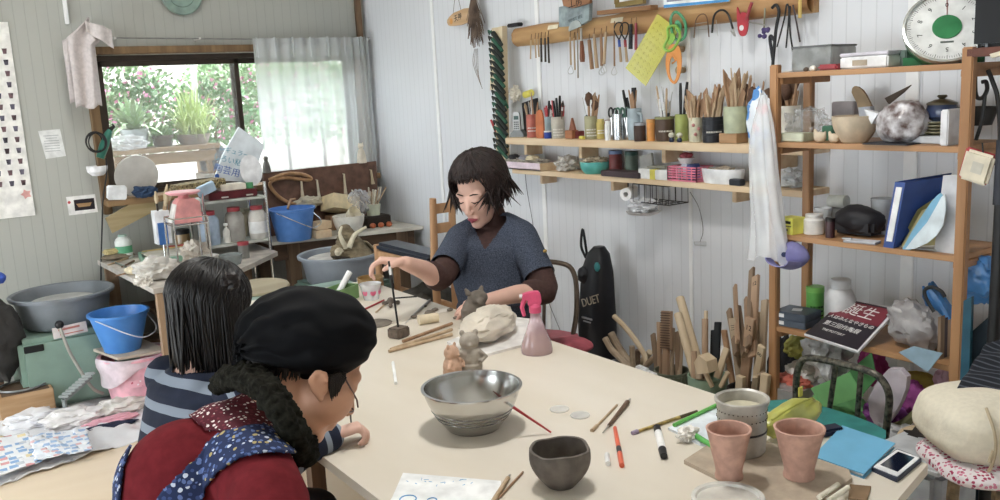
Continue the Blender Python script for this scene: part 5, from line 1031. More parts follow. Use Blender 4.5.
# ---- grey throwing wheel pan in front of the bench with the clay helmet
gp0 = az(340, 283, .56); gpc = V((1.98, 4.32, 0))
def wheelpan(name, lab, cx, cy, rim, h, r, mt, whl=True):
    e = E(name, lab, 'basin', (cx, cy, rim-h)); ob('basin_shell', B().lathe([(0, 0), (r*.80, 0), (r*.86, h*.1), (r*.95, h*.86), (r*1.04, h*.88), (r*1.05, h*.97), (r*1.02, h), (r*.96, h*.97), (r*.82, h*.12), (0, h*.08)], 64), mt, e)
    if whl: ob('wheel_head', B().lathe([(0, h*.08), (.03, h*.08), (.03, h*.62), (r*.62, h*.64), (r*.63, h*.70), (r*.62, h*.74), (0, h*.74)], 48), m(0xb9bab8, .5, sc=9), e)
    return e
GRY = m(0x7e858c, .45, var=.12, sc=7); zr = .66
c0, c1 = az(299, 254, zr), az(382, 250, zr); cx, cy = (c0.x+c1.x)/2, (c0.y+c1.y)/2; Rg = (c0-c1).length/2
wp = wheelpan('wheel_basin', 'grey plastic basin of a throwing wheel with clay helmet, before the bench', cx, cy, zr, .155, Rg*.98, m(0x8d97a3, .45, var=.08, sc=7))
ob('wheel_support', B().box((0, 0, 0), (.42, .42, zr-.157), bev=.02), m(0x5f7a6c, .5), loc=(cx, cy, (zr-.157)/2), label='green machine body under the grey basin with the clay helmet', cat='machine')
WT = zr-.155+.155*.74
hb_ = E('clay_helmet', 'unfired clay samurai helmet sculpture with horns on the wheel', 'sculpture', (cx+.02, cy, WT+.012)); s = mpp(hb_.location)
ob('sculpture_bat', B().lathe([(0, -.0115), (.17, -.0115), (.17, 0), (0, 0)], 40), m(0xd2cfc8, .7), hb_)
CLD = m(0x8d7d5e, .85, var=.22, sc=30, bump=.5); rr2 = 24*s; o_x = .045
hbm = B()
for i in range(8): z0 = .135*i/8; r_ = .095-.009*i; hbm.lathe([(0, z0), (r_-.004, z0), (r_+.005, z0+.003), (r_-.007, z0+.018), (0, z0+.02)], 36, c=(o_x-.004*i, 0, 0), sq=(1, .8))
hbm.ball((o_x-.03, 0, .135), (.028, .026, .016), 14)
ob('helmet_bowl', hbm, CLD, hb_); 
ob('neck_guard', B().grid(lambda u, v: V((o_x+(.07+.045*v)*math.cos(-.6+u*2.6), (.07+.045*v)*.8*math.sin(-.6+u*2.6), .055-.045*v)), 16, 5, .006), CLD, hb_)
IV = m(0xddd2b4, .7)
ob('horn', B().tube(spl([(-.01, -.05, .05), (-.03, -.055, .09), (-.035, -.05, .12), (-.02, -.045, .15)]), [.013-.0005*i for i in range(16)], 8), IV, hb_); ob('horn', B().tube(spl([(.0, -.06, .05), (.03, -.06, .10), (.055, -.07, .12), (.09, -.07, .135)]), [.014-.0005*i for i in range(16)], 8), IV, hb_)
ob('face_boss', B().lump((-.05, -.03, .03), (.030, .028, .034), .35, 3, 10, 5), CLD, hb_); ob('curl', B().tube([(-.055+.020*(1-i/22)*math.cos(i*.6), -.066, .036+.020*(1-i/22)*math.sin(i*.6)) for i in range(20)], .005, 6), IV, hb_); ob('white_boss', B().ball((-.062, -.066, .04), (.014, .008, .012), 10), IV, hb_); hs_ = 1.18
ob('visor', B().box((-.03, -.05, .008), (.10, .05, .008), (0, .15, .2), bev=.003), m(0x4a4034, .8), hb_)
hb_.scale = (hs_,)*3
# teal cutting board table between, round bat
q = az(262, 290, .70); s = mpp(q); bt2 = az(262, 300, .60)
ob('round_bat', B().lathe([(0, 0), (.145, 0), (.15, .008), (.145, .016), (0, .012)], 56), wood(0xb3a582, 0x9c8d6a, 'x', 1.5), loc=(az(250, 285, .69).x, az(250, 285, .69).y, .672), rot=(.05, -.03, 0), label='large round khaki wooden bat behind the child and the black headscarf', cat='bat')
tq = [az(262, 300, .66), az(360, 300, .66)]
tt = E('green_table', 'low table with worn green top between the wheel basin and the work table', 'table', (1.46, 3.79, 0)); ob('tabletop', B().box((0, 0, .59), (.70, .58, .02), bev=.003), m(0x83a396, .5, var=.15, sc=8), tt)
for sx in (-1, 1):
    for sy in (-1, 1): ob('leg', B().box((sx*.28, sy*.25, .29), (.04, .04, .58)), m(0x6a6a66, .5), tt)
bt9 = COL.objects['round_bat']; q9 = az(258, 284, .63); bt9.location = (q9.x, q9.y, .605)
# ---- high chair behind the woman
hc2 = E('wooden_chair', 'tall light wooden chair with dark vinyl seat between the bench and the seated person', 'chair', (0, 0, 0)); 
xx = 2.05; A1 = ax(440, 197, xx); A2 = ax(386, 245, xx); hz_ = A2.z; LW = wood(0xc99763, 0xb8844f); hc2.location = ((A1.x), (A1.y+A2.y)/2, 0); hy_ = abs(A2.y-A1.y)/2
for sx in (-.05, .05):
    ob('back_post', B().tube([(sx, -hy_, 0), (sx, -hy_-.0, hz_), (sx, -hy_-.02, A1.z)], [.017, .019, .016], 12), LW, hc2); ob('leg', B().tube([(sx, hy_, 0), (sx, hy_, hz_+.01)], [.017, .019], 12), LW, hc2)
for z in (.25, .50): 
    for sx in (-.05, .05): ob('side_rail', B().box((sx, 0, z), (.02, hy_*2, .035), bev=.004), LW, hc2)
for sx in (-.05, .05): ob('seat_rail', B().box((sx, 0, hz_-.045), (.022, hy_*2, .055), bev=.004), LW, hc2)
ob('seat_cushion', B().box((0, .01, hz_+.0), (.13, hy_*2-.03, .045), bev=.015), m(0x232a38, .35, spec=.6, bump=.3, sc=12), hc2)
for z in (A1.z-.05, A1.z-.14): ob('back_slat', B().box((0, -hy_-.012, z), (.10, .015, .045), bev=.004), LW, hc2)
q = ax(415, 285, 2.15); ob('dark_bag', B().lump((0, 0, 0), (.17, .16, .13), .25, 2, seed=40), m(0x4a463e, .9), loc=(2.12, hc2.location.y, .30+.13), label='dark grey cloth bundle under the tall wooden chair seat', cat='bundle')
ob('storage_crate', B().box((0, 0, .145), (.42, .36, .29), bev=.01), m(0x6c6a64, .7), loc=(2.14, hc2.location.y, 0), label='grey crate on the floor beneath the tall wooden chair', cat='crate')
# ---- left: green wheel machine, basin, blue bucket, pink bin, cloths, newspapers
zr2 = .57; cL, cR = az(11, 296, zr2), az(106, 283, zr2); cx, cy = (cL.x+cR.x)/2, min((cL.y+cR.y)/2, 5.1); r2 = (cL-cR).length/2
cy = 5.12; cx = .66; r2 = .245
wheelpan('wheel_basin', 'dark grey basin standing on the green wheel machine', cx, cy, zr2, .17, r2, GRY)
gm = E('wheel_machine', 'green pottery wheel machine standing on the floor under the dark grey basin', 'pottery wheel', (cx+.03, cy, 0)); GRN = m(0x86a594, .45, var=.08, sc=5)
ob('machine_body', B().box((0, .0, .205), (.58, .50, .37), bev=.025), GRN, gm); ob('hand_grip', B().box(ay(34, 349, cy-.251)-gm.location, (.09, .008, .035), bev=.003), m(0x1a1c1c, .5), gm)
lab_ = ob('warning_label', B().box(ay(70, 330, cy-.253)-gm.location, (.16, .006, .055), (0, -.06, 0)), m(0xe8dcd6, .4), gm); ob('label_print', B().box(ay(69, 328, cy-.257)-gm.location, (.10, .002, .010), (0, -.06, 0)).box(ay(72, 332.5, cy-.257)-gm.location, (.11, .002, .005), (0, -.04, 0)), m(0xd07a6a, .5), lab_)
for sx in (-1, 1):
    for sy in (-1, 1): ob('foot', B().lathe([(0, 0), (.025, 0), (.02, .022), (0, .022)], 12, c=(sx*.22, sy*.18, 0)), BLACKM, gm)
ob('pedal_rod', B().tube(spl([(-.10, -.31, .44), (-.07, -.33, .30), (.0, -.34, .12), (.05, -.34, .07)]), .008, 8), m(0xb0aca0, .5, .4), gm); ob('spout', B().ball((-.10, -.30, .455), (.022, .02, .022), 12), BLACKM, gm)
fp = E('foot_pedal', 'ribbed grey foot pedal in front of the green machine', 'pedal', ay(77, 388, 4.72)); s = mpp(fp.location); d = (az(90, 378, .06)-az(64, 398, .03)).normalized()
rb3 = B(); a1, a2 = ay(90, 376, 4.74)-fp.location, ay(64, 399, 4.70)-fp.location
for i in range(9): c = a1.lerp(a2, i/8)+V((0, -.012, .004)); rb3.box(c+V((0, 0, .012)), (.014, .05, .012), (0, 0, 1.0), bev=.003)
a1, a2 = ay(90, 376, 4.74)-fp.location, ay(64, 399, 4.70)-fp.location; ob('pedal_foot', B().tube([a2, V((a2.x, a2.y, -fp.location.z+.03))], .012, 8).tube([a1, V((a1.x+.02, a1.y+.12, a1.z-.02))], .010, 8), m(0x8b9290, .5), fp); ob('pedal_plate', B().tube([a1, a2], .018, 8), m(0x8b9290, .5), fp); ob('pedal_rib', rb3, m(0xa3aaa8, .5), fp)
# pink bin, board over it, bucket on the board
pbn = az(140, 392, .0); bxx, byy = .90, 4.74
bb = E('pink_bin', 'pink plastic bin lined with a white bag under the small board', 'bin', (bxx, byy, 0)); PKB = m(0xf2aebc, .4)
ob('bin_shell', B().lathe([(0, 0), (.125, 0), (.16, .245), (.17, .25), (.17, .26), (.155, .26), (.12, .006), (0, .006)], 40), PKB, bb)
ob('bin_liner', B().grid(lambda u, v: ((.172+.014*noise.noise(V((u*12, v*2, 0)))+.006*math.sin(u*40))*math.cos(u*2*PI)*(1-.04*v), (.172+.014*noise.noise(V((u*12, v*2, 0)))+.006*math.sin(u*40))*math.sin(u*2*PI)*(1-.04*v), .27-v*(.10+.05*math.sin(u*14))), 60, 6), m(0xf4e4ec, .3, alpha=.75, spec=.6), bb, sharp=180)
text(bb, 'KITTY', .03, m(0xd0506a, .5), (-.03, -.150, .15), Matrix.Rotation(PI/2+.13, 3, 'X')) if False else None
ob('red_print', B().grid(lambda u, v: (.147*math.sin(-.5+.6*u), -.147*math.cos(-.5+.6*u), .12+.05*v), 8, 3), speckle(0xf2aebc, [(0xd0506a, .5), (0xf7e8ec, .5)], 60, .3), bb)
b_d = plate('wooden_board', [(84, 348), (118, 360.5), (168, 352), (140, 340)], 'z', .275, .014, m(0xc9b9a4, .7, sc=8), 'small clay stained board laid across the pink bin', 'board')
q = az(123, 349, .29); s = mpp(q); bucket('blue_bucket', 'bright blue bucket with white wire handle on the small board at left', (q.x, q.y, .2895), 17*s, 28*s, 39*s, m(0x2f86dc, .35, var=0, sc=12, h2=0x3a90e4), hang=.55, hm=m(0xcfd8e4, .4))
ob('board_support', B().box((0, 0, .1365), (.16, .18, .273), bev=.004), STKD, loc=(q.x+.16, q.y+.22, 0), label='dark wooden box behind the pink bin holding the board end', cat='box')
b2 = E('pink_bag', 'pink plastic bag bulging on the floor between the bin and the child', 'bag', (1.08, 4.52, 0)); ob('bag_skin', B().lump((0, 0, .17), (.12, .11, .18), .28, 2.4, seed=33), m(0xf3b9cb, .35, alpha=.95, var=.1, sc=8, spec=.6, bump=.4), b2); ob('bag_knot', B().lump((.02, 0, .35), (.05, .04, .04), .5, 3, seed=34), m(0xf5c6d4, .35, bump=.4), b2)
# floor coverings
def sheet(name, label, pix, z, mt, amp, cat, seed, n=26, th=.002, fq=3., kind=None):
    W_ = [az(a, b_, z) for a, b_ in pix]; c = sum(W_, V())/4; q4 = [w_-c for w_ in W_]
    def fn(u, v):
        p = q4[0].lerp(q4[1], u).lerp(q4[3].lerp(q4[2], u), v); w_ = math.sin(PI*min(1, max(0, u)))*math.sin(PI*min(1, max(0, v)))
        nn = noise.noise(V((p.x*fq*2, p.y*fq*2, seed)))+.5*noise.noise(V((p.x*fq*6, p.y*fq*6, seed)))+.3*noise.noise(V((p.x*fq*14, p.y*fq*14, seed)))
        ed = .02*noise.noise(V((u*9+seed, v*9, 1)))
        return (p.x+ed, p.y+ed, max(.0, .3+nn)*amp+.0004)
    return ob(name, B().grid(fn, n, n, -th), mt, loc=c, label=label, cat=cat, sharp=180)
PW = m(0xe8e7ea, .4, var=.05, sc=6, spec=.6, bump=.2)
sheet('plastic_sheet', 'wide white plastic sheet spread over the floor at left', [(-40, 500), (178, 428), (190, 385), (-60, 412)], 0, PW, .03, 'plastic sheet', 3, 44)
NEWS = speckle(0xeeeef0, [(0x8ab4e0, .35), (0xe8a0a0, .18), (0xc8ccd4, .2), (0xecd8a0, .1), (0xf0f0f0, .17)], 24, .40, .6, True)
sheet('newspaper', 'colourful advertising newspaper spread flat on the plastic, nearest the left edge', [(-30, 487), (42, 462), (28, 432), (-50, 448)], .040, NEWS, .006, 'newspaper', 5)
sheet('newspaper', 'folded blue and white newspaper lying right of the colourful one', [(36, 462), (92, 450), (86, 428), (28, 436)], .046, speckle(0xe4e8f0, [(0x9cbce4, .5), (0xf0f0f4, .3), (0xe6b8b8, .2)], 30, .38, .6, True), .014, 'newspaper', 7)
def heap(name, label, px, py, r, mt, seed, cat, z=.0, flat=None, amp=.4): q = az(px, py, z); ob(name, B().lump((0, 0, r[2]*.8), r, amp, 2.3, seed=seed, flat=-r[2]*.75), mt, loc=q, label=label, cat=cat)
heap('plastic_bundle', 'crumpled white plastic bundle before the ribbed pedal', 36, 424, (.13, .10, .04), PW, 41, 'plastic bundle')
heap('plastic_bundle', 'crumpled translucent plastic heap beside the newspapers', 76, 424, (.14, .10, .045), m(0xe9e4e2, .4, var=.08, spec=.6, bump=.3), 42, 'plastic bundle')
heap('white_cloth', 'bunched off white cloth on the floor in front of the pink bin', 124, 412, (.13, .09, .045), m(0xdedad2, .9, bump=.4), 43, 'cloth'); heap('pink_cloth', 'pink cloth peeping out under the white cloth', 112, 423, (.12, .04, .02), m(0xf0a8b8, .8), 44, 'cloth'); heap('navy_cloth', 'flat navy blue cloth under the pink cloth', 106, 430, (.13, .045, .015), m(0x232c48, .9), 45, 'cloth')
q = az(18, 402, 0); wbx = E('wooden_tray', 'wooden tray box with wire ring on the floor at the left edge', 'tray', (.40, 4.92, 0)); ob('tray_side', B().box((0, 0, .075), (.24, .26, .15), bev=.004), wood(0xc9a070, 0xb4874f, 'x'), wbx); ob('dark_inside', B().box((0, 0, .1505), (.21, .23, .002)), m(0x6a5038, .8), wbx)
ob('wire_ring', B().tube([(.11*math.cos(a/24*2*PI), .10*math.sin(a/24*2*PI), .16) for a in range(25)], .006, 6), m(0x8a8c8c, .4, .6), wbx)
ob('dark_jacket', B().lump((0, 0, 0), (.12, .14, .22), .2, 2, seed=51), m(0x3c3a38, .9, bump=.3), loc=(.33, 5.0, .40), label='dark grey jacket heap at the far left edge beside the basin', cat='jacket')
ob('jacket_stand', B().box((0, 0, .09), (.16, .18, .18), bev=.005), STKD, loc=(.25, 5.12, 0), label='dark wooden box under the grey jacket', cat='box')
q = ay(0, 277, 4.95); ob('blue_beanie', B().lump((0, 0, 0), (.03, .03, .03), .15, 2, seed=2), m(0x2a52b8, .5), loc=(q.x-.002, 4.98, q.z-.01), label='small blue cap on the grey jacket heap', cat='cap')
# ================================================================ right wall: beam with hanging tools
wxx = WX-.001
bm0, bm1 = ax(516, 35, 2.66), ax(812, 3, 2.66)
blen = bm0.y-bm1.y
beam = E('driftwood_beam', 'long honey coloured split log mounted on the right wall with hooks for tools', 'wooden beam', (WX-.035, (bm0.y+bm1.y)/2, 1.745), 'R')
def bfn(u, v):
    a = -PI*.5+PI*v; x = -blen/2+blen*u; r = .045+.010*noise.noise(V((u*7, v*3, 2)))
    return (x, r*math.sin(a)*(1+.06*math.sin(u*13)), .034*math.cos(a)+.004*noise.noise(V((u*30, v*9, 0))))
bb_ = B().grid(bfn, 90, 14); bb_.box((0, 0, -.018), (blen, .085, .03)); ob('beam_log', bb_, m(0xc79a58, .5, var=0, sc=8, h2=0xa8743a, stretch=(.25, 2, 2), bump=.2), beam)
for i, px in enumerate((553, 617)):
    c = beam.matrix_world.inverted() @ ax(px, 27 if i == 0 else 20, 2.63); ob('paper_label', B().box((c.x, c.y, .036), (.075, .02, .001), (-.3, 0, 0)), m(0xe6d9b8, .7), beam)
XT = 2.615
def hang(name, label, cat, pts, parts, group=None, x=XT):
    """a tool hanging on the beam: parts = (name, [(px,py)...], radius or list, material)"""
    o = ax(*pts, x); e = E(name, label, cat, o)
    hk = (WX-.06)-x
    for nm, pp, r, mt in parts:
        P_ = [ax(a, b_, x)-o for a, b_ in pp]; ob(nm, B().tube(spl(P_, 4) if len(P_) > 2 else P_, r if not isinstance(r, (list, tuple)) or len(P_) > 2 and len(r) == (len(P_)-1)*4+1 else r, 8), mt, e)
    return e
def simple(px0, py0, px1, py1, r, mt, lab, wire=False, grp=None, col2=None, hx=None):
    ps = [('handle', [(px0, py0), (px1, py1)], [r*.8, r], mt), ('hook_loop', [(px0, py0), (px0+.6, py0-6)], .0022, m(0x8c6a44, .7))]
    if wire: ps.append(('wire_loop', [(px1, py1), (px1-3, py1+6), (px1-1.5, py1+9), (px1+2.5, py1+7), (px1, py1)], .0016, STEEL))
    return hang('hanging_tool', lab, 'pottery tool', (px0, py0), ps, grp)
DK = m(0x3a302c, .6)
L_ = 'tool hanging from the beam, '
for a in (((531, 40), (530.5, 59), .0038, STK, 'thin light handle, leftmost of all'), ((535, 39), (536, 58), .0038, STK, 'thin light handle, second from the left'), ((538, 39), (539, 57), .0038, STK, 'thin light handle, third from the left'), ((541, 38), (541.5, 62), .005, DK, 'dark round handle, first of three dark ones'), ((545, 38), (545.5, 62), .005, DK, 'dark round handle, middle of three dark ones'), ((548, 37), (549, 63), .005, DK, 'dark round handle, last of three dark ones')):
    simple(*a[0], *a[1], a[2], a[3], L_+a[4])
simple(570, 37, 571, 65, .0045, STK, L_+'light handle ending in a wire loop left of the chisel', True); simple(574, 38, 575, 70, .004, STK, L_+'light handle with thin tip left of the long needle'); simple(577.5, 33, 578, 78, .0035, m(0x9a8d7c, .4), L_+'longest thin grey needle')
hang('chisel', 'chisel with stout brown turned handle hanging from the wall beam', 'chisel', (581, 28), [('blade', [(581, 28), (581.5, 41)], .005, STEEL), ('handle', [(581.5, 41), (582, 50), (582.5, 62)], [.007, .008, .009, .010, .010, .011, .012, .012, .010], m(0x8a4f2c, .4))])
simple(589, 40, 592, 69, .0095, STK2, L_+'thick brown handle with a silver ring'); simple(594, 34, 597, 68, .008, STK, L_+'thick pale handle right of the ringed one'); simple(601, 34, 602, 66, .0075, STK2, L_+'brown handle ending in a steel loop', True); simple(606, 32, 604, 64, .007, STK, L_+'pale handle crossing the steel loop', True); simple(614, 27, 614.5, 66, .004, STK2, L_+'thin handle left of the blue banded loop', True)
for px, col, lab in ((619, 0x2a4fa8, 'wooden handle with black loop and blue band'), (625, 0xa83038, 'wooden handle with black loop and red band')):
    hang('loop_tool', lab+', hanging from the beam', 'loop tool', (px, 40), [('handle', [(px+.6, 46), (px+2, 62)], [.005, .006], STK), ('band', [(px, 40), (px+.6, 47)], .006, m(col, .4)), ('black_loop', [(px, 40), (px-5, 30), (px-2, 23), (px+3, 24), (px+3, 32), (px, 40)], .0028, BLACKM)])
simple(631, 24, 630.5, 49, .009, m(0x2b2e34, .4, var=.5, sc=90), L_+'stubby black patterned handle'); simple(636, 23, 636, 50, .0065, m(0x9a3644, .4), L_+'dull red handle')
# green and orange drawing templates
YG = m(0xe6e22c, .25, alpha=.55, var=.02)
yt = plate('yellow_template', [(658, 14), (679, 30), (646, 86), (626, 68)], 'x', XT, .003, YG, 'large yellow transparent template with rows of holes hanging tilted on the beam', 'drawing template')
Mi = yt.matrix_world.inverted(); hb2 = B(); c4 = [Mi @ ax(a, b_, XT) for a, b_ in ((658, 14), (679, 30), (646, 86), (626, 68))]
for i in range(9):
    for j in range(5):
        u, v = (i+1.2)/10.2, (j+.8)/5.6; p = c4[0].lerp(c4[1], v).lerp(c4[3].lerp(c4[2], v), u); r_ = .0035+.001*j
        hb2.lathe([(r_, .0032), (r_, .004), (r_+.0012, .004), (r_+.0012, .0032)], 12, c=(p.x, p.y, 0))
ob('hole_rims', hb2, m(0xb9b41c, .4), yt)
for i, (pix, col, lab) in enumerate((([(671, 18), (676, 12), (683, 18), (686, 28), (684, 38), (677, 40), (672, 32)], 0x3fae7a, 'green transparent french curve, upper one hanging on the beam'), ([(668, 28), (676, 26), (680, 36), (674, 48), (668, 51), (664, 47), (668, 38)], 0x8fd02c, 'lime green transparent french curve below the green one'))):
    w_ = onplane(pix, 'x', XT-.01*(i+1)); c = sum(w_, V())/len(w_); q = [FR['R'].transposed() @ (p-c) for p in w_]; P_ = [V((p.x, p.y, 0)) for p in smooth([(p.x, p.y, 0) for p in q], 4) for p in (V(p),)]
    ob('french_curve', B().tube(P_+[P_[0]], .006, 6).prism([(p.x*.45, p.y*.45) for p in P_], -.001, .001), m(col, .25, alpha=.75, var=.02), loc=c, rot='R', label=lab, cat='french curve')
oc = smooth([(668, 50), (673, 44), (680, 48), (682, 62), (680, 76), (675, 84), (669, 78), (666, 64)], 3)
w_ = onplane(oc, 'x', XT-.015); c = sum(w_, V())/len(w_); q = [FR['R'].transposed() @ (p-c) for p in w_]; inner = [(p.x*.5-.002, p.y*.62-.02) for p in q]; ob_ = B()
for i in range(len(q)): pass
OR = m(0xf0951a, .3, alpha=.9, var=.03); k = len(q); vs = [V((p.x, p.y, z)) for z in (0, .003) for p in q]+[V((a, b_, z)) for z in (0, .003) for a, b_ in inner]
fs = []
for i in range(k): j = (i+1) % k; fs += [[i, j, k+j, k+i], [2*k+j, 2*k+i, 3*k+i, 3*k+j], [k+i, k+j, 3*k+j, 3*k+i], [j, i, 2*k+i, 2*k+j]]
o = ob('french_curve', B()._add(vs, fs), OR, loc=c, rot='R', label='orange oval french curve with a hole hanging lowest below the green ones', cat='french curve')
ob('cross_piece', B().tube([(-.01, .035, .002), (.012, .01, .002), (-.008, -.0, .002)], .004, 6), OR, o)
p = ax(683, 50, wxx); 
for (a, b_, lab) in ((683, 49, 'upper'), (684, 70, 'lower')): ob('wall_peg', B().tube([(0, 0, 0), (-.03, 0, 0)], .012, 10).tube([(-.026, 0, 0), (-.034, 0, 0)], .016, 12), STK, loc=ax(a, b_, wxx), label='small round wooden wall knob beside the orange curve, the '+lab+' one', cat='knob')
# wire cutters and other right-hand tools
hang('wire_cutter', 'pair of thin rusty wire arches hanging right of the green curves', 'wire tool', (700, 15), [('arch', [(694, 38), (696, 20), (702, 14), (707, 18), (709, 37)], .0022, m(0x6b4a36, .5, .5)), ('cross_wire', [(695, 30), (708, 29)], .0014, STEEL), ('cross_wire', [(695, 24), (708, 22)], .0014, STEEL)])
hang('bow_tool', 'wide dark bow shaped trimming tool hanging left of the red opener', 'wire tool', (722, 12), [('dark_bow', [(712, 33), (714, 16), (721, 10), (728, 14), (733, 29)], .004, BLACKM), ('metal_end', [(733, 29), (735, 36), (731, 31)], .003, STEEL), ('thin_wire', [(718, 36), (716, 20)], .0012, STEEL)])
rd_ = plate('red_opener', smooth([(738, 7), (741, 14), (743, 12), (748, 14), (749, 22), (747, 34), (742, 36), (739, 30), (738, 18)], 3), 'x', XT, .006, m(0xc01f33, .3), 'bright red metal tool with a rounded hole hanging on the beam', 'tool')
ob('silver_hole', B().lathe([(0, .0062), (.010, .0062), (.010, .0075), (0, .0075)], 16, c=(0, -.025, 0)), m(0xd8d4d6, .4), rd_); ob('red_lever', B().tube([(.02, -.0, .004), (.035, .04, .004), (.045, .06, .004)], .006, 8), m(0xa8202f, .3), rd_)
hang('purple_flower_tool', 'dark tongs tied with a small purple flower hanging right of the red opener', 'tongs', (764, 8), [('grey_rod', [(748, 22), (765, 25)], .003, STEEL), ('grey_rod', [(765, 8), (764, 28)], .003, m(0x8c8a70, .5))])
fl = ax(765, 33, XT-.01); fb = B(); 
for i in range(9): fb.ball((random.uniform(-.01, .01), random.uniform(-.018, .018), random.uniform(-.016, .016)), .008, 8)
o = ob('purple_flower', fb, m(0x4e3f7a, .6), loc=fl); e = [x for x in COL.objects if x.name == 'purple_flower_tool'][0]; o.parent = e; o.matrix_local = e.matrix_world.inverted() @ Matrix.Translation(fl)
hang('metal_tongs', 'long dark metal tongs hanging farthest left of the shelf unit post', 'tongs', (778, 8), [('tong_arm', [(772, 8), (776, 5), (779, 12), (776, 30), (773, 62), (773, 70)], .0058, BLACKM), ('tong_arm', [(774, 40), (771, 36), (770, 40), (773, 60)], .006, m(0x23242c, .5))])
hang('wire_loop_tool', 'thin black wire loop hanging right of the dark tongs', 'wire tool', (787, 6), [('wire', [(777, 47), (784, 20), (787, 4), (789, 14), (786, 48)], .0028, BLACKM)])
hang('hooked_rod', 'thin dark hooked rods hanging at the right end of the beam', 'hooked rod', (793, 6), [('rod', [(790, 6), (790, 30), (793, 52)], .003, BLACKM), ('rod', [(793, 5), (796, 20), (800, 42)], .003, m(0x4a3a3e, .5)), ('yellow_handle', [(800, 0), (800, 18)], .006, m(0xd8b64a, .5))])
# things above the beam
sg = plate('relief_plaque', smooth([(562, 7), (593, 1), (592, 20), (584, 25), (562, 27)], 1), 'x', 2.60, .018, m(0x8fa0a4, .7, var=.18, sc=25, bump=.3), 'grey blue stoneware plaque with raised writing and a half round standing on the beam', 'plaque')
text(sg, 'WHIST BEE', .020, m(0x55656c, .7), (.0, -.012, .0185), (0, 0, .15)); ob('half_round', B().prism([(.045*math.cos(a/12*PI), .036*math.sin(a/12*PI)) for a in range(13)], .018, .022, Matrix.Translation((.0, -.055, 0)) @ Matrix.Rotation(.18, 4, 'Z')), m(0xa7b0ae, .7), sg)
wsn = plate('carved_sign', [(563, -8), (594, -12), (592, 3), (575, 8), (566, 6)], 'x', 2.575, .015, wood(0xb07a4c, 0x94613a, 'x'), 'carved brown wooden sign with dark characters above the grey plaque', 'sign')
text(wsn, '工房', .050, m(0x1c1512, .6), (0, -.012, .0155), (0, 0, .1))
fm = E('picture_frame', 'gold wooden picture frame on a small wooden ledge above the beam', 'picture frame', ax(632, 2, 2.66), 'R')
ob('frame_bars', B().box((0, -.005, .01), (.17, .02, .018)).box((-.08, .08, .01), (.02, .16, .018)).box((.08, .08, .01), (.02, .16, .018)), m(0x9c8440, .35, .4), fm); ob('picture', B().box((0, .08, .006), (.15, .15, .004)), m(0xe8e8ee, .4), fm); ob('picture_print', B().box((0, .045, .0085), (.10, .04, .001)), m(0x6c7088, .5), fm)
o = plate('wooden_ledge', [(604, 11), (658, 5), (658, 9.5), (604, 15)], 'x', 2.63, .04, wood(0xa06f3c, 0x875a2c, 'x'), 'small brown wooden ledge under the gold picture frame', 'ledge')
ps_ = plate('poster_board', [(664, -12), (732, -20), (730, 1.5), (665, 8)], 'x', 2.62, .006, m(0xeef4f8, .4), 'white poster with bright blue bottom border above the beam', 'poster')
Mi = ps_.matrix_world.inverted(); P_ = [Mi @ ax(a, b_, 2.62) for a, b_ in ((665, 5), (730, -1), (730, 1.5), (665, 8))]; ob('blue_border', B().prism([(p.x, p.y) for p in P_], .006, .007), m(0x2f9ae0, .4), ps_)
P_ = [Mi @ ax(a, b_, 2.62) for a, b_ in ((668, 0), (712, -5), (712, -3), (668, 2.2))]; ob('grey_caption', B().prism([(p.x, p.y) for p in P_], .006, .007), m(0x8a96b0, .5), ps_)
# left end: pale wood clamp boards, hooks strip, hanging plaque and dried grass
plate('pale_board', [(500, 28), (507, 26), (510, 168), (501, 170)], 'x', 2.64, .03, wood(0xe3cfa6, 0xd4bb8c, 'y'), 'pale wooden upright board at the left end of the wall shelves', 'board')
plate('pale_board', [(495, 28), (503, 27), (500, 90), (493, 90)], 'x', 2.67, .02, wood(0xe6d4b0, 0xd7c094, 'y'), 'short pale wooden board just left of the upright board', 'board')
q = ax(514, 30, 2.64); ob('dark_clip', B().box((0, 0, 0), (.03, .10, .018), bev=.004), m(0x26262c, .5), loc=ax(515, 25, 2.66), label='small dark clamp on top of the beam left end', cat='clamp')
hs = E('hook_rack', 'tall dark green and black zigzag toothed rack hanging left of the shelves', 'hook rack', ax(497, 95, 2.60)); o_ = hs.location.copy()
hb3, hb4 = B(), B()
for i in range(23):
    y_ = 30+i*6.0; x_ = 489+i*.35 if i < 18 else 494+(i-18)*.8; a_ = ax(x_+5, y_+4, 2.60)-o_; b2_ = ax(x_-.5, y_+1, 2.595)-o_; c_ = ax(x_+.5, y_+5, 2.595)-o_
    (hb3 if i % 4 else hb4).tube([a_, b2_, c_], [.010, .007, .003], 8)
    if i < 20: d0, d1 = ax(x_+4, y_+3, 2.595)-o_, ax(x_+13, y_+15, 2.60)-o_; (hb4 if i % 3 == 1 else hb3).tube([d0, d1], [.014, .008], 8)
ob('hook_row', hb3, m(0x1d2420, .5), hs); ob('green_hooks', hb4, m(0x1f5a44, .5), hs)
ob('backing_rod', B().tube([ax(492, 30, 2.675)-o_, ax(504, 160, 2.675)-o_], .006, 8), BLACKM, hs)
for i, (a, b_, c_, d_, col) in enumerate(((497, 88, 505, 112, 0xe0b820), (492, 126, 500, 152, 0xe6eef0), (491, 120, 497, 135, 0xc22f3a), (503, 96, 508, 108, 0x2c7a58))):
    A1, A2 = ax(a, b_, 2.62), ax(c_, d_, 2.62); ob('pen', B().tube([(0, 0, 0), A2-A1], .006, 8), m(col, .4), hs, loc=A1-o_)
wp_ = plate('wooden_votive_plaque', smooth([(449, 20), (454, 14), (460, 11), (471, 8), (470, 22), (455, 26), (450, 25)], 2), 'x', 2.67, .012, wood(0xdcb483, 0xc79c68, 'x'), 'small wooden plaque with an orange disc and black characters hung at upper left', 'plaque')
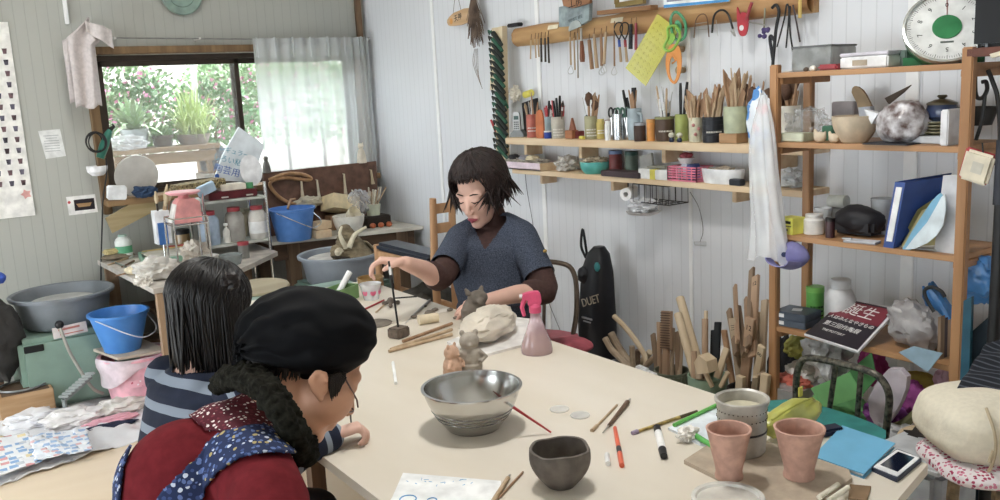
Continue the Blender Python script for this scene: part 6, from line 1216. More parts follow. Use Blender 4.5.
ob('orange_disc', B().lathe([(0, .013), (.017, .013), (0, .016)], 16, c=(-.055, -.012, 0)), m(0xf0a01e, .5), wp_); text(wp_, '天神', .040, m(0x1a1412, .6), (.015, -.0, .0125), (0, 0, .15))
ob('plaque_string', B().tube([(-.04, .03, .006), (.0, .16, .004), (.04, .04, .006)], .0015, 5), m(0x7d7266, .7), wp_)
dg_ = E('dried_grass_bundle', 'bundle of dried reddish brown grass hung upside down on the wall', 'dried grass', ax(473, 0, 2.65)); gb3 = B()
for i in range(110):
    a = V((0, random.uniform(-.012, .012), .05)); l_ = random.uniform(.12, .30); d = V((random.uniform(-.03, .02), random.gauss(-.012, .035), -l_)); gb3.tube([a, a+d*.5+V((0, random.uniform(-.006, .006), 0)), a+d], [.0016, .0014, .0018], 4)
for i in range(4): gb3.tube(spl([(0, -.02+.01*i, -.25), (-.01, -.03+.015*i, -.33), (0, -.015-.01*i, -.40-.02*i)], 4), .0013, 4)
ob('grass_stalks', gb3, m(0x7b6555, .85, var=.3), dg_)
ob('hanging_twine', B().tube([(0, 0, .20), (0, 0, .04)], .002, 5), STK2, dg_)
# ---------------------------------------------------------------- two wall planks
us = E('wall_shelf', 'upper pale wooden wall plank crowded with tool jars', 'shelf', (0, 0, 0)); uy1 = ax(505, 138, 2.55).y; uy0 = ax(803, 150, 2.55).y; UZ = 1.258; us.location = (WX, (uy0+uy1)/2, UZ); sl = uy1-uy0
ob('shelf_board', B().box((-.0755, 0, -.016), (.15, sl, .032), bev=.003), PINEY, us)
for t in (-.42, -.1, .2, .44): ob('shelf_bracket', B().box((-.055, sl*t, -.06), (.10, .022, .055), bev=.002), PINEY, us)
ls = E('wall_shelf', 'lower pale wooden wall plank below the tool jars', 'shelf', (0, 0, 0)); LZ = 1.105; ly1 = ax(512, 170, 2.55).y; ls.location = (WX, (uy0+ly1)/2, LZ); sl2 = ly1-uy0
ob('shelf_board', B().box((-.0755, 0, -.011), (.15, sl2, .022), bev=.002), PINEY, ls)
for t in (-.3, .1, .4): ob('shelf_bracket', B().box((-.055, sl2*t, -.045), (.09, .02, .05), bev=.002), PINEY, ls)
def onsh(px, x, z, py=140): r = ray(px, py); q = CAM+r*(x/r.x); return V((x, q.y, z))
XS = 2.605
def vz(px, ytop, ybot, x=XS): return (ybot-ytop)*mpp(onsh(px, x, UZ))*1.0
def holder(px, ytop, ybot, w, col, label, nm='tool_jar', x=XS, z=UZ+.0005, shape=None, txt=None, metal=0., rough=.4, r0=.94, lid=None, open_=True, cat='jar'):
    p = onsh(px, x, z); s = mpp(p); h = (ybot-ytop)*s; r = w*s/2; mt = m(col, rough, metal, var=.10, sc=25)
    if lid or txt or shape: root_ = E(nm, label, cat, p)
    if open_: b_ = vessel(r*r0, r, h, .003, r*.03)
    else: b_ = B().lathe([(0, 0), (r*.95, 0), (r, h*.05), (r, h*.8), (r*.8, h*.9), (r*.8, h), (0, h)], 28)
    if lid or txt or shape:
        ob(nm.split('_')[-1]+'_body', b_, mt, root_)
        if lid: ob('lid', B().lathe([(0, h*.84), (r*1.03, h*.84), (r*1.03, h*1.0), (0, h*1.0)], 24), m(lid, .4), root_)
        if txt: ob('raised_lettering', txtband(r*1.015, h, txt), m(0xeeeae0, .6), root_)
        if shape == 'handle': ob('jug_handle', B().tube(spl([(-r*.2, -r*.9, h*.85), (-r*.2, -r*1.55, h*.8), (-r*.2, -r*1.6, h*.5), (-r*.2, -r*.95, h*.3)], 5), .006, 8), mt, root_)
        return root_, p, r, h
    return ob(nm, b_, mt, loc=p, label=label, cat=cat), p, r, h
def txtband(r, h, rows):
    b_ = B(); rnd = random.Random(3)
    for k_ in range(rows):
        z = h*(.42-.13*k_); a = PI*1.05
        while a < PI*1.55:
            w_ = rnd.uniform(.05, .13); b_.box((r*math.cos(a), r*math.sin(a), z), (.0015, r*w_, .006), (0, 0, a)); a += w_+.06
    return b_
def proto_tools():
    P_ = {}
    def mk(nm, parts):
        e = E(nm, 'x', 'pottery tool', (0, 0, -5)); 
        for n_, b_, mt in parts: ob(n_, b_, mt, e)
        return e
    return mk
def toolset(n, base, r, h, group, label, kinds, hmin, hmax, spread=.35, cat='pottery tool', name='modelling_tool', seed=1, shade=(STK, STK2)):
    rnd = random.Random(seed); protos = {}
    for i in range(n):
        kd = kinds[i % len(kinds)]; L_ = rnd.uniform(hmin, hmax)*1.12
        if kd not in protos:
            e = E(name, label, cat, base, None, group)
            for c in TOOLS[kd](1.0): ob(c[0], c[1], c[2], e)
            src = e; first = True; protos[kd] = e
        else: src = protos[kd]; first = False
        a = rnd.uniform(0, 2*PI); q = rnd.uniform(0, .55)*r; b0 = base+V((q*math.cos(a), q*math.sin(a), .006)); a2 = rnd.uniform(0, 2*PI)
        lim = min(spread, (r*1.25)/h); d = _n((lim*math.cos(a2)*rnd.uniform(.1, 1)*(.5), lim*math.sin(a2)*rnd.uniform(.2, 1), 1))
        M_ = Matrix.Translation(b0) @ V((0, 0, 1)).rotation_difference(d).to_matrix().to_4x4() @ Matrix.Rotation(rnd.uniform(0, 6), 4, 'Z') @ Matrix.Diagonal((1, 1, L_, 1))
        if first: src.matrix_world = M_
        else: dup(src, M_)
def _t(prof, n=8): return B().lathe(prof, n)
TOOLS = {
 'stick': lambda k: [('stick_body', _t([(0, 0), (.004, 0), (.0048, .5), (.0042, .97), (0, 1)]), STK)],
 'stick2': lambda k: [('stick_body', _t([(0, 0), (.0045, 0), (.0055, .6), (.0035, .97), (0, 1)]), STK2)],
 'flat': lambda k: [('tool_body', B().box((0, 0, .40), (.010, .005, .8)).prism([(-.006, .78), (.006, .78), (.009, .9), (.0, 1.0), (-.009, .9)], -.002, .002, Matrix(((1, 0, 0, 0), (0, 0, 1, 0), (0, 1, 0, 0), (0, 0, 0, 1)))), STK)],
 'flat2': lambda k: [('tool_body', B().prism([(-.008, 0), (.008, 0), (.011, .8), (.004, 1.0), (-.010, .9)], -.003, .003, Matrix(((1, 0, 0, 0), (0, 0, 1, 0), (0, 1, 0, 0), (0, 0, 0, 1)))), STK2)],
 'brush': lambda k: [('handle', _t([(0, 0), (.0028, 0), (.0045, .6), (.004, .72), (0, .72)]), m(0x6e3b2a, .4)), ('ferrule', _t([(0, .72), (.0048, .72), (.0048, .82), (0, .82)]), STEEL), ('bristles', _t([(0, .82), (.005, .82), (.0065, .9), (.001, 1), (0, 1)]), m(0x3a2d26, .9))],
 'fan': lambda k: [('handle', _t([(0, 0), (.004, 0), (.006, .7), (0, .7)]), STK2), ('bristles', _t([(0, .68), (.009, .70), (.018, .84), (.014, .95), (0, 1)], 12), m(0x6a4c3a, .95, bump=.4, sc=90))],
 'metal': lambda k: [('metal_tip', _t([(0, .55), (.002, .55), (.0015, .98), (0, 1)]), STEEL), ('handle', _t([(0, 0), (.0045, 0), (.005, .55), (0, .56)]), m(0x35434a, .4))],
 'red': lambda k: [('handle', _t([(0, 0), (.005, 0), (.006, .8), (.004, 1), (0, 1)]), m(0xc8303a, .35))],
 'black': lambda k: [('handle', _t([(0, 0), (.005, 0), (.0065, .85), (.005, 1), (0, 1)]), BLACKM)],
 'white': lambda k: [('handle', _t([(0, 0), (.0045, 0), (.0055, .9), (.004, 1), (0, 1)]), m(0xe6e8e8, .4))],
}
# telephone and its cradle
q = onsh(519, 2.62, UZ+.0005); s = mpp(q); tp_ = E('cordless_telephone', 'silver cordless telephone standing in its cradle at the left shelf end', 'telephone', q, (0, 0, .6))
LIGHTG = m(0xc9ced0, .35)
Mf = Matrix(((0, 0, 1, 0), (1, 0, 0, 0), (0, 1, 0, 0), (0, 0, 0, 1)))
ob('cradle', B().prism([(-.038, 0), (.038, 0), (.034, .016), (.018, .034), (-.018, .034), (-.034, .016)], -.03, .03, Mf), m(0x8f979a, .4), tp_)
ob('handset', B().prism(smooth([(-.017, .02), (.017, .02), (.019, .07), (.016, .118), (.0, .122), (-.016, .118), (-.019, .07)], 2), -.028, -.012, Mf), LIGHTG, tp_)
ob('screen', B().box((-.0285, 0, .095), (.002, .024, .018)), m(0x4f6a66, .2), tp_); kb = B()
for i in range(3):
    for j in range(4): kb.box((-.0288, (i-1)*.009, .042+j*.0105), (.002, .006, .006))
ob('keypad', kb, m(0x5a6064, .5), tp_)
p = ax(528, 94, 2.66); ob('yellow_spool', B().tube([(-.0, .025, -.004), (-.0, -.03, .006)], .017, 18), m(0xe6d820, .4), loc=p, label='bright yellow spool fixed above the telephone', cat='spool')
p = ax(515, 94, 2.655); ob('dried_flower', B().lump((0, 0, 0), (.025, .03, .035), .7, 3.5, seed=3), m(0xe0d8c6, .9), loc=p, label='cream dried flower bunch left of the yellow spool', cat='dried flower')
o = plate('black_notebook', [(524, 103), (538, 98), (541, 137), (527, 138)], 'x', 2.672, .014, m(0x1c1c20, .5), 'black notebook leaning behind the red jar', 'notebook')
_, p, r, h = holder(532.5, 115, 137.5, 11, 0xc4604c, 'red terracotta jar with small pale writing', txt=2); toolset(7, p, r, h, 'tools in the red jar', 'tool standing in the red terracotta jar', ['flat', 'metal', 'stick2'], h*1.3, h*1.75, seed=2)
plate('orange_board', smooth([(538, 112), (542, 110), (544.5, 122), (544, 138), (538, 138), (537, 124)], 2), 'x', 2.575, .008, m(0xd06a24, .4), 'orange rounded wooden board leaning right of the red jar', 'board')
_, p, r, h = holder(548.5, 119, 131, 8, 0xa6c3cc, 'pale blue cup behind the small blue jar', 'tool_cup', x=2.635, ytop=116) if False else holder(549, 117, 137, 8, 0xa6c3cc, 'pale blue cup behind the small blue jar', 'tool_cup', x=2.645); toolset(4, p, r, h, 'tools in the pale blue cup', 'pen or tool standing in the pale blue cup', ['red', 'black', 'white'], h*1.25, h*1.6, seed=3)
holder(548, 130, 137.5, 7.5, 0x2148b4, 'small cobalt blue jar with white lid at the shelf edge', 'small_jar', x=2.57, lid=0xf2f4f4, open_=False)
_, p, r, h = holder(558.5, 117, 138, 13.5, 0xbeb8a8, 'large grey beige jar with two lines of pale writing', txt=3, x=2.60); toolset(13, p, r, h, 'tools in the grey beige jar', 'tool standing in the large grey beige jar', ['metal', 'black', 'red', 'brush', 'metal'], h*1.2, h*1.75, seed=4)
wbx2 = E('wooden_block_box', 'small brown wooden box carrying a pointed wooden piece', 'box', onsh(572, 2.60, UZ+.0005)); ob('box_body', B().box((0, 0, .019), (.04, .055, .038), bev=.002), wood(0xb3703c, 0x96582a, 'y'), wbx2)
ob('wooden_peak', B().prism([(-.02, 0), (.02, 0), (.0, .055)], -.006, .006, Matrix(((0, 0, 1, 0), (1, 0, 0, 0), (0, 1, 0, 0), (0, 0, 0, 1)))), m(0x9a5a3a, .6), loc=onsh(573, 2.60, UZ+.039), label='pointed brown wooden piece on the small brown box', cat='wooden piece')
ob('dark_red_box', B().box((0, 0, .017), (.035, .026, .034), bev=.002), m(0x7c2a26, .4), loc=onsh(580, 2.615, UZ+.0005), label='dark red little box beside the small brown box', cat='box')
ob('yellow_bottle_top', B().tube([(0, .012, .008), (0, -.014, .008)], .008, 12), m(0xe2d422, .4), loc=onsh(582, 2.565, UZ+.0005), label='small yellow bottle top lying at the shelf edge', cat='bottle top')
_, p, r, h = holder(591.5, 116, 138.5, 13, 0xa9a478, 'khaki jar with pale writing holding wooden handles', txt=3); toolset(13, p, r, h, 'tools in the khaki jar', 'tool standing in the khaki jar', ['stick2', 'flat2', 'metal', 'white', 'fan'], h*1.4, h*1.9, seed=5)
_, p, r, h = holder(601, 119, 138.5, 9, 0xcdb84e, 'yellow printed tin between the khaki jar and the steel can', 'tin', txt=2, x=2.63, open_=False)
holder(608, 119, 138, 7, 0x6e2424, 'dark red little bottle left of the steel can', 'small_bottle', x=2.62, open_=False, cat='bottle'); holder(608, 122, 141.5, 6, 0xf2f3f2, 'white capped tube standing at the shelf front edge', 'white_tube', x=2.562, open_=False, cat='tube')
_, p, r, h = holder(619.5, 114, 139.5, 14, 0xb9bcc0, 'plain steel can holding dark handled scissors', 'steel_can', metal=1, rough=.25, r0=1.0, cat='can')
def scissors(px, py, col, lab, s_=1., tilt=0.):
    c = ax(px, py, 2.60); c.x = p.x; e = E('scissors', lab, 'scissors', (c.x, c.y, UZ+.07), (tilt, 0, 0)); 
    for d in (-1, 1):
        ob('handle', B().tube([(0, d*.014+.013*math.cos(a/14*2*PI), .045+.020*math.sin(a/14*2*PI)) for a in range(15)], .0042, 8), m(col, .4), e); ob('blade', B().tube([(0, d*.008, .026), (0, -d*.003, -.05)], [.004, .002], 6), STEEL, e)
scissors(611, 105, 0x1e2022, 'black handled scissors in the steel can, the left pair', tilt=.12); scissors(619, 104, 0x1f6a4e, 'dark green handled scissors in the steel can, the middle pair'); scissors(625, 105, 0x3c5c52, 'grey green handled scissors in the steel can, the right pair', tilt=-.1)
_, p, r, h = holder(635, 109, 140, 14, 0xa6b8c2, 'pale blue jug with handle holding dark brushes', 'tool_jug', shape='handle', cat='jug', x=2.62); toolset(6, p, r, h, 'brushes in the pale blue jug', 'brush standing in the pale blue jug', ['stick2', 'black', 'flat2'], h*1.15, h*1.5, seed=6, name='brush')
e = E('dark_brush', 'tall black handled flat brush rising above the pale blue jug', 'brush', p+V((0, .0, .01))); ob('handle', B().box((0, 0, .08), (.008, .012, .16)), STKD, e); ob('brush_head', B().box((0, 0, .18), (.010, .020, .055)), BLACKM, e)
holder(640, 122, 140.5, 12, 0x4a342c, 'dark brown glass jar with pale lid in front of the blue jug', 'lidded_jar', x=2.567, lid=0xaab4c0, open_=False)
holder(651, 119, 140.5, 8.5, 0xf09a1c, 'orange plastic bottle beside the brown lidded jar', 'orange_bottle', x=2.585, lid=0xf2a838, open_=False, cat='bottle')
_, p, r, h = holder(665, 117, 140.5, 19, 0x5a4434, 'brown glazed pot with white mark and green rim', 'tool_pot', txt=1, x=2.61, cat='pot'); ob('green_rim', B().lathe([(r*.98, h*.9), (r*1.05, h*.93), (r*1.05, h*1.02), (r*.98, h*1.02)], 28), m(0x8c9054, .4), _); toolset(18, p, r, h, 'tools in the brown pot', 'fine tool standing in the brown glazed pot', ['white', 'metal', 'stick', 'metal'], h*1.4, h*2.1, seed=7)
for px, lab in ((671.5, 'left'), (679.5, 'right')):
    q = onsh(px, 2.566, UZ+.0005); e = E('doll_figurine', 'tiny white headed blue ceramic figure at the shelf edge, the '+lab+' one', 'figurine', q); ob('doll_body', B().lathe([(0, 0), (.009, 0), (.011, .008), (.006, .018), (0, .02)], 16), m(0x2b3858, .3), e); ob('doll_head', B().ball((0, 0, .027), (.012, .013, .011), 14), m(0xdcdcc8, .4), e)
_, p, r, h = holder(682, 114, 140, 13.5, 0xa3b04a, 'bright olive green cup holding one long dark brush', 'tool_cup', x=2.63); toolset(2, p, r, h, 'dark brushes in the olive green cup', 'long dark brush leaning in the olive green cup', ['black'], h*1.9, h*2.0, seed=9, name='brush')
_, p, r, h = holder(695.5, 117, 141, 13, 0xd5d1b2, 'cream cup with pink flower shapes holding wooden tools', 'tool_cup', x=2.60, shape='flower'); fl_ = B()
for a, z in ((3.6, .7), (3.9, .32), (4.4, .55)): fl_.ball((r*1.0*math.cos(a), r*1.0*math.sin(a), h*z), (.007, .007, .007), 8)
ob('pink_flower', fl_, m(0xd78a86, .5), _); toolset(17, p, r, h, 'tools in the cream flower cup', 'wooden modelling tool standing in the cream flower cup', ['stick', 'flat', 'flat2', 'stick2'], h*1.35, h*2.0, seed=10)
_, p, r, h = holder(713, 117, 142, 21, 0x23262e, 'black ridged pot holding many wooden tools', 'tool_pot', x=2.605, txt=1, cat='pot'); rg = B()
for z in (.3, .5, .7, .88): rg.lathe([(r*.985, h*z-.0015), (r*1.03, h*z), (r*.985, h*z+.0015)], 28)
ob('pot_ridges', rg, m(0x30343e, .3), _); toolset(26, p, r, h, 'tools in the black ridged pot', 'wooden modelling tool standing in the black ridged pot', ['flat', 'stick2', 'stick', 'flat2'], h*1.3, h*2.1, seed=11)
ob('wooden_block', B().box((0, 0, .0185), (.07, .085, .037), bev=.002), wood(0xb98c58, 0xa07443, 'y'), loc=onsh(734, 2.60, UZ+.0005), label='brown wooden block raising the pale green jar', cat='block')
_, p, r, h = holder(735.5, 104, 130, 23.5, 0xb7c09c, 'large pale celadon green jar crowded with wooden tools on a block', 'tool_jar', x=2.60, z=UZ+.038); toolset(36, p, r, h, 'tools in the pale celadon jar', 'wooden modelling tool standing in the pale celadon jar', ['flat', 'stick', 'flat2', 'stick2'], h*1.35, h*2.15, seed=12)
_, p, r, h = holder(755, 110, 142, 14, 0xd8d8c4, 'off white jar with round wooden headed brushes right of the block', 'tool_jar', x=2.63); toolset(12, p, r, h, 'brushes in the off white jar', 'round headed brush standing in the off white jar', ['fan', 'metal', 'fan', 'stick2'], h*1.3, h*1.75, seed=13, name='brush')
_, p, r, h = holder(789, 108, 145, 22, 0xc9c6b8, 'pale jar of wooden tools behind the left shelf unit post', 'tool_jar', x=2.64); toolset(12, p, r, h, 'tools behind the shelf unit', 'brown wooden tool standing in the pale jar behind the shelf unit post', ['flat2', 'stick2', 'fan'], h*1.2, h*1.7, seed=14)
# ---- lower plank
XL_ = 2.60; LZ5 = LZ+.0005
def lbox(px, w, sz, h, mt, nm, lab, cat, x=XL_, rot=0., bev=.003): q = onsh(px, x, LZ5, 170); return ob(nm, B().box((0, 0, h/2), (sz, w, h), bev=bev), mt, loc=q, rot=(0, 0, rot), label=lab, cat=cat)
def wid(px0, px1, x): return abs(ax(px0, 165, x).y-ax(px1, 165, x).y)
q = onsh(527, 2.60, LZ5, 165); pb3 = E('pink_box_lid', 'long pale pink open box of small items at the left end of the lower plank', 'box', q); w_ = wid(504, 549, 2.55); h_ = .036
ob('box_shell', B().box((0, 0, .003), (.12, w_, .006)).box((-.058, 0, h_/2), (.004, w_, h_)).box((.058, 0, h_/2), (.004, w_, h_)), m(0xe9d3e2, .5), pb3); ob('wooden_end', B().box((0, -w_/2, h_/2), (.12, .005, h_)).box((0, w_/2, h_/2), (.12, .005, h_)), PINEY, pb3)
ob('box_contents', B().lump((0, 0, .035), (.045, w_*.43, .022), .45, 3.5, seed=61), m(0x8c8478, .8, sc=40, var=0, h2=0xd8d0c0), pb3)
for (d, c_, r_) in ((-.10, 0x2a2a2e, .028), (.0, 0x9a9aa4, .026), (.07, 0xcfc09a, .03)): ob('small_pack', B().lump((-.01, -d*.9, .052), (.03, r_*1.4, .016), .3, 2.5, 10, seed=int(d*100)+70), m(c_, .6), pb3)
heapx = lambda nm, lab, cat, px, x, z, r_, mt, sd, amp=.4: ob(nm, B().lump((0, 0, r_[2]*.85), r_, amp, 2.6, seed=sd, flat=-r_[2]*.8), mt, loc=onsh(px, x, z, 160), label=lab, cat=cat)
heapx('plastic_bag', 'crumpled clear plastic bag left of the turquoise bowl', 'plastic bag', 567, 2.62, LZ5, (.05, .05, .038), m(0xd3cfc8, .3, var=.1, spec=.7, bump=.5, alpha=.9), 71, .55)
q = onsh(595, 2.61, LZ5, 165); s = mpp(q); tb_ = E('turquoise_bowl', 'turquoise plastic bowl heaped with cream clay scraps', 'bowl', q); ob('bowl_shell', vessel(.046, .068, .052, .003, .008, 40), m(0x46bdb4, .35), tb_)
ob('clay_scraps', B().lump((0, 0, .05), (.055, .060, .022), .65, 4.5, seed=72), m(0xcfc0a4, .8, sc=45, var=0, h2=0xa8987e), tb_)
lbox(625, wid(603, 641, 2.56), .07, .024, m(0x4a3a40, .6), 'dark_tray', 'low dark brown tray at the front of the lower plank', 'tray', 2.575)
for px, c_, l_, lab in ((615, 0x7c3230, 0x6a86b4, 'red jar with blue lid behind the dark tray'), (631, 0x5f7264, 0x2c5a4e, 'jar with dark green lid behind the dark tray')):
    holder(px, 152, 175, 13, c_, lab, 'lidded_jar', x=2.65, z=LZ5, lid=l_, open_=False)
o = plate('grey_book', [(641, 156), (653, 153), (656, 176), (644, 178)], 'x', 2.64, .012, m(0xb9b9b4, .5), 'grey book standing behind the yellow banded box', 'book')
wb3 = lbox(659, wid(645, 675, 2.56), .075, .040, m(0xeef0f0, .4), 'white_box', 'white card box with a bright yellow band on the lower plank', 'box', 2.59); ob('yellow_band', B().box((0, 0, .0201), (.0765, .030, .0405)), m(0xe8dc1c, .4), wb3)
lbox(660, .11, .05, .008, m(0x9a9a8a, .5), 'stacked_papers', 'stack of small grey papers on the yellow banded box', 'paper stack', 2.60).location.z = LZ5+.0425
pk2 = E('pink_basket', 'pink plastic slatted basket full of packets', 'basket', onsh(690, 2.60, LZ5, 170)); w_ = wid(675, 704, 2.57); PB = m(0xee7a9a, .35); bs = B()
for z in (.004, .016, .026, .036, .046, .056): bs.box((-.045, 0, z), (.003, w_, .0055)).box((.045, 0, z), (.003, w_, .0055)).box((0, w_/2, z), (.09, .003, .0055)).box((0, -w_/2, z), (.09, .003, .0055))
for i in range(7): bs.box((-.045, -w_/2+w_*i/6, .03), (.004, .004, .058))
for i in range(4):
    for sg_ in (-1, 1): bs.box((-.045+.03*i, sg_*w_/2, .03), (.004, .004, .058))
bs.box((0, 0, .002), (.09, w_, .003)); ob('basket_slats', bs, PB, pk2)
ob('packet', B().box((0, .015, .035), (.05, .03, .06), (0, .1, .2), bev=.003), m(0xb8c4d4, .4), pk2); ob('packet', B().box((.0, -.02, .035), (.05, .025, .062), (0, -.1, -.1), bev=.003), m(0x4a62a8, .4), pk2); ob('packet', B().box((-.01, .04, .03), (.04, .02, .05), bev=.003), m(0xd0d0d8, .5), pk2)
sc2 = E('small_white_dish', 'white dish with a dark pink sachet resting on the pink basket', 'dish', onsh(686, 2.60, LZ5+.067, 155)); ob('dish_shell', vessel(.022, .034, .022, .003), m(0xf0eeee, .4), sc2); ob('pink_sachet', B().lump((0, 0, .03), (.024, .026, .014), .2, 2, seed=9), m(0xb04656, .5), sc2)
wt2 = E('white_tub', 'white oval plastic tub of small tools on the lower plank', 'tub', onsh(723, 2.605, LZ5, 170)); w_ = wid(704, 744, 2.57)
tbm2 = vessel(.9, 1, .044, .04, 0, 40)
for v in tbm2.bm.verts: v.co.x *= .052; v.co.y *= w_/2
ob('tub_shell', tbm2, m(0xeceef0, .4), wt2); ob('clay_bits', B().lump((0, -.0, .038), (.035, w_*.36, .020), .6, 3.8, seed=77), m(0xcfc0a6, .8, var=0, sc=60, h2=0x9d8c78), wt2)
lbox(737, .055, .03, .024, m(0x22242e, .4), 'black_box', 'little black box in front of the white tub', 'box', 2.567)
lbox(763, .06, .07, .05, m(0xdfe8e0, .5), 'pale_green_box', 'pale green box behind the hanging plastic bag', 'box', 2.62)
heapx('plastic_bag', 'grey plastic wrapped bundle at the right end of the lower plank', 'plastic bag', 792, 2.62, LZ5, (.04, .06, .035), m(0xc8ccd0, .3, spec=.6), 79)
# roll and wire basket under the lower plank
q = ax(630, 193, 2.60); tr2 = E('tissue_roll', 'white paper roll hanging below the lower plank', 'paper roll', q, (0, 0, .45)); ob('roll_body', B().lathe([(.011, 0), (.026, 0), (.027, .002), (.027, .098), (.026, .1), (.011, .1), (.011, 0)], 28, M=Matrix.Rotation(-PI/2, 4, 'Y') @ Matrix.Translation((0, 0, -.05))), m(0xf0f0f0, .7), tr2); ob('roll_holder', B().tube([(.03, .03, .0), (.055, .03, .0), (.055, .03, .085)], .003, 6), BLACKM, tr2)
wkb = E('wire_basket', 'dark wire basket hanging under the lower plank with a plastic bag inside', 'basket', onsh(660, 2.60, LZ-.0225, 187)); w_ = wid(650, 687, 2.57); WM = m(0x3a3a3e, .4, .6); h_ = .075; bs = B(); rim = B()
for z in (0, -h_): rim.tube([(-.055, -w_/2, z), (.055, -w_/2, z), (.055, w_/2, z), (-.055, w_/2, z), (-.055, -w_/2, z)], .0022, 6)
for i in range(7): y = -w_/2+w_*i/6; bs.tube([(-.055, y, 0), (-.055, y, -h_), (.055, y, -h_), (.055, y, 0)], .0016, 5)
for i in range(1, 3): bs.tube([(-.055+.037*i, -w_/2, 0), (-.055+.037*i, -w_/2, -h_), (-.055+.037*i, w_/2, -h_), (-.055+.037*i, w_/2, 0)], .0016, 5)
ob('basket_rim', rim, WM, wkb); ob('basket_wires', bs, WM, wkb)
q = ax(643, 205, 2.58); ob('plastic_bag', B().lump((0, 0, 0), (.05, .065, .028), .5, 3, seed=81), m(0xe8eaf0, .25, alpha=.8, spec=.7), loc=q, label='clear plastic bag with red edge lying in a dish below the paper roll', cat='plastic bag')
ob('white_dish', vessel(.06, .075, .012, .003, n=40).tube([(.05, .04, .01), (.05, .04, .13)], .002, 5).tube([(.05, -.04, .01), (.05, -.04, .13)], .002, 5), m(0xe8e6e4, .4), loc=q+V((0, 0.0, -.038)), label='shallow white dish hanging under the plastic bag and paper roll', cat='dish')
# hanging clear bag between wall planks and shelf unit
hbag = E('hanging_plastic_bag', 'long translucent white plastic bag hanging at the left post of the shelf unit', 'plastic bag', ax(767, 100, 2.27)); o_ = hbag.location.copy()
def bagf(u, v):
    t = 1-v; z = ax(767, 95, 2.27).z-o_.z-t*(ax(767, 95, 2.27).z-ax(767, 258, 2.27).z); wd = .010+.055*min(1, t*1.6)+.012*math.sin(t*7); a = u*2*PI
    return (.03*math.sin(a)*(1+.3*math.sin(a*5+t*3))*min(1, .3+t)-.0, wd*math.cos(a)*(1+.12*math.sin(a*7+t*4))+.01*math.sin(t*5)+.012*(1-t), z+.012*math.sin(a*3)*t)
ob('bag_film', B().grid(bagf, 70, 26), m(0xeef1f5, .2, alpha=.46, spec=.8, var=.04), hbag, sharp=180)
hb5 = E('printed_plastic_bag', 'clear bag with red and blue print hanging behind the long translucent bag', 'plastic bag', ax(760, 120, 2.36)); ob('bag_film', B().lump((0, .0, -.01), (.03, .045, .11), .3, 2.2, seed=85), speckle(0xdfe8f2, [(0xdfe8f2, .55), (0xe04a4a, .2), (0x4a90d8, .25)], 34, .6, .3), hb5)
# wall cords and clip
ob('thin_cable', B().tube(spl([ax(a, b_, 2.69)-ax(525, 178, 2.69) for a, b_ in ((525, 170), (527, 190), (533, 225), (536, 260), (548, 300), (560, 330))]), .0016, 5), m(0x4a4a50, .5), loc=ax(525, 178, 2.69), label='thin dark cable running down the wall right of the seated person', cat='cable')
wc = E('binder_clip_on_string', 'small wire clip hanging on a thin string on the wall', 'wire clip', ax(700, 243, 2.69)); o_ = wc.location.copy(); ob('string', B().tube(spl([ax(a, b_, 2.69)-o_ for a, b_ in ((690, 192), (699, 208), (703, 230), (700, 242))]), .0012, 5), m(0x6a6a6c, .6), wc); ob('wire_loop', B().tube([ax(a, b_, 2.69)-o_ for a, b_ in ((694, 242), (706, 242), (706, 246), (695, 245), (694, 242))], .0015, 5), STEEL, wc)
# black carry case on the floor
cs2 = E('black_case', 'tall black fabric case with DUET written on it leaning at the wall', 'carry case', (0, 0, 0)); q0, q1 = ax(580, 330, 2.52), ax(612, 330, 2.52); zc0 = ax(596, 248, 2.55).z; cs2.location = (2.54, (q0.y+q1.y)/2, 0); wy_ = abs(q0.y-q1.y)/2*.86; cs2.location.y += .035; BK = m(0x14151c, .5, sc=8, var=.25)
b_ = B()
for i in range(19):
    z = zc0*i/18; 
loft(b_, [((.02, 0, .0), V((0, -wy_*.9, 0)), V((.055, 0, 0))), ((.02, 0, .05), V((0, -wy_, 0)), V((.07, 0, 0))), ((.02, 0, zc0*.55), V((0, -wy_*.98, 0)), V((.075, 0, 0))), ((.03, 0, zc0*.86), V((0, -wy_*.82, 0)), V((.06, 0, 0))), ((.04, .0, zc0*.96), V((0, -wy_*.55, 0)), V((.045, 0, 0))), ((.045, 0, zc0), V((0, -wy_*.25, 0)), V((.025, 0, 0)))], 32)
ob('case_shell', b_, BK, cs2); ob('carry_loop', B().tube(spl([(.01, wy_*.55, zc0*.93), (.0, wy_*.75, zc0*1.0), (.0, wy_*.60, zc0*1.10), (.0, wy_*.45, zc0*1.03), (.01, wy_*.45, zc0*.93)]), .006, 8), BK, cs2)
ob('teal_patch', B().ball((-.015, -wy_*.55, zc0*.90), (.012, .016, .022), 10), m(0x1f8f94, .5), cs2); ob('side_pocket', B().lump((-.025, wy_*.3, zc0*.84), (.025, wy_*.35, .04), .1, 2, seed=4), BK, cs2)
text(cs2, 'DUET', .052, m(0xa89c86, .7), (-.058, -.052, zc0*.71), FR['R'] @ Matrix.Rotation(.35, 3, 'Z'), .001); ob('small_print', B().box((-.056, -.02, zc0*.60), (.004, .07, .008)).box((-.056, -.02, zc0*.58), (.004, .05, .005)), m(0x8a8a90, .5), cs2)
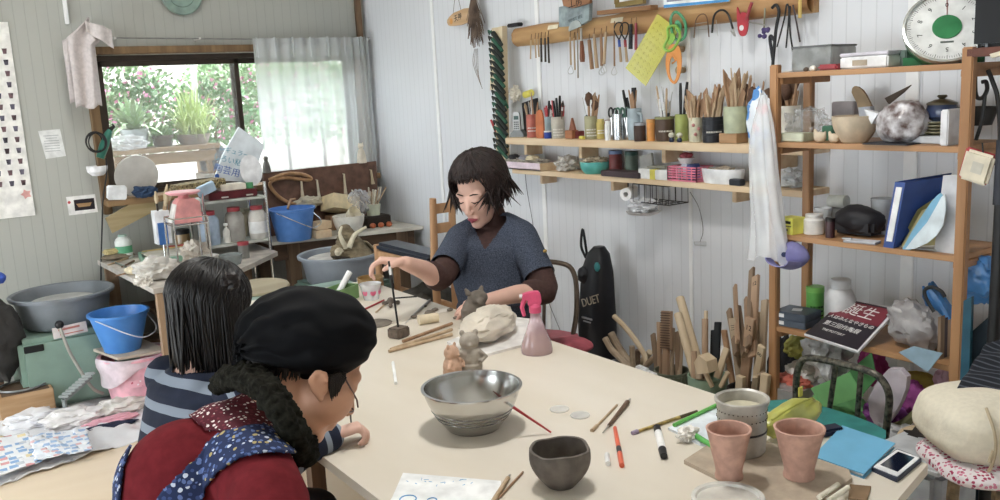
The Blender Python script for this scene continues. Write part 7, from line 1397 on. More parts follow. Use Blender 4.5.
# ---------------------------------------------------------------- buckets of wooden sticks on the floor
def binn(px, py, w_px, h, x, mt, name, label, cat, ribs=0, sq=None):
    y = ax(px, py, x).y; p = V((x, y, 0)); s = mpp(V((x, y, h))); r = w_px*s/2; e = E(name, label, cat, p); ob('bin_shell', vessel(r*.85, r, h, .006, n=48), mt, e)
    if ribs:
        rb_ = B()
        for i in range(ribs): a = i/ribs*2*PI; rb_.tube([(r*.86*math.cos(a), r*.86*math.sin(a), .01), (r*1.01*math.cos(a), r*1.01*math.sin(a), h-.01)], .006, 6)
        ob('bin_ribs', rb_, mt, e)
    return p, r
def plank(a, b_, w, x0, x1, mt, name, label, th=.012, round_=False, group=None, marks=None):
    """a stick standing in a bin: pixel a is its top, pixel b where it dips below the rim; it continues down into the bin"""
    T_ = ax(*a, x1); S_ = ax(*b_, x0); bot = S_+(S_-T_)*.25; bot.z = max(bot.z, .03); d = bot-T_; L_ = d.length; z = (-d).normalized()
    x = V((-1, 0, 0)); x = (x-z*x.dot(z)).normalized(); y = z.cross(x); R_ = Matrix((y, z, x)).transposed()
    ww = w*mpp(T_)
    if round_: bb = B().tube([(0, 0, 0), (0, -L_, 0)], ww/2, 14)
    else: bb = B().box((0, -L_/2, 0), (ww, L_, th), bev=.0015)
    if name == 'ridged_paddle': bb = B().box((0, -L_/2, 0), (ww*.55, L_, th)).box((0, -L_*.27, 0), (ww, L_*.54, th))
    o = ob(name, bb, mt, loc=T_, rot=R_, label=label, cat='wooden piece', group=group)
    if name == 'ridged_paddle':
        rb_ = B()
        for i in range(15): rb_.box((0, -.008-i*L_*.54/15.5, th*.6), (ww, .004, .004))
        ob('carved_ridge', rb_, STKD, o)
    if marks: text(o, marks, ww*.7, m(0x2a2420, .7), (0, -.035, th/2+.0003))
    return o
p, r = binn(672, 390, 36, ax(672, 370, 2.36).z, 2.36, m(0x6a6f58, .6), 'ribbed_bin', 'ribbed olive round bin of wooden paddles on the floor', 'bin', 28)
RED_W = wood(0xb99878, 0xa58160, 'y'); PALE = wood(0xd8c29e, 0xc8ae86, 'y'); MID = wood(0xb9a284, 0xa0886a, 'y'); DKW = wood(0x957a5e, 0x7e644a, 'y')
xb = 2.36
plank((667, 311), (666, 368), 13, xb-.01, xb+.03, RED_W, 'ridged_paddle', 'reddish wooden paddle with a carved ridged face in the olive bin', .014)
plank((659, 322), (660, 368), 5, xb, xb+.03, RED_W, 'wooden_stick', 'slim reddish stick left of the ridged paddle', .012); plank((673, 328), (672, 368), 4, xb, xb+.05, MID, 'wooden_stick', 'slim stick just right of the ridged paddle', .01); plank((677, 332), (678, 368), 6, xb, xb+.06, DKW, 'wooden_stick', 'dark stick second right of the ridged paddle', .012); plank((653, 334), (657, 368), 6, xb+.02, xb+.08, DKW, 'wooden_stick', 'dark stick leftmost in the olive bin', .012); plank((682, 336), (680, 368), 4, xb, xb+.07, MID, 'wooden_stick', 'slim stick rightmost in the olive bin', .012)
p, r = binn(708, 395, 40, ax(708, 375, 2.30).z, 2.30, m(0x86a58a, .5), 'green_bin', 'green round bin of rolling pins and wooden pieces', 'bin')
xg = 2.30
plank((680, 298), (700, 368), 8.5, xg+.02, xg+.12, PALE, 'rolling_pin', 'long pale rolling pin leaning in the green bin, the upper one', round_=True); plank((678, 314), (694, 372), 8.5, xg-.02, xg+.05, PALE, 'rolling_pin', 'long pale rolling pin leaning in the green bin, the lower one', round_=True)
plank((706, 311), (705, 366), 4, xg+.03, xg+.1, PALE, 'wooden_dowel', 'thin dowel behind the brown pin in the green bin', round_=True); plank((705, 319), (705, 366), 6.5, xg, xg+.05, RED_W, 'wooden_pin', 'brown round pin upright in the middle of the green bin', round_=True)
plank((694, 351), (694, 373), 6, xg-.05, xg-.03, RED_W, 'wooden_peg', 'short round brown peg at the front of the green bin', round_=True); plank((698, 363), (699, 376), 7, xg-.06, xg-.05, MID, 'wooden_peg', 'short stub beside the front peg in the green bin', round_=True)
for a, b_, w, lab in (((714, 330), (713, 362), 7, 'first'), ((718, 322), (716, 362), 8, 'second')): plank(a, b_, w, xg+.06, xg+.10, m(0x22262a, .6), 'black_slat', 'black ribbed slat at the back of the green bin, the '+('shorter' if w == 7 else 'taller')+' one', .01)  # flat black ribbed slats standing behind the pins
plank((727, 348), (719, 372), 7, xg-.03, xg+.0, PALE, 'wooden_lath', 'pale flat slat leaning at the right of the green bin', .012); plank((724, 346), (724, 366), 7, xg+.02, xg+.03, m(0xf0f0ee, .6), 'white_roll', 'white paper roll end behind the pale flat slat', round_=True)
q = ax(711, 362, xg-.06); ob('wooden_house_block', B().prism([(-.028, -.03), (.028, -.03), (.03, .01), (.0, .034), (-.03, .012)], 0, .05, Matrix.Rotation(.3, 4, 'Z')), PALE, loc=q, rot='R', label='pale faceted wooden block resting on the green bin front', cat='wooden block')
plank((705, 372), (711, 384), 4, xg-.05, xg-.05, PALE, 'short_stick', 'short stick crossing in front of the green bin'); plank((728, 372), (722, 384), 4, xg-.05, xg-.05, PALE, 'short_stick', 'short stick leaning at the right front of the green bin')
p, r = binn(748, 400, 42, ax(748, 388, 2.30).z, 2.30, m(0x1f242c, .45), 'black_bin', 'black round bin of planks and sticks beside the shelf unit', 'bin')
xk = 2.32
for a, b_, w, dx, mt, lab, th, mk in (((752, 269), (749, 330), 8, .20, DKW, 'tallest dark plank at the back of the black bin', .01, None), ((756, 276), (753, 340), 9, .14, RED_W, 'tall brown plank with a handwritten mark beside the tallest one', .012, '12'), ((735, 286), (737, 330), 6, .18, RED_W, 'tall slim reddish stick at the back left of the black bin', .01, None), ((729, 310), (735, 345), 7, .10, DKW, 'dark stick at the far left of the black bin', .012, None), ((733, 318), (741, 385), 9, .03, MID, 'long grey brown plank with a mark leaning left', .014, '三'), ((738, 308), (743, 345), 8, .14, DKW, 'brown offcut in the middle back of the black bin', .014, None), ((751, 318), (744, 392), 11, -.02, RED_W, 'broad front plank marked with handwriting', .016, '12'), ((762, 346), (755, 388), 8, -.05, PALE, 'pale stick marked with handwriting at the front right', .012, '00'), ((765, 300), (762, 360), 8, .10, MID, 'brown plank right behind the broad front plank', .012, None), ((760, 312), (757, 365), 7, .08, PALE, 'pale plank between the front plank and the post', .01, None), ((724, 330), (732, 380), 6, .0, STK2, 'brown slat leaning toward the green bin', .012, None), ((746, 298), (747, 340), 5, .16, RED_W, 'slim red brown stick in the centre back of the black bin', .01, None)):
    plank(a, b_, w, xk, xk+dx, mt, 'wooden_plank', lab, th, marks=mk)
for (a, b_, lab) in (((766, 374), (764, 396), 'right'), ((741, 376), (740, 396), 'left')): plank(a, b_, 9, xk-.04, xk-.04, PALE, 'wooden_offcut', 'short pale offcut at the front of the black bin, on its '+lab, .02)
# basket of carved handles beside the black case
gb4 = E('grey_basket', 'grey basket of curved wooden handles between the black case and the olive bin', 'basket', (2.45, ax(635, 380, 2.45).y, 0)); w_ = wid(612, 657, 2.45); ob('basket_shell', B().box((0, 0, .16), (.20, w_, .012)).box((-.10, 0, .22), (.008, w_, .22)).box((.10, 0, .22), (.008, w_, .22)).box((0, w_/2, .22), (.2, .008, .22)).box((0, -w_/2, .22), (.2, .008, .22)).box((0, 0, .08), (.18, w_*.9, .16)), m(0x8e9294, .6), gb4)
for i, (P_, r_, mt, lab) in enumerate(((((614, 316), (624, 326), (636, 341), (645, 357)), .011, PALE, 'long bent pale handle arching over the grey basket'), (((605, 338), (612, 350), (624, 362), (630, 371)), .014, MID, 'spoon ended brown handle leaning at the left of the grey basket'), (((611, 333), (618, 346), (628, 362)), .016, MID, 'broad flat spatula leaning in the grey basket'), (((632, 346), (633, 368)), .012, MID, 'short round peg standing mid grey basket'), (((638, 350), (637, 370)), .012, DKW, 'dark short peg right of the round one'), (((650, 352), (640, 366)), .014, PALE, 'pale stubby handle leaning right in the grey basket'), (((655, 357), (643, 370)), .012, MID, 'thin curved handle at the right end of the grey basket'))):
    Q_ = [ax(a, b_, 2.45+.05*(i % 3-1)*.8) for a, b_ in P_]; Q_.append(Q_[-1]+V((0, 0, -.06))); ob('wooden_handle', B().tube([q-Q_[0] for q in spl(Q_, 4)], r_, 10), mt, loc=Q_[0], label=lab, cat='wooden handle')  # carved handles, a spatula and pegs
for i, (px, py) in enumerate(((645, 371), (653, 376))): ob('white_packet', B().box((0, 0, 0), (.04, .045, .025), (.3, .2, .5), bev=.004), m(0xeef0f2, .5), loc=ax(px-3, py-1, 2.18), label=['white folded packet poking up behind the table edge, left', 'white folded packet poking up behind the table edge, right'][i], cat='packet')
ob('packet_stand', B().box((0, 0, .215), (.08, .12, .43), bev=.01), m(0x9a9a94, .6), loc=(2.19, ax(647, 385, 2.18).y, 0), label='grey carton behind the table carrying white packets', cat='box')
# ================================================================ the shelf unit
XF = 2.30; XB_ = 2.56; yl = 1.865; yr = 1.225
su = E('shelf_unit', 'open pine shelf unit with five boards against the panelled wall', 'shelf unit', ((XF+XB_)/2, (yl+yr)/2, 0)); cx, cy = (XF+XB_)/2, (yl+yr)/2; SZ = [1.505, 1.291, 1.0, .695, .33]
OAKP = wood(0xb9834a, 0xa5713b, 'z', 7, .45); OAKB = wood(0xc08b52, 0xac7942, 'y', 7, .45)
for (x, y, h) in ((XF+.012, yl-.017, 1.53), (XF+.012, yr+.017, 1.545), (XB_-.10, yl-.030, 1.50), (XB_-.012, yr+.017, 1.50)): ob('post', B().box((x-cx, y-cy, h/2), (.024, .030, h), bev=.003), OAKP, su)
for z in SZ: ob('shelf_board', B().box((.005, 0, z-.008), (XB_-XF, yl-yr-.05, .016), bev=.002), OAKB, su)
for z in SZ[:4]:
    for y in (yl-.03, yr+.03): ob('shelf_bearer', B().box((.005, y-cy, z-.026), (XB_-XF-.02, .022, .02), bev=.002), OAKP, su)
Z1, Z2, Z3, Z4, Z5 = [z+.0005 for z in SZ]
def P7(px, x, z, py=None): return onsh(px, x, z, py if py is not None else 200)
def dim(px0, px1, x, py): return abs(ax(px0, py, x).y-ax(px1, py, x).y)
def mh(a, b_, px, x, z): return (b_-a)*mpp(onsh(px, x, z))
def bx(nm, lab, cat, px, x, z, w, d, h, mt, rot=0., bev=.003, py=None): return ob(nm, B().box((0, 0, h/2), (d, w, h), bev=bev), mt, loc=P7(px, x, z, py), rot=(0, 0, rot), label=lab, cat=cat)
# top board
gbx = bx('foil_box', 'grey metal box wrapped in crinkled foil at the left of the top board', 'box', 824, 2.44, Z1, .13, .16, .070, m(0x9a9c9a, .3, .6, var=.2, sc=14, bump=.5), .15, py=60)
ob('dark_lid', B().box((0, 0, .073), (.165, .135, .006), bev=.002), m(0x6a6c6c, .4, .4), gbx)
wcx = E('white_case', 'white rectangular case with brown tape mark on the top board', 'case', P7(877, 2.40, Z1, 60), (0, 0, -.1)); ob('case_base', B().box((0, 0, .017), (.12, .165, .034), bev=.004), m(0xeeeff0, .35), wcx); ob('case_lid', B().box((0, 0, .040), (.122, .168, .010), bev=.003), m(0xd6d2de, .3), wcx); ob('tape_mark', B().box((-.061, .01, .016), (.002, .05, .016)), m(0xb5a68e, .6), wcx)
bx('red_case', 'small dark red case before the foil box', 'case', 830, 2.345, Z1, .065, .035, .017, m(0xb02432, .35), .05, .006, 65)
for px, c_, r_ in ((813, 0xf0ece0, .009), (806, 0x5a4a3c, .007)): ob('small_pebble', B().lump((0, 0, r_*.8), (r_, r_*1.3, r_), .1, 1.5, 10, px), m(c_, .5), loc=P7(px, 2.335, Z1, 68), label='tiny '+('white' if px == 813 else 'brown')+' pebble at the left front of the top board', cat='pebble')
bx('white_ruler', 'short white flat tool at the left end of the top board', 'tool', 785, 2.37, Z1, .05, .02, .005, m(0xe8e6e0, .5), .3, py=68)
ob('glass_box', B().box((0, 0, .022), (.07, .05, .044), bev=.003), m(0x7c9488, .2, alpha=.8), loc=P7(905, 2.42, Z1, 60), label='clear greenish glass block beside the white case', cat='glass block')
# dial scale
GRN2 = m(0x17713f, .35)
sc_ = E('dial_scale', 'green dial kitchen scale with a large round white face on the top board', 'scale', P7(941, 2.43, Z1, 60), (0, 0, 0)); c0 = sc_.location.copy()
nrm = _n((-.74, -.48, .52)); Dc = ad(947, 27, (c0-CAM).dot(FW)-.07); zz = nrm; yy = _n(V((0, 0, 1))-zz*zz.z); xx_ = yy.cross(zz); RD = Matrix((xx_, yy, zz)).transposed(); s = mpp(Dc); Rd = 40*s
loc = Dc-c0
ob('base', B().prism(smooth([(-.10, -.055), (.10, -.055), (.09, .055), (-.09, .055)], 1), 0, .022, Matrix.Rotation(-.95, 4, 'Z')).box((.02, 0, .03), (.09, .12, .03)), GRN2, sc_)
ob('housing', B().lathe([(0, -.10), (Rd*.6, -.10), (Rd*.98, -.035), (Rd*1.02, -.012), (Rd*.9, -.008), (0, -.008)], 56), GRN2, sc_, loc=loc, rot=RD)
ob('stem', B().box((.05, .0, .04), (.06, .12, .06), (0, 0, .0), bev=.01), GRN2, sc_)
fc = ob('dial_face', B().lathe([(0, -.006), (Rd*.95, -.006), (Rd*.95, 0), (0, 0)], 64), m(0xeef0ee, .35), sc_, loc=loc, rot=RD)
ob('chrome_ring', B().lathe([(Rd*.93, -.01), (Rd*1.02, -.01), (Rd*1.02, .006), (Rd*.97, .008), (Rd*.94, .002)], 64), m(0xd0d4d0, .25, .7), sc_, loc=loc, rot=RD)
ob('green_hub', B().lathe([(0, .0), (Rd*.34, .0), (Rd*.33, .004), (0, .005)], 40), m(0x1f8a4c, .35), sc_, loc=loc, rot=RD)
tk = B()
for i in range(100):
    a = i/100*2*PI; r0 = Rd*(.82 if i % 5 else .78); tk.box((Rd*.865*math.cos(a), Rd*.865*math.sin(a), .0004), ((Rd*.88-r0), .0008 if i % 5 else .0014, .0004), (0, 0, a))
ob('scale_marks', tk, m(0x303634, .5), fc)
for i, t in enumerate(('0', '1', '2', '3', '4', '5', '6', '7', '8', '9')): a = PI/2-i/10*2*PI; text(fc, t, Rd*.17, m(0x3a4440, .5), (Rd*.64*math.cos(a), Rd*.64*math.sin(a), .0003), (0, 0, a-PI/2), name='numeral')
ob('pointer', B().box((0, Rd*.55, .003), (.0016, Rd*.6, .001)), m(0xa02a2a, .4), fc); text(fc, 'SCALE', Rd*.09, m(0x3a4440, .5), (0, -Rd*.42, .0003)) if False else ob('maker_strip', B().box((0, -Rd*.43, .0003), (Rd*.3, Rd*.05, .0004)), m(0x5a6460, .5), fc)
# second board
bx('pale_green_box', 'flat pale green box at the left of the second board', 'box', 796, 2.36, Z2, .095, .06, .026, m(0xd5dbc0, .5), py=135); ob('plastic_bag', B().lump((0, 0, .05), (.05, .065, .05), .55, 3, seed=90, flat=-.045), m(0xdfe3e6, .2, alpha=.3, spec=.9), loc=P7(808, 2.43, Z2, 120), label='crumpled clear plastic bag above the pale green box', cat='plastic bag')
bx('green_carton', 'small dark green and white box between bag and bowl', 'box', 831, 2.42, Z2, .04, .04, .045, m(0x3f7a5c, .5), py=130); bx('grey_card_box', 'pinkish grey card box at the back of the second board', 'box', 845, 2.50, Z2, .08, .03, .115, m(0xb5adb0, .6), py=110)
CRM = m(0xd9c6a8, .6, sc=20)
for px, lab, k_ in ((820, 'left', 1.0), (834, 'right', .85)):
    b_ = B().ball((0, 0, .016*k_), (.017*k_, .020*k_, .017*k_), 14).tube([(0, .014*k_, .024*k_), (0, .019*k_, .040*k_)], [.008*k_, .004*k_], 8).tube([(0, -.014*k_, .024*k_), (0, -.02*k_, .034*k_)], [.008*k_, .002*k_], 8)
    ob('bird_figurine', remesh(b_, .002, 3), CRM, loc=P7(px, 2.335, Z2, 135), label='small cream bird shaped figurine, the '+lab+' one of two beside the bowl', cat='figurine')
q = P7(855, 2.37, Z2, 130); s = mpp(q); b_ = vessel(12*s, 22*s, 26*s, .004, 2.5*s, 36)
for v in b_.bm.verts:
    a = math.atan2(v.co.y, v.co.x); k_ = 1+.02*abs(math.sin(a*5)); v.co.x *= k_; v.co.y *= k_
cbw = ob('cream_bowl', b_, m(0xcdb99b, .6, sc=25), loc=q, label='large cream faceted ceramic bowl in the middle left of the second board', cat='bowl')
for (pp, px, lab, col) in ((smooth([(856, 86), (864, 90), (871, 102), (874, 112), (862, 114), (858, 102), (853, 92)], 2), 0, 'light brown curved wooden rib standing behind the cream bowl', 0xb4966c), ([(886, 98), (912, 85), (905, 92), (890, 104)], 1, 'dark brown pointed tool above the printed bag', 0x5c4a38)):
    plate('wooden_rib', pp, 'x', 2.47, .008, m(col, .6), lab, 'tool')
o = plate('blue_white_box', [(862, 107), (874, 106), (876, 120), (864, 121)], 'x', 2.44, .02, m(0xcfd8e8, .5), 'little blue and white packet behind the bowl rim', 'packet')
fb_ = E('printed_bag', 'crumpled white plastic bag printed with large brown portrait photos', 'bag', P7(902, 2.375, Z2, 130)); s = mpp(fb_.location)
ob('bag_film', B().lump((0, 0, 20*s), (.055, 26*s, 23*s), .16, 1.8, seed=95, flat=-18*s), m(0x5e4540, .3, var=0, sc=26, h2=0xe2e2e8, spec=.6), fb_, loc=(0, 0, 0)); ob('tied_corner', B().prism([(0, 0), (.045, .012), (.02, -.03)], -.01, .01, Matrix(((0, 0, 1, 0), (1, 0, 0, 0), (0, 1, 0, 0), (0, 0, 0, 1))) @ Matrix.Translation((20*s, 30*s, -.02))), m(0xdfe2e8, .3), fb_)
bx('dark_folder', 'flat black folder under the printed bag', 'folder', 893, 2.34, Z2, .14, .09, .004, m(0x22252c, .4), py=143); 
PL = m(0x8f8a5e, .4)
for i in range(4): ob('stacked_plate', B().lathe([(0, 0), (.028, 0), (.045, .007), (.044, .009), (0, .003)], 32), PL if i % 2 else m(0xa39a6c, .4), loc=P7(938, 2.43, Z2+.022+i*.009, 125), label='olive brown plate in the stack under the blue lidded pot', cat='plate', group='plates under the lidded pot')
bx('paper_stack', 'stack of pale papers under the olive plates', 'paper stack', 930, 2.42, Z2, .14, .12, .021, m(0xc6cbd2, .6), py=138)
lp_ = E('lidded_pot', 'blue brown glazed lidded pot on the stacked olive plates', 'pot', P7(942, 2.44, Z2+.059, 105)); s = mpp(lp_.location)
ob('pot_body', B().lathe([(0, 0), (9*s, 0), (14*s, 4*s), (15*s, 10*s), (13.5*s, 16*s), (0, 16*s)], 36), m(0x35466e, .2, spec=.7), lp_); ob('pot_lid', B().lathe([(0, 16*s), (14.5*s, 16*s), (14*s, 18*s), (7*s, 21*s), (0, 22*s)], 36), m(0x6d6446, .3), lp_); ob('lid_knob', B().lathe([(0, 21*s), (2*s, 21.5*s), (5*s, 24*s), (4*s, 25.5*s), (0, 25*s)], 20), m(0x5c5238, .3), lp_)
bx('white_book', 'white book standing upright at the right end of the second board', 'book', 955, 2.37, Z2, .022, .11, .095, m(0xe2e3e8, .5), py=130)
# third board
yb = E('yellow_box', 'bright yellow medicine box with black writing at the left of the third board', 'box', P7(792, 2.345, Z3, 230), (0, 0, -.15)); ob('box_body', B().box((0, 0, .03), (.055, .062, .052), bev=.001), m(0xe3e018, .4), yb); ob('print_bars', B().box((-.0280, 0, .042), (.001, .045, .009)).box((-.0280, .0, .030), (.001, .05, .003)).box((-.0280, .0, .018), (.001, .02, .008)), m(0x2c2c18, .5), yb)
yb.location.z = Z3-.004
wp2 = P7(814, 2.375, Z3, 230); s = mpp(wp2); jarL('white_pot', 'small white ceramic pot with lid beside the yellow box', 'pot', wp2, 20*s, 20*s, m(0xe9e6e0, .25), 'jar', (('pot_lid', .86, 1.0, .85, m(0xe2e0dc, .3)),)); q = P7(823, 2.44, Z3, 215)
lowq = ob('clear_cup', vessel(.020, .028, .075, .002), m(0xdfe3e6, .2, alpha=.6), loc=q, label='clear plastic cup behind the white pot', cat='cup')
q = P7(830, 2.35, Z3, 235); s = mpp(q); jarL('dark_jar', 'small dark brown bottle with black lid before the black pouch', 'bottle', q, 9*s, 20*s, m(0x46252a, .3), 'cyl', (('black_lid', .82, 1, 1.05, BLACKM),))
ob('paper_tube', B().tube([(0, .03, .09), (0, -.03, .092)], .020, 16), m(0xd8dcd4, .6), loc=P7(838, 2.49, Z3, 215), label='grey green paper roll end behind the black pouch', cat='paper roll'); bx('roll_stand', 'grey box carrying the paper roll behind the black pouch', 'box', 838, 2.49, Z3, .06, .04, .068, m(0x8c8c8c, .6), py=225)
ob('black_pouch', B().lump((0, 0, .045), (.05, .085, .047), .10, 1.3, seed=97, flat=-.042).box((0, 0, .03), (.08, .14, .05), bev=.012), m(0x1f1e24, .55, bump=.3), loc=P7(859, 2.44, Z3, 225), label='black zipped fabric pouch in the middle of the third board', cat='pouch')
q = P7(882, 2.50, Z3, 215); s = mpp(q); ob('clear_tub', vessel(.026, .034, .11, .002), m(0xd5dade, .2, alpha=.6), loc=q, label='tall clear plastic tub behind the black pouch and blue binder', cat='tub'); bx('white_papers', 'loose white papers in front of the black pouch', 'papers', 862, 2.335, Z3, .10, .05, .006, m(0xdfe0e6, .6), .2, py=242); bx('keys', 'small bunch of metal keys on the loose papers', 'keys', 847, 2.325, Z3+.0065, .03, .02, .005, STEEL, .5, py=243)
# blue binder leaning, file, pockets
def leaf(name, label, cat, pix_x, mt, th, parts=()):
    """upright sheet-like thing given by four pixel corners with their own x"""
    return None
bd = E('blue_binder', 'thick royal blue ring binder with white spine label leaning on the third board', 'binder', (0, 0, 0)); a0, a1 = ax(884, 251, 2.31), ax(896, 182, 2.31); b1 = ax(952, 173, 2.50); b0 = ax(925, 243, 2.50)
bd.location = V((a0.x, a0.y, Z3)); o_ = bd.location.copy(); BLB = m(0x1c4a9c, .35)
def quad3(pts, t):
    c = sum(pts, V())/4; n_ = (pts[1]-pts[0]).cross(pts[3]-pts[0]).normalized()*t; b_ = B(); v = [p for p in pts]+[p+n_ for p in pts]; return b_._add(v, [[0, 1, 2, 3], [7, 6, 5, 4], [0, 4, 5, 1], [1, 5, 6, 2], [2, 6, 7, 3], [3, 7, 4, 0]])
F0 = V((0, 0, 0)); F1 = a1-o_; F2 = b1-o_; F3 = V((b0.x-o_.x, b0.y-o_.y, 0)); sp = V((0, -.030, 0))
ob('cover', quad3([F0, F1, F2, F3], .003), BLB, bd); ob('cover', quad3([F0+sp, F1+sp, F2+sp, F3+sp], .003), BLB, bd); ob('spine', quad3([F0, F0+sp, F1+sp, F1], .003), BLB, bd); ob('spine_label', quad3([F0.lerp(F1, .10)+sp*.2+V((-.004, 0, 0)), F0.lerp(F1, .10)+sp*.8+V((-.004, 0, 0)), F0.lerp(F1, .93)+sp*.8+V((-.004, 0, 0)), F0.lerp(F1, .93)+sp*.2+V((-.004, 0, 0))], .0015), m(0xf2f4f6, .4), bd)
ob('pages', quad3([F0.lerp(F3, .06)+sp*.3, F1.lerp(F2, .06)+sp*.3-V((0, 0, .01)), F1.lerp(F2, .96)+sp*.3-V((0, 0, .01)), F0.lerp(F3, .96)+sp*.3], .012), m(0xe6e8ea, .7), bd)
ff = E('olive_file', 'olive yellow card file folder bulging open beside the blue binder', 'file', V((ax(899, 250, 2.33).x, ax(899, 250, 2.33).y, Z3))); o_ = ff.location.copy()
T0, T1, T2_, T3 = ax(897, 249, 2.33)-o_, ax(918, 210, 2.36)-o_, ax(947, 190, 2.45)-o_, ax(943, 241, 2.45)-o_
def bulge(k_, dn): return lambda u, v: (T0*(1-u)+T3*u)*(1-v)+(T1*(1-u)+T2_*u)*v+V((0, -k_*math.sin(PI*min(1, u))*.9-dn, .0))
T0.z = T3.z = .001
ob('file_cover', B().grid(bulge(.0, 0), 10, 10, .002), m(0xa9a05a, .5), ff); ob('file_cover', B().grid(bulge(.025, .012), 10, 10, .002), m(0xc7bb78, .5), ff)
bpy.context.view_layer.update()
for i, (c_, pp) in enumerate(((0x6fb4d8, [(903, 249), (925, 212), (937, 196), (943, 195), (938, 222), (920, 245)]), (0xd8e6ee, [(906, 249), (928, 222), (942, 197), (946, 198), (944, 225), (928, 243)]))): plate('file_sheets', pp, 'x', 2.318-.006*i, .004, m(c_, .5), parent=ff, sm=2)
cf_ = plate('clear_file', [(936, 258), (946, 175), (962, 174), (962, 262)], 'x', 2.35, .014, m(0xd6d8de, .3, alpha=.8, spec=.7), 'milky plastic document case leaning at the right post on the third board', 'document case')
bx('grey_documents', 'stack of grey documents flat under the milky plastic case', 'documents', 925, 2.38, Z3, .12, .10, .005, m(0xb8b4ae, .6), py=252).location.z = Z3
cp = E('visor_hat', 'lilac visor cap hanging from the left post under the third board', 'cap', ax(793, 255, 2.29)); ob('cap_crown', B().lump((0, 0, 0), (.03, .055, .042), .1, 1.5, seed=5), m(0x7b78b4, .6), cp); ob('cap_brim', B().grid(lambda u, v: (-.03-.05*v, (.055*(1-.2*v))*math.cos(u*PI)*1.0, -.012-.03*math.sin(u*PI)*(1-.2*v)+.01*v), 14, 5, .003), m(0x8683bc, .6), cp); ob('blue_inside', B().ball((-.024, .015, .004), (.012, .014, .014), 12), m(0x26355c, .7), cp)
# fourth board
DB = m(0x4c5a6c, .4)
for i, z in enumerate((Z4, Z4+.0245)):
    e = E('grey_blue_box', 'flat grey blue card box with white label, '+('lower' if i == 0 else 'upper')+' one of two stacked at left', 'box', P7(797, 2.37, z, 325), (0, 0, .12)); ob('box_body', B().box((0, 0, .012), (.10, .115, .024), bev=.002), DB, e); ob('white_label', B().box((-.0505, .035, .012), (.001, .035, .012)), m(0xe8eaee, .5), e)
    if i: ob('logo_mark', B().box((0, .0, .0245), (.03, .03, .001), (0, 0, .4)), m(0xd8dce2, .5), e)
q = P7(815, 2.46, Z4, 305); s = mpp(q); gt = jarL('green_tin', 'bright green tin with dark writing behind the grey blue boxes', 'tin', q, 17*s, 34*s, m(0x5fc23a, .35), 'cyl', (('tin_lid', .84, 1, 1.04, m(0x7ad04c, .35)),)); ob('dark_print', txtband(8.6*s, 34*s, 3), m(0x1c3a1c, .5), gt)
q = P7(840, 2.45, Z4, 310); s = mpp(q); e = E('plastic_jar', 'large translucent white plastic jar on the fourth board', 'jar', q); ob('jar_body', B().lathe([(0, 0), (14*s, 0), (15*s, 2*s), (15*s, 28*s), (11*s, 37*s), (8.5*s, 39*s), (0, 39*s)], 36), m(0xe6e8ea, .3, alpha=.82, spec=.6), e); ob('jar_lid', B().lathe([(0, 39*s), (10*s, 39*s), (10*s, 47*s), (9*s, 48*s), (0, 48*s)], 30), m(0xdadde0, .4), e)
mg = E('magazine', 'large dark magazine with red band and white title characters lying tilted on the fourth board', 'magazine', (0, 0, 0)); M0, M1, M2, M3 = ax(804, 335, 2.30), ax(842, 302, 2.47), ax(903, 308, 2.47), ax(860, 354, 2.27); M0 = ax(806, 335, 2.29); mz = Z4
pts = [ax(804, 334, 2.29), ax(858, 352, 2.25), ax(899, 308, 2.46), ax(846, 299, 2.48)]; c = sum(pts, V())/4; mg.location = c; Pm = [p-c for p in pts]
ob('magazine_pages', quad3(Pm, -.007), m(0xe8e8ec, .6), mg); q4 = [Pm[0].lerp(c-c, .03), Pm[1].lerp(c-c, .06), Pm[2].lerp(c-c, .10), Pm[3].lerp(c-c, .03)]
n_ = (Pm[1]-Pm[0]).cross(Pm[3]-Pm[0]).normalized(); up_ = n_ if n_.z > 0 else -n_
ob('magazine_cover', quad3([p+up_*.0009 for p in q4], .0015*(1 if n_.z > 0 else -1)), m(0x35303a, .35), mg)
ob('red_band', quad3([q4[0].lerp(q4[3], .55)+up_*.0026, q4[1].lerp(q4[2], .55)+up_*.0026, q4[2].lerp(q4[1], .04)+up_*.0026, q4[3].lerp(q4[0], .04)+up_*.0026], .0008*(1 if n_.z > 0 else -1)), m(0x8a2a3c, .4), mg)
mx_ = (Pm[1]-Pm[0]).normalized(); my_ = up_.cross(mx_).normalized(); RM = Matrix((mx_, my_, up_)).transposed()
for t, sz_, fx, fy, al in (('誕生', .062, .5, .74, 1), ('人はみんなやきもの', .020, .5, .50, 1), ('第三回作陶展', .024, .45, .34, 1), ('THE POTTERY', .014, .4, .2, 1)):
    a = Pm[0].lerp(Pm[1], fx).lerp(Pm[3].lerp(Pm[2], fx), fy); text(mg, t, sz_, m(0xf2f0ee, .5), a+up_*.0042, RM, .0003)
cb9 = E('grey_bag', 'grey plastic carrier bag with black handles on the fourth board', 'bag', P7(915, 2.40, Z4, 330)); s = mpp(cb9.location)
ob('bag_skin', B().lump((0, 0, .065), (.055, .085, .07), .30, 1.9, seed=99, flat=-.062, rot=Matrix.Rotation(.35, 3, 'X')), m(0xa9a5a6, .35, var=.2, sc=12, spec=.6, bump=.5), cb9, loc=(0, 0, .0)); o_ = cb9.location.copy()
ob('bag_handle', B().tube(spl([ax(a, b_, 2.30)-o_ for a, b_ in ((934, 312), (926, 298), (925, 290), (932, 287), (941, 291), (945, 297))]), .005, 8), BLACKM, cb9)
BLP = m(0x2f8fe0, .3, alpha=.92, spec=.7, var=.1, bump=.4)
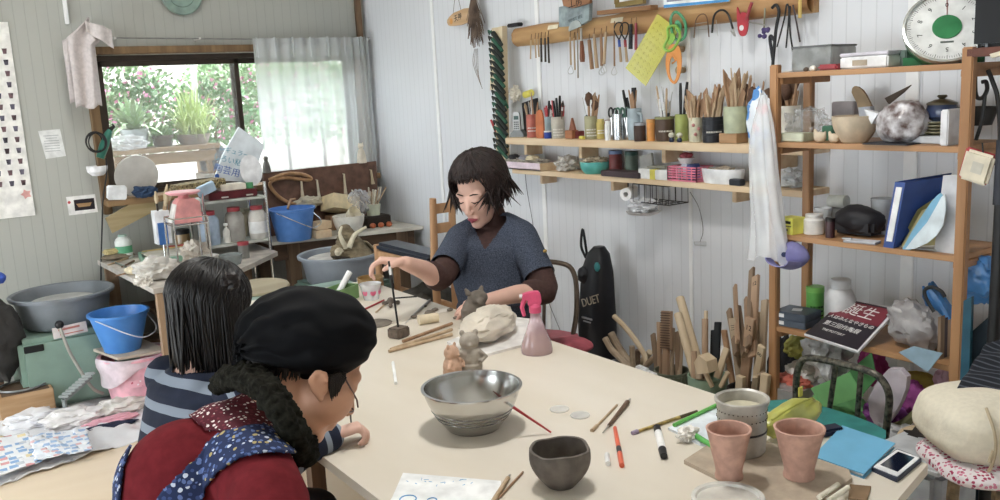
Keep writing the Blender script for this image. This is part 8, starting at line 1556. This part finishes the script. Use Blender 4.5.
ob('blue_plastic_bag', B().lump((0, 0, 0), (.03, .034, .11), .3, 2.2, seed=101, rot=Matrix.Rotation(-.55, 3, 'X')), BLP, loc=ax(945, 318, 2.46), label='long glossy blue plastic bag leaning between grey bag and right post', cat='plastic bag'); ob('blue_plastic_bag', B().lump((0, 0, 0), (.03, .06, .07), .35, 2.2, seed=102), BLP, loc=ax(978, 278, 2.42), label='blue plastic bag with label behind the right post of the shelf unit', cat='plastic bag')
for i in range(3): plate('dark_wood_slat', [(942+i*3, 316+i*2), (945+i*3, 315+i*2), (944+i*3, 366), (941+i*3, 365)], 'x', 2.36+.02*i, .02, [DKW, m(0x4a3c44, .6), RED_W][i], 'dark wooden slat standing against the right post, '+['nearest the blue bag', 'middle of three', 'closest to the post'][i], 'slat')
plate('blue_paper_sheet', [(899, 352), (914, 346), (943, 353), (928, 372)], 'x', 2.285, .003, m(0x8fb0c4, .5), 'pale blue plastic sheet hanging over the fourth board edge', 'sheet')
o = COL.objects['blue_paper_sheet']
# below: jumble on the lowest board
def H7(nm, lab, cat, px, py, x, r_, mt, sd, amp=.3, rot=None): return ob(nm, B().lump((0, 0, 0), r_, amp, 2.3, seed=sd, rot=rot), mt, loc=ax(px, py, x), label=lab, cat=cat)
H7('olive_cloth', 'yellow green cloth tucked under the fourth board at left', 'cloth', 800, 347, 2.45, (.06, .05, .04), m(0xa9a836, .8, bump=.3), 110); H7('crumpled_plastic', 'crumpled silver grey plastic sheet hanging below the magazine', 'plastic sheet', 828, 352, 2.38, (.05, .075, .085), m(0xb4b6b8, .25, var=.25, sc=20, spec=.8, bump=.8), 111, .5)
H7('dark_cloth', 'dark crumpled cloth at the left behind the unit post', 'cloth', 783, 385, 2.50, (.05, .05, .17), m(0x35363a, .9), 112)
tb3 = E('plastic_container', 'clear plastic container with orange red bags on the lowest board', 'container', ax(793, 395, 2.38)); ob('container_wall', B().box((0, 0, 0), (.14, .13, .10), bev=.012), m(0xdadcdc, .25, alpha=.5, spec=.8), tb3); ob('red_packets', B().lump((0, 0, .045), (.05, .06, .03), .35, 3, seed=5), m(0xd8644c, .5), tb3)
H7('white_plastic_bag', 'white plastic bag heap above the clear container', 'plastic bag', 803, 372, 2.43, (.05, .06, .035), m(0xdcd6d0, .3, spec=.6), 113)
gs = plate('green_paper', [(811, 388), (850, 372), (864, 396), (824, 408)], 'x', 2.27, .003, m(0x6fbf6a, .6, var=.05), 'bright green crumpled paper sheet behind the tube chair back', 'paper'); plate('green_paper', [(846, 374), (872, 352), (877, 378), (862, 396)], 'x', 2.31, .003, m(0x4f9a54, .6), 'darker green paper sheet right of the bright green one', 'paper')
H7('green_paper_stack', 'pile of folded green papers supporting the sheets', 'papers', 840, 410, 2.37, (.07, .10, .06), m(0x5aa85a, .7), 114, .15)
H7('magenta_cloth', 'magenta felt cloth standing in a fold', 'cloth', 873, 366, 2.40, (.03, .045, .06), m(0xb0287c, .85), 115, .35); H7('purple_cloth', 'purple felt cloth folded under the pale lilac cloth', 'cloth', 886, 415, 2.32, (.04, .07, .05), m(0x8a3a94, .85), 116, .3); H7('magenta_cloth', 'magenta fold right of the pale lilac cloth', 'cloth', 913, 398, 2.36, (.025, .045, .05), m(0xb044a0, .85), 117, .3)
plate('lilac_cloth', smooth([(872, 398), (893, 367), (911, 375), (905, 400), (893, 420), (880, 425)], 2), 'x', 2.26, .02, m(0xcdbfca, .9, bump=.3), 'pale lilac folded felt cloth in the middle of the jumble', 'cloth')
H7('yellow_sponge', 'mustard yellow sponge block below the blue paper sheet', 'sponge', 920, 383, 2.42, (.03, .065, .035), m(0xc0a82e, .9, bump=.3), 118, .12); H7('yellow_bag', 'mustard bag below the olive strap', 'bag', 932, 418, 2.36, (.03, .05, .06), m(0xb59c30, .7), 119, .15)
ob('olive_strap', B().tube(spl([ax(a, b_, 2.27)-ax(895, 424, 2.27) for a, b_ in ((890, 428), (903, 424), (918, 412), (932, 400), (942, 392))]), .013, 8), m(0x7c7a4a, .7), loc=ax(895, 424, 2.27), label='olive bag strap running across the jumble', cat='strap')
H7('pink_plastic', 'pinkish plastic bag beside the right post below the fourth board', 'plastic bag', 948, 385, 2.38, (.03, .04, .06), m(0xd6a4b8, .3, alpha=.9), 120); H7('grey_plastic_bag', 'whitish plastic bag under the jumble at the front', 'plastic bag', 905, 440, 2.24, (.04, .09, .04), m(0xc8c8ca, .3, spec=.6), 121, .4)
sw2 = E('straw_ornament', 'woven straw mat with a dark star shape on the plastic tub', 'ornament', ax(916, 437, 2.14), (0, -.3, 0)); ob('straw_mat', B().lathe([(0, 0), (.045, 0), (.046, .006), (0, .008)], 24), m(0xc0a884, .85, bump=.6, sc=60), sw2); ob('dark_star', B().prism([((.034 if i % 2 else .016)*math.cos(i/12*2*PI), (.034 if i % 2 else .016)*math.sin(i/12*2*PI)) for i in range(12)], .008, .012), m(0x241e1a, .7), sw2)
tb4 = E('clear_storage_box', 'translucent grey storage box with lid on the floor beyond the phone', 'storage box', (2.08, ax(925, 470, 2.08).y, .0)); q = ax(920, 452, 2.08); hh4 = q.z-.24
ob('box_wall', B().box((0, 0, .24+hh4/2), (.20, .18, hh4), bev=.02), m(0xa9b0b6, .25, alpha=.85, spec=.7), tb4); ob('box_lid', B().box((0, 0, .24+hh4+.008), (.22, .20, .018), bev=.006), m(0xc8ccd0, .3), tb4); 
ob('wooden_crate', B().box((0, 0, .119), (.26, .26, .238), bev=.004), wood(0xb98a52, 0xa47640, 'y'), loc=(2.08, tb4.location.y, 0), label='orange brown wooden crate on the floor under the storage box', cat='crate')
# tube chair with teal seat
tc_ = E('teal_chair', 'chipped black steel tube chair with teal cushion between table and shelf unit', 'chair', (1.98, 1.50, 0), (0, 0, 0)); o_ = tc_.location.copy()
sz9 = .50; c4_ = [az(a, b_, sz9) for a, b_ in ((772, 412), (806, 398), (884, 420), (862, 445))]
sx0, sx1, sy0, sy1 = 1.86, 2.13, 1.33, 1.66
ob('teal_cushion', B().prism(smooth([(sx0-o_.x, sy0-o_.y), (sx1-o_.x, sy0-o_.y), (sx1-o_.x, sy1-o_.y), (sx0-o_.x, sy1-o_.y)], 5), .475, .535), m(0x1f9490, .55), tc_)
FRM = m(0x24211f, .4, .3, var=0, sc=70, h2=0x6e6858)
xb9 = 2.17; fr_ = [ax(a, b_, xb9)-o_ for a, b_ in ((796, 425), (796, 385), (799, 366), (808, 358), (838, 363), (868, 371), (882, 380), (889, 395), (888, 415), (884, 445))]
ob('back_frame', B().tube(spl(fr_, 5), .0105, 10), FRM, tc_)
for (a, b_) in (((836, 364), (829, 412)), ((861, 371), (857, 420))): ob('back_bar', B().tube([ax(*a, xb9)-o_, ax(*b_, xb9)-o_], .008, 8), FRM, tc_)
for x in (sx0+.03, xb9): 
    for y in (sy0+.02, sy1-.0): ob('leg', B().tube([(x-o_.x, y-o_.y, .475), (x-o_.x+(.02 if x > 2 else -.02), y-o_.y, 0)], .0105, 8), FRM, tc_)
ob('seat_frame', B().box(((sx0+sx1)/2-o_.x+.02, 0, .462), (.30, .32, .02), bev=.008), FRM, tc_)
# right edge: cushion pile on a stool, scroll bracket, timer, dark pole and panels
cs9 = V((ad(1003, 440, 1.98).x, ad(1003, 440, 1.98).y, 0)); zs9 = ad(985, 470, 1.92).z
st9 = E('round_stool', 'stool with pinkish seat carrying the folded cushions', 'stool', cs9); ob('seat', B().lathe([(0, zs9-.03), (.12, zs9-.03), (.135, zs9-.015), (.12, zs9), (0, zs9)], 36), m(0xc4707c, .5), st9)
for i in range(4): a = i*PI/2+.5; ob('leg', B().tube([(.09*math.cos(a), .09*math.sin(a), zs9-.03), (.12*math.cos(a), .12*math.sin(a), 0)], .014, 8), m(0x8a7452, .5, .2, var=.3, sc=40), st9)
Rc = Matrix((RT, _n(FW-V((0, 0, FW.z))), V((0, 0, 1)))).transposed()
def pile(nm, lab, cat, px0, px1, py0, py1, d, mt, dd=.11, seed=0, amp=.06, parent=None, dz=0):
    c = ad((px0+px1)/2, (py0+py1)/2, d); s = mpp(c); return ob(nm, B().lump((0, 0, 0), ((px1-px0)/2*s, dd, (py1-py0)/2*s), amp, 1.5, seed=seed, rot=None), mt, loc=c, rot=Matrix.Rotation(math.atan2(RT.y, RT.x), 3, 'Z'), label=lab, cat=cat)
FLR = speckle(0xe6dce0, [(0xb0305c, .45), (0xd87a9a, .3), (0xe6dce0, .25)], 120, .45)
def cush(nm, lab, cat, px0, px1, py0, py1, d, mt, dd=.13, extra=None, e=4.):
    c = ad((px0+px1)/2, (py0+py1)/2, d); s = mpp(c); w, h = (px1-px0)/2*s, (py1-py0)/2*s; bm2 = bmesh.new(); bmesh.ops.create_icosphere(bm2, subdivisions=5, radius=1)
    for v in bm2.verts:
        q = v.co; k = (abs(q.x)**e+abs(q.y)**e+abs(q.z)**2.4)**(-1/e) if True else 1; q = q*k; v.co = V((q.x*w, q.y*dd, q.z*h))*(1+.03*noise.noise(q*2.2))
    r = E(nm, lab, cat, c, Matrix.Rotation(math.atan2(RT.y, RT.x), 3, 'Z')); ob(nm+'_cover', B().take(bm2), mt, r); return r, w, h
r9, w, h = cush('cream_cushion', 'thick folded cream towelling cushion tied with a cord on the pink stool', 'cushion', 927, 1075, 386, 457, 1.95, m(0xe0d6be, .95, bump=.3, sc=90, var=.03)); ob('tie_cord', B().tube(spl([(-w*.55, -.10, h*.93), (-w*.57, -.138, h*.5), (-w*.55, -.142, 0), (-w*.58, -.138, -h*.5), (-w*.55, -.11, -h*.9)]), .0035, 6).tube([(-w*.57, -.14, -h*.05), (-w*.64, -.145, -h*.35)], .0035, 6), m(0xb8a582, .8), r9)
cush('floral_cloth', 'pink and white floral cloth folded under the cream cushion', 'cloth', 931, 1070, 449, 471, 1.93, FLR, .13)
tw9 = ad(1000, 400, 1.93); q = [ad(946, 404, 1.93), ad(1080, 417, 1.80), ad(1080, 330, 2.10), ad(985, 345, 2.06)]; c = sum(q, V())/4; o = ob('striped_towel', B().grid(lambda u, v: (q[0]-c).lerp(q[1]-c, u).lerp((q[3]-c).lerp(q[2]-c, u), v)+V((0, 0, .010*math.sin(PI*u)+.003*math.sin(v*20))), 20, 20, .012), bands(0x1c1f28, 0x4a505c, _n(q[3]-q[0]), .016, .25), loc=c, label='black striped towel lying over the cream cushion', cat='towel', sharp=180)
tw2 = ad(1000, 470, 2.10); plate('blue_board', [(947, 465), (958, 463), (958, 520), (945, 520)], 'x', 2.12, .02, m(0x2f7fb4, .4), 'upright bright blue panel behind the pink stool', 'panel')
tl_ = plate('teal_board', [(950, 640), (966, 300), (974, 296), (963, 640)], 'x', 2.27, .012, m(0x1d5a70, .4), 'dark teal board leaning right of the shelf unit post', 'board')
plate('navy_board', [(966, 640), (975, 330), (1015, 295), (1005, 640)], 'x', 2.30, .012, m(0x10222e, .5), 'dark navy board behind the cushions at the right edge', 'board')
bp9 = E('black_pole', 'thick black pole leaning in front of the wall at the right edge', 'pole', ax(990, 380, 2.22)); o_ = bp9.location.copy(); ob('pole_shaft', B().tube([V((0, 0, -o_.z)), ax(1000, 230, 2.24)-o_, ax(1006, 120, 2.26)-o_], .016, 12), BLACKM, bp9); ob('pole_sleeve', B().tube([ax(1001, 205, 2.24)-o_, ax(1005, 140, 2.255)-o_], .019, 12), m(0x2b2f3a, .5), bp9)
wsh = E('side_shelf', 'dark brown board with black scroll bracket right of the shelf unit', 'shelf', V((2.45, ax(1005, 64, 2.35).y, 1.53)));   o_ = wsh.location.copy(); q0, q1 = ax(972, 62, 2.33), ax(1060, 62, 2.33)
ob('shelf_board', B().box((0, (q0.y+q1.y)/2-o_.y, 0), (.30, abs(q0.y-q1.y), .022), bev=.002), m(0x6e3a28, .4), wsh)
ob('scroll_bracket', B().tube(spl([ax(a, b_, 2.36)-o_ for a, b_ in ((988, 70), (992, 80), (998, 100), (1000, 140), (996, 160), (986, 166), (982, 158))]), .006, 8).tube(spl([ax(a, b_, 2.36)-o_ for a, b_ in ((975, 72), (976, 95), (982, 98), (987, 90), (986, 82), (982, 82))]), .0055, 8).tube(spl([ax(a, b_, 2.36)-o_ for a, b_ in ((985, 95), (982, 120), (976, 140))]), .005, 8), BLACKM, wsh)
ob('black_cabinet', B().box((0, 0, .14), (.26, .24, .28), bev=.01), m(0x10131a, .35), loc=(2.46, ax(1034, 50, 2.4).y, 1.5415), label='black appliance standing on the side board at the top right corner', cat='appliance')
ob('dark_bottle', B().lathe([(0, 0), (.022, 0), (.024, .09), (.012, .12), (.012, .15), (0, .15)], 20), m(0x16202c, .15, spec=.7), loc=(2.36, ax(988, 50, 2.36).y, 1.5415), label='dark glass bottle beside the black appliance', cat='bottle')
plate('pale_batten', [(992, 54), (1020, 46), (1020, 50), (994, 58)], 'x', 2.31, .012, m(0xe8dcc0, .6), 'pale flat slat lying on the side board', 'slat')
tm9 = E('kitchen_timer', 'cream and red kitchen timer hanging on the right post', 'timer', ax(979, 167, 2.25), FR['R'] @ Matrix.Rotation(-.25, 3, 'Z')); ob('timer_body', B().box((0, 0, .009), (.075, .078, .016), bev=.007), m(0xddd2b8, .4), tm9); ob('red_rim', B().box((-.008, 0, -.006), (.078, .080, .010), bev=.004), m(0xb8222c, .4), tm9); ob('timer_display', B().box((.004, .0, .0165), (.028, .028, .002)), m(0xc9c4b4, .3), tm9); ob('hang_string', B().tube([(0, .035, 0), (-.01, .06, 0)], .002, 5), BLACKM, tm9)
ob('black_pan', B().lathe([(0, 0), (.04, .0), (.055, .05), (.052, .05), (.038, .004), (0, .004)], 28, M=Matrix.Rotation(.0, 4, 'X')), m(0x24262a, .4), loc=ax(976, 125, 2.52), label='dark metal pot hanging behind the right post', cat='pot')
ob('paper_scraps', B().lump((0, 0, 0), (.02, .05, .03), .4, 3, 10, 6), m(0xc8c0ae, .7), loc=ax(972, 215, 2.6), label='pale wall bag behind the plastic document case', cat='bag') if False else None
ob('hanging_plastic_bag', B().lump((0, 0, 0), (.02, .05, .02), .3, 2, seed=9), PLAS2, loc=ax(911, 1, 2.5), label='grey plastic tray edge hanging above the scale', cat='tray') if False else None
